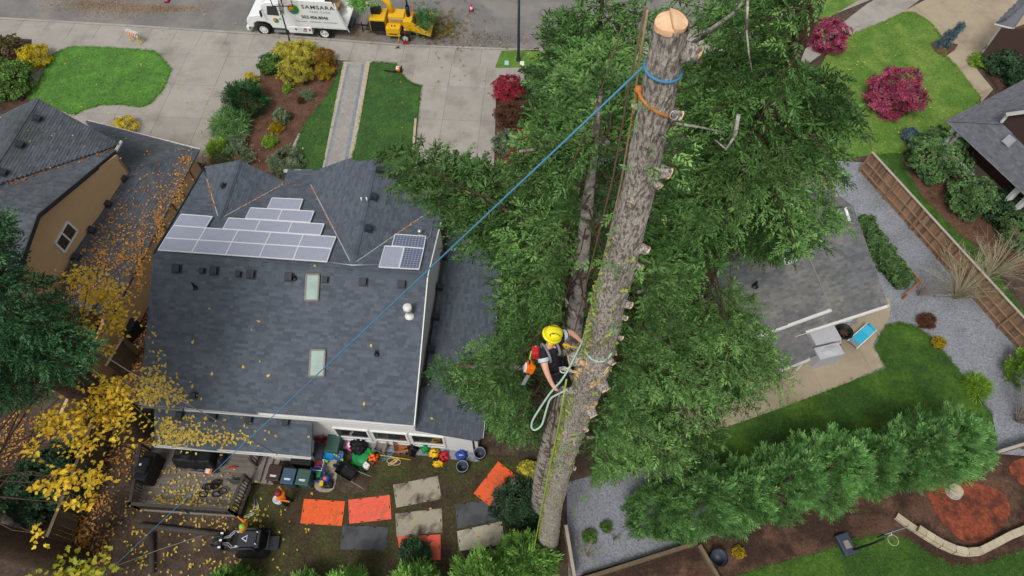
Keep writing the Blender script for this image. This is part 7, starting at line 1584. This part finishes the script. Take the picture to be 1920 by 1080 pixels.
CL_ = person('person', 'climber in yellow helmet and black shirt strapped to the limbed trunk', J, Eg, 'pelvis', reg, ['shirt_black', 'skin', 'trousers', 'boot'], tuple(J['tB'][0] - Vector((0, 0, .06))), [(hA, fingers(hA - J['wA'][0], (0, -.3, -1)), 1, 1.1), (hB, fingers(hB - J['wB'][0], (.6, 0, -.6)), 1, 1.1)])
hd = J['head'][0]; camd = (Vector((0, 0, CAMZ)) - hd).normalized(); fwd = (tpath[6] - hd); fwd.z = 0; fwd.normalize(); hu_ = (Vector((0, 0, 1)) * .9 + fwd * .35).normalized(); hs2 = hu_.cross(fwd).normalized(); hf = hs2.cross(hu_); HM = Matrix((hf, hs2, hu_)).transposed()
hc = hd + hu_ * .03
MB().lathe(hc, [(.128, -.02), (.13, .02), (.125, .06), (.108, .1), (.072, .128), (.03, .14), (0, .141)], 28, Matrix((hf * 1.12, hs2, hu_)).transposed()).lathe(hc, [(.125, -.025), (.148, -.03), (.14, -.015), (.125, -.01)], 28, Matrix((hf * 1.12, hs2, hu_)).transposed()).build('helmet', 'helmet_yellow', CL_)
hel = CL_.children[-1]
for s in (-1, 1): MB().tube([hc + HM @ Vector((.08 * math.cos(a) - .01, s * (.078 - .02 * math.sin(a)), .1 + .03 * math.sin(a))) for a in np.linspace(0, 6.28, 18)], .008, 5).build('vent_outline', 'black_plastic', hel); MB().slab([hc + HM @ Vector(v) for v in ((.05, s * .07, .122), (.0, s * .085, .112), (-.06, s * .07, .122), (0, s * .055, .136))], .008).build('vent', 'metal_dark', hel)
MB().blob(hd + hf * .09 - hu_ * .05, (.03, .025, .03), 6).build('nose', 'skin', CL_)
for s in (-1, 1):
    MB().blob(hd + hf * .095 + hs2 * s * .035 - hu_ * .015, (.013, .013, .011), 6).build('eye', 'black_plastic', CL_); MB().blob(hd + hs2 * s * .125 - hu_ * .04, (.045, .03, .05), 7).build('ear_muff', 'helmet_yellow', CL_)
MB().tube([hd + hf * .085 + hs2 * k - hu_ * .085 for k in (-.025, 0, .025)], .007, 5).build('mouth', 'red_steel', CL_)
def band(a, b, t, r, mat, nm, w=.03):
    A, B = J[a][0], J[b][0]; p = A.lerp(B, t); d = (B - A).normalized(); MB().tube([p - d * w, p - d * w * .5, p + d * w * .5, p + d * w], [r * .98, r, r, r * .98], 16, False).build(nm, mat, CL_)
band('uA', 'eA', -.1, .085, 'silver_band', 'sleeve_band'); band('uB', 'eB', 0.02, .088, 'silver_band', 'sleeve_band'); band('uA', 'eA', .2, .074, 'shirt_black', 'sleeve_hem', .014); band('uB', 'eB', .18, .08, 'shirt_black', 'sleeve_hem', .014)
for s in ('sA', 'sB'):
    c = J[s][0].lerp(J['chest'][0], .35); x = (J['sA'][0] - J['sB'][0]).normalized(); y = (J['neckb'][0] - J['waist'][0]).normalized(); z = x.cross(y)
    MB().tube([c + (y * math.cos(a) * .17 + z * math.sin(a) * .165) for a in np.linspace(0, 6.283, 24)], .022, 6).build('harness_strap', 'grey_strap', CL_)
p0 = J['waist'][0]; d = (J['chest'][0] - J['pelvis'][0]).normalized(); o1 = d.orthogonal().normalized(); o2 = d.cross(o1)
MB().tube([p0 - d * .06 + (o1 * math.cos(a) + o2 * math.sin(a)) * .165 for a in np.linspace(0, 6.283, 24)], .03, 6).build('harness_belt', 'black_cloth', CL_)
for h_, k_ in (('hipA', 'kA'), ('hipB', 'kB')):
    c = J[h_][0].lerp(J[k_][0], .35); d = (J[k_][0] - J[h_][0]).normalized(); o1 = d.orthogonal().normalized(); o2 = d.cross(o1); MB().tube([c + (o1 * math.cos(a) + o2 * math.sin(a)) * .135 for a in np.linspace(0, 6.283, 20)], .022, 6).build('leg_loop', 'black_cloth', CL_)
M('green_trim', '#1f9a50', .7); c = J['kA'][0].lerp(J['cA'][0], .3); d = (J['cA'][0] - J['kA'][0]).normalized(); o1 = d.orthogonal().normalized(); o2 = d.cross(o1)
for k in (-.05, .06): MB().tube([c + d * k + (o1 * math.cos(a) + o2 * math.sin(a)) * .092 for a in np.linspace(0, 6.283, 18)], .014, 6).build('spur_strap', 'green_trim', CL_)
bg_ = Wd(1004, 661, 10.55); one('first_aid_pouch', MB().bbox(bg_, (.12, .16, .2), .03), 'red_plastic', 'red pouch hanging behind the climber', 'pouch', tuple(bg_))
chs = chainsaw(tuple(Wd(1003, 690, 10.8)), 0, 'small orange and white chainsaw hanging from the climber', .75, (R(20), R(75), R(200)))
rope('lime lanyard loop behind the climber', [Wd(1006, 648, 10.5), Wd(996, 660, 10.5), Wd(993, 672, 10.55), Wd(1000, 682, 10.7)], .012, 'lime_rope')
rope('yellow friction hitch in front of the climber', [Wd(1050, 646, 10.3), Wd(1060, 645, 10.3), Wd(1068, 648, 10.3), Wd(1062, 654, 10.3), Wd(1056, 648, 10.3), Wd(1072, 650, 10.35), Wd(1090, 652, 10.4)], .012, 'yellow_plastic')
g1_ = [Wd(1105, 590, 10.0), Wd(1100, 615, 10.15), Wd(1091, 642, 10.35), Wd(1078, 668, 10.3), Wd(1066, 692, 10.3), Wd(1052, 714, 10.35), Wd(1040, 727, 10.4), Wd(1028, 742, 10.5), Wd(1008, 772, 10.7), Wd(998, 790, 10.8), Wd(997, 802, 10.85), Wd(1004, 806, 10.85), Wd(1016, 796, 10.8), Wd(1024, 770, 10.7), Wd(1032, 748, 10.6), Wd(1048, 738, 10.6), Wd(1064, 730, 10.6)]
def smooth_line(pts, k=5):
    out = []
    for i in range(len(pts) - 1):
        p0, p1, p2, p3 = pts[max(0, i - 1)], pts[i], pts[i + 1], pts[min(len(pts) - 1, i + 2)]
        for t in np.linspace(0, 1, k, endpoint=False): out.append(.5 * (2 * p1 + (p2 - p0) * t + (2 * p0 - 5 * p1 + 4 * p2 - p3) * t * t + (3 * p1 - p0 - 3 * p2 + p3) * t ** 3))
    return out + [pts[-1]]
rope('pale green rope held in both hands of the climber with hanging loop', smooth_line(g1_), .017, 'green_rope', n=9)
rope('pale green rope wrapped round the trunk beside the climber', wrap([(1092, 645), (1098, 660), (1108, 672), (1120, 678), (1132, 677), (1141, 671), (1146, 662)], .02), .02, 'green_rope', n=9)
for k, (dy, lab) in enumerate(((0, 'upper'), (5, 'lower'))):
    rope('cream flipline round the trunk below the green wrap, %s strand' % lab, [Wd(1050, 692, 10.6)] + wrap([(1086, 697 + dy * .6), (1096, 701 + dy), (1108, 704 + dy), (1120, 703 + dy), (1132, 698 + dy), (1141, 688 + dy)], .02), .014, 'cream_rope')
rope('bundle of steel and cream clips at the climber waist', smooth_line([Wd(1048, 690, 10.55), Wd(1058, 688, 10.5), Wd(1066, 694, 10.5), Wd(1056, 699, 10.5), Wd(1050, 694, 10.5), Wd(1062, 690, 10.45), Wd(1072, 694, 10.45)]), .012, 'aluminium')
# --- ground workers
def worker(label, feet, head, armA, armB, helmet, lean_=.5):
    f = gz(P(*feet), 0); H = P(*head, 1.5); dirv = gz(H - f, 0); up = Vector((0, 0, 1)); hip = f + up * .92 + dirv * .15; ch_ = hip.lerp(H, .62); ch_.z = max(ch_.z, 1.25); fd = dirv.normalized() if dirv.length > .05 else Vector((-1, 0, 0)); sx = Vector((-fd.y, fd.x, 0))
    A, B = P(*armA, 1.05), P(*armB, 1.05)
    def arm(s, h):
        e = s.lerp(h, .5) + Vector((0, 0, -.06)); L = (h - s).length
        if L > .68: h = s + (h - s) * (.68 / L); e = s.lerp(h, .5)
        return e, h
    sA = ch_ + sx * .19 + up * .08; sB = ch_ - sx * .19 + up * .08
    if (A - sA).length + (B - sB).length > (A - sB).length + (B - sA).length: A, B = B, A
    eA, A = arm(sA, A); eB, B = arm(sB, B); nk = ch_.lerp(H, .55) + up * .05
    J2 = {'pelvis': (hip, .14), 'chest': (ch_, .16), 'neck': (nk, .06), 'head': (H + up * .02, .095), 'top': (H + up * .1, .08), 'sA': (sA, .085), 'eA': (eA, .05), 'hA': (A, .036), 'sB': (sB, .085), 'eB': (eB, .05), 'hB': (B, .036)}
    E2 = [('pelvis', 'chest'), ('chest', 'neck'), ('neck', 'head'), ('head', 'top'), ('chest', 'sA'), ('sA', 'eA'), ('eA', 'hA'), ('chest', 'sB'), ('sB', 'eB'), ('eB', 'hB')]; rg = {'*': 0, ('neck', 'head'): 1, ('head', 'top'): 1, ('eA', 'hA'): (0, .75, 1), ('eB', 'hB'): (0, .75, 1)}
    for s, k in ((1, 'L'), (-1, 'R')):
        h_ = hip + sx * s * .1; kn = f + sx * s * .13 + up * .48 + fd * .06; an = f + sx * s * .14 + up * .08; to = an + fd * .17 - up * .03
        J2.update({'h' + k: (h_, .11), 'k' + k: (kn, .075), 'a' + k: (an, .05), 't' + k: (to, .045)}); E2 += [('pelvis', 'h' + k), ('h' + k, 'k' + k), ('k' + k, 'a' + k), ('a' + k, 't' + k)]; rg.update({('pelvis', 'h' + k): 2, ('h' + k, 'k' + k): 2, ('k' + k, 'a' + k): 2, ('a' + k, 't' + k): 3})
    w = person('person', label, J2, E2, 'pelvis', rg, ['hivis_orange', 'skin', 'trousers', 'boot'], tuple(f), [(A, fingers(A - eA, (0, 0, -1)), 1, 1), (B, fingers(B - eB, (0, 0, -1)), 1, 1)])
    MB().lathe(H + up * .06, [(.15, -.02), (.14, .03), (.11, .1), (.05, .14), (0, .145)], 20).build('helmet', helmet, w); MB().blob(H + fd * .1 - up * .03, (.025, .025, .03), 6).build('nose', 'skin', w); return w
worker('worker in orange shirt and dark red helmet standing near the wheeled bins', (544, 946), (522, 926), (524, 913), (541, 940), 'red_steel')
worker('worker in orange shirt and green helmet reaching for the deck rail', (474, 1000), (455, 988), (442, 966), (460, 1000), 'helmet_green')
t = thing('bucket', 'white bag held beside the worker near the bins', 'bag', P(524, 940)); MB().lathe((0, 0, 0), [(.16, 0), (.2, .42), (.17, .42), (.14, .1), (0, .1)], 16).build('body', 'reflective', t, local=True)
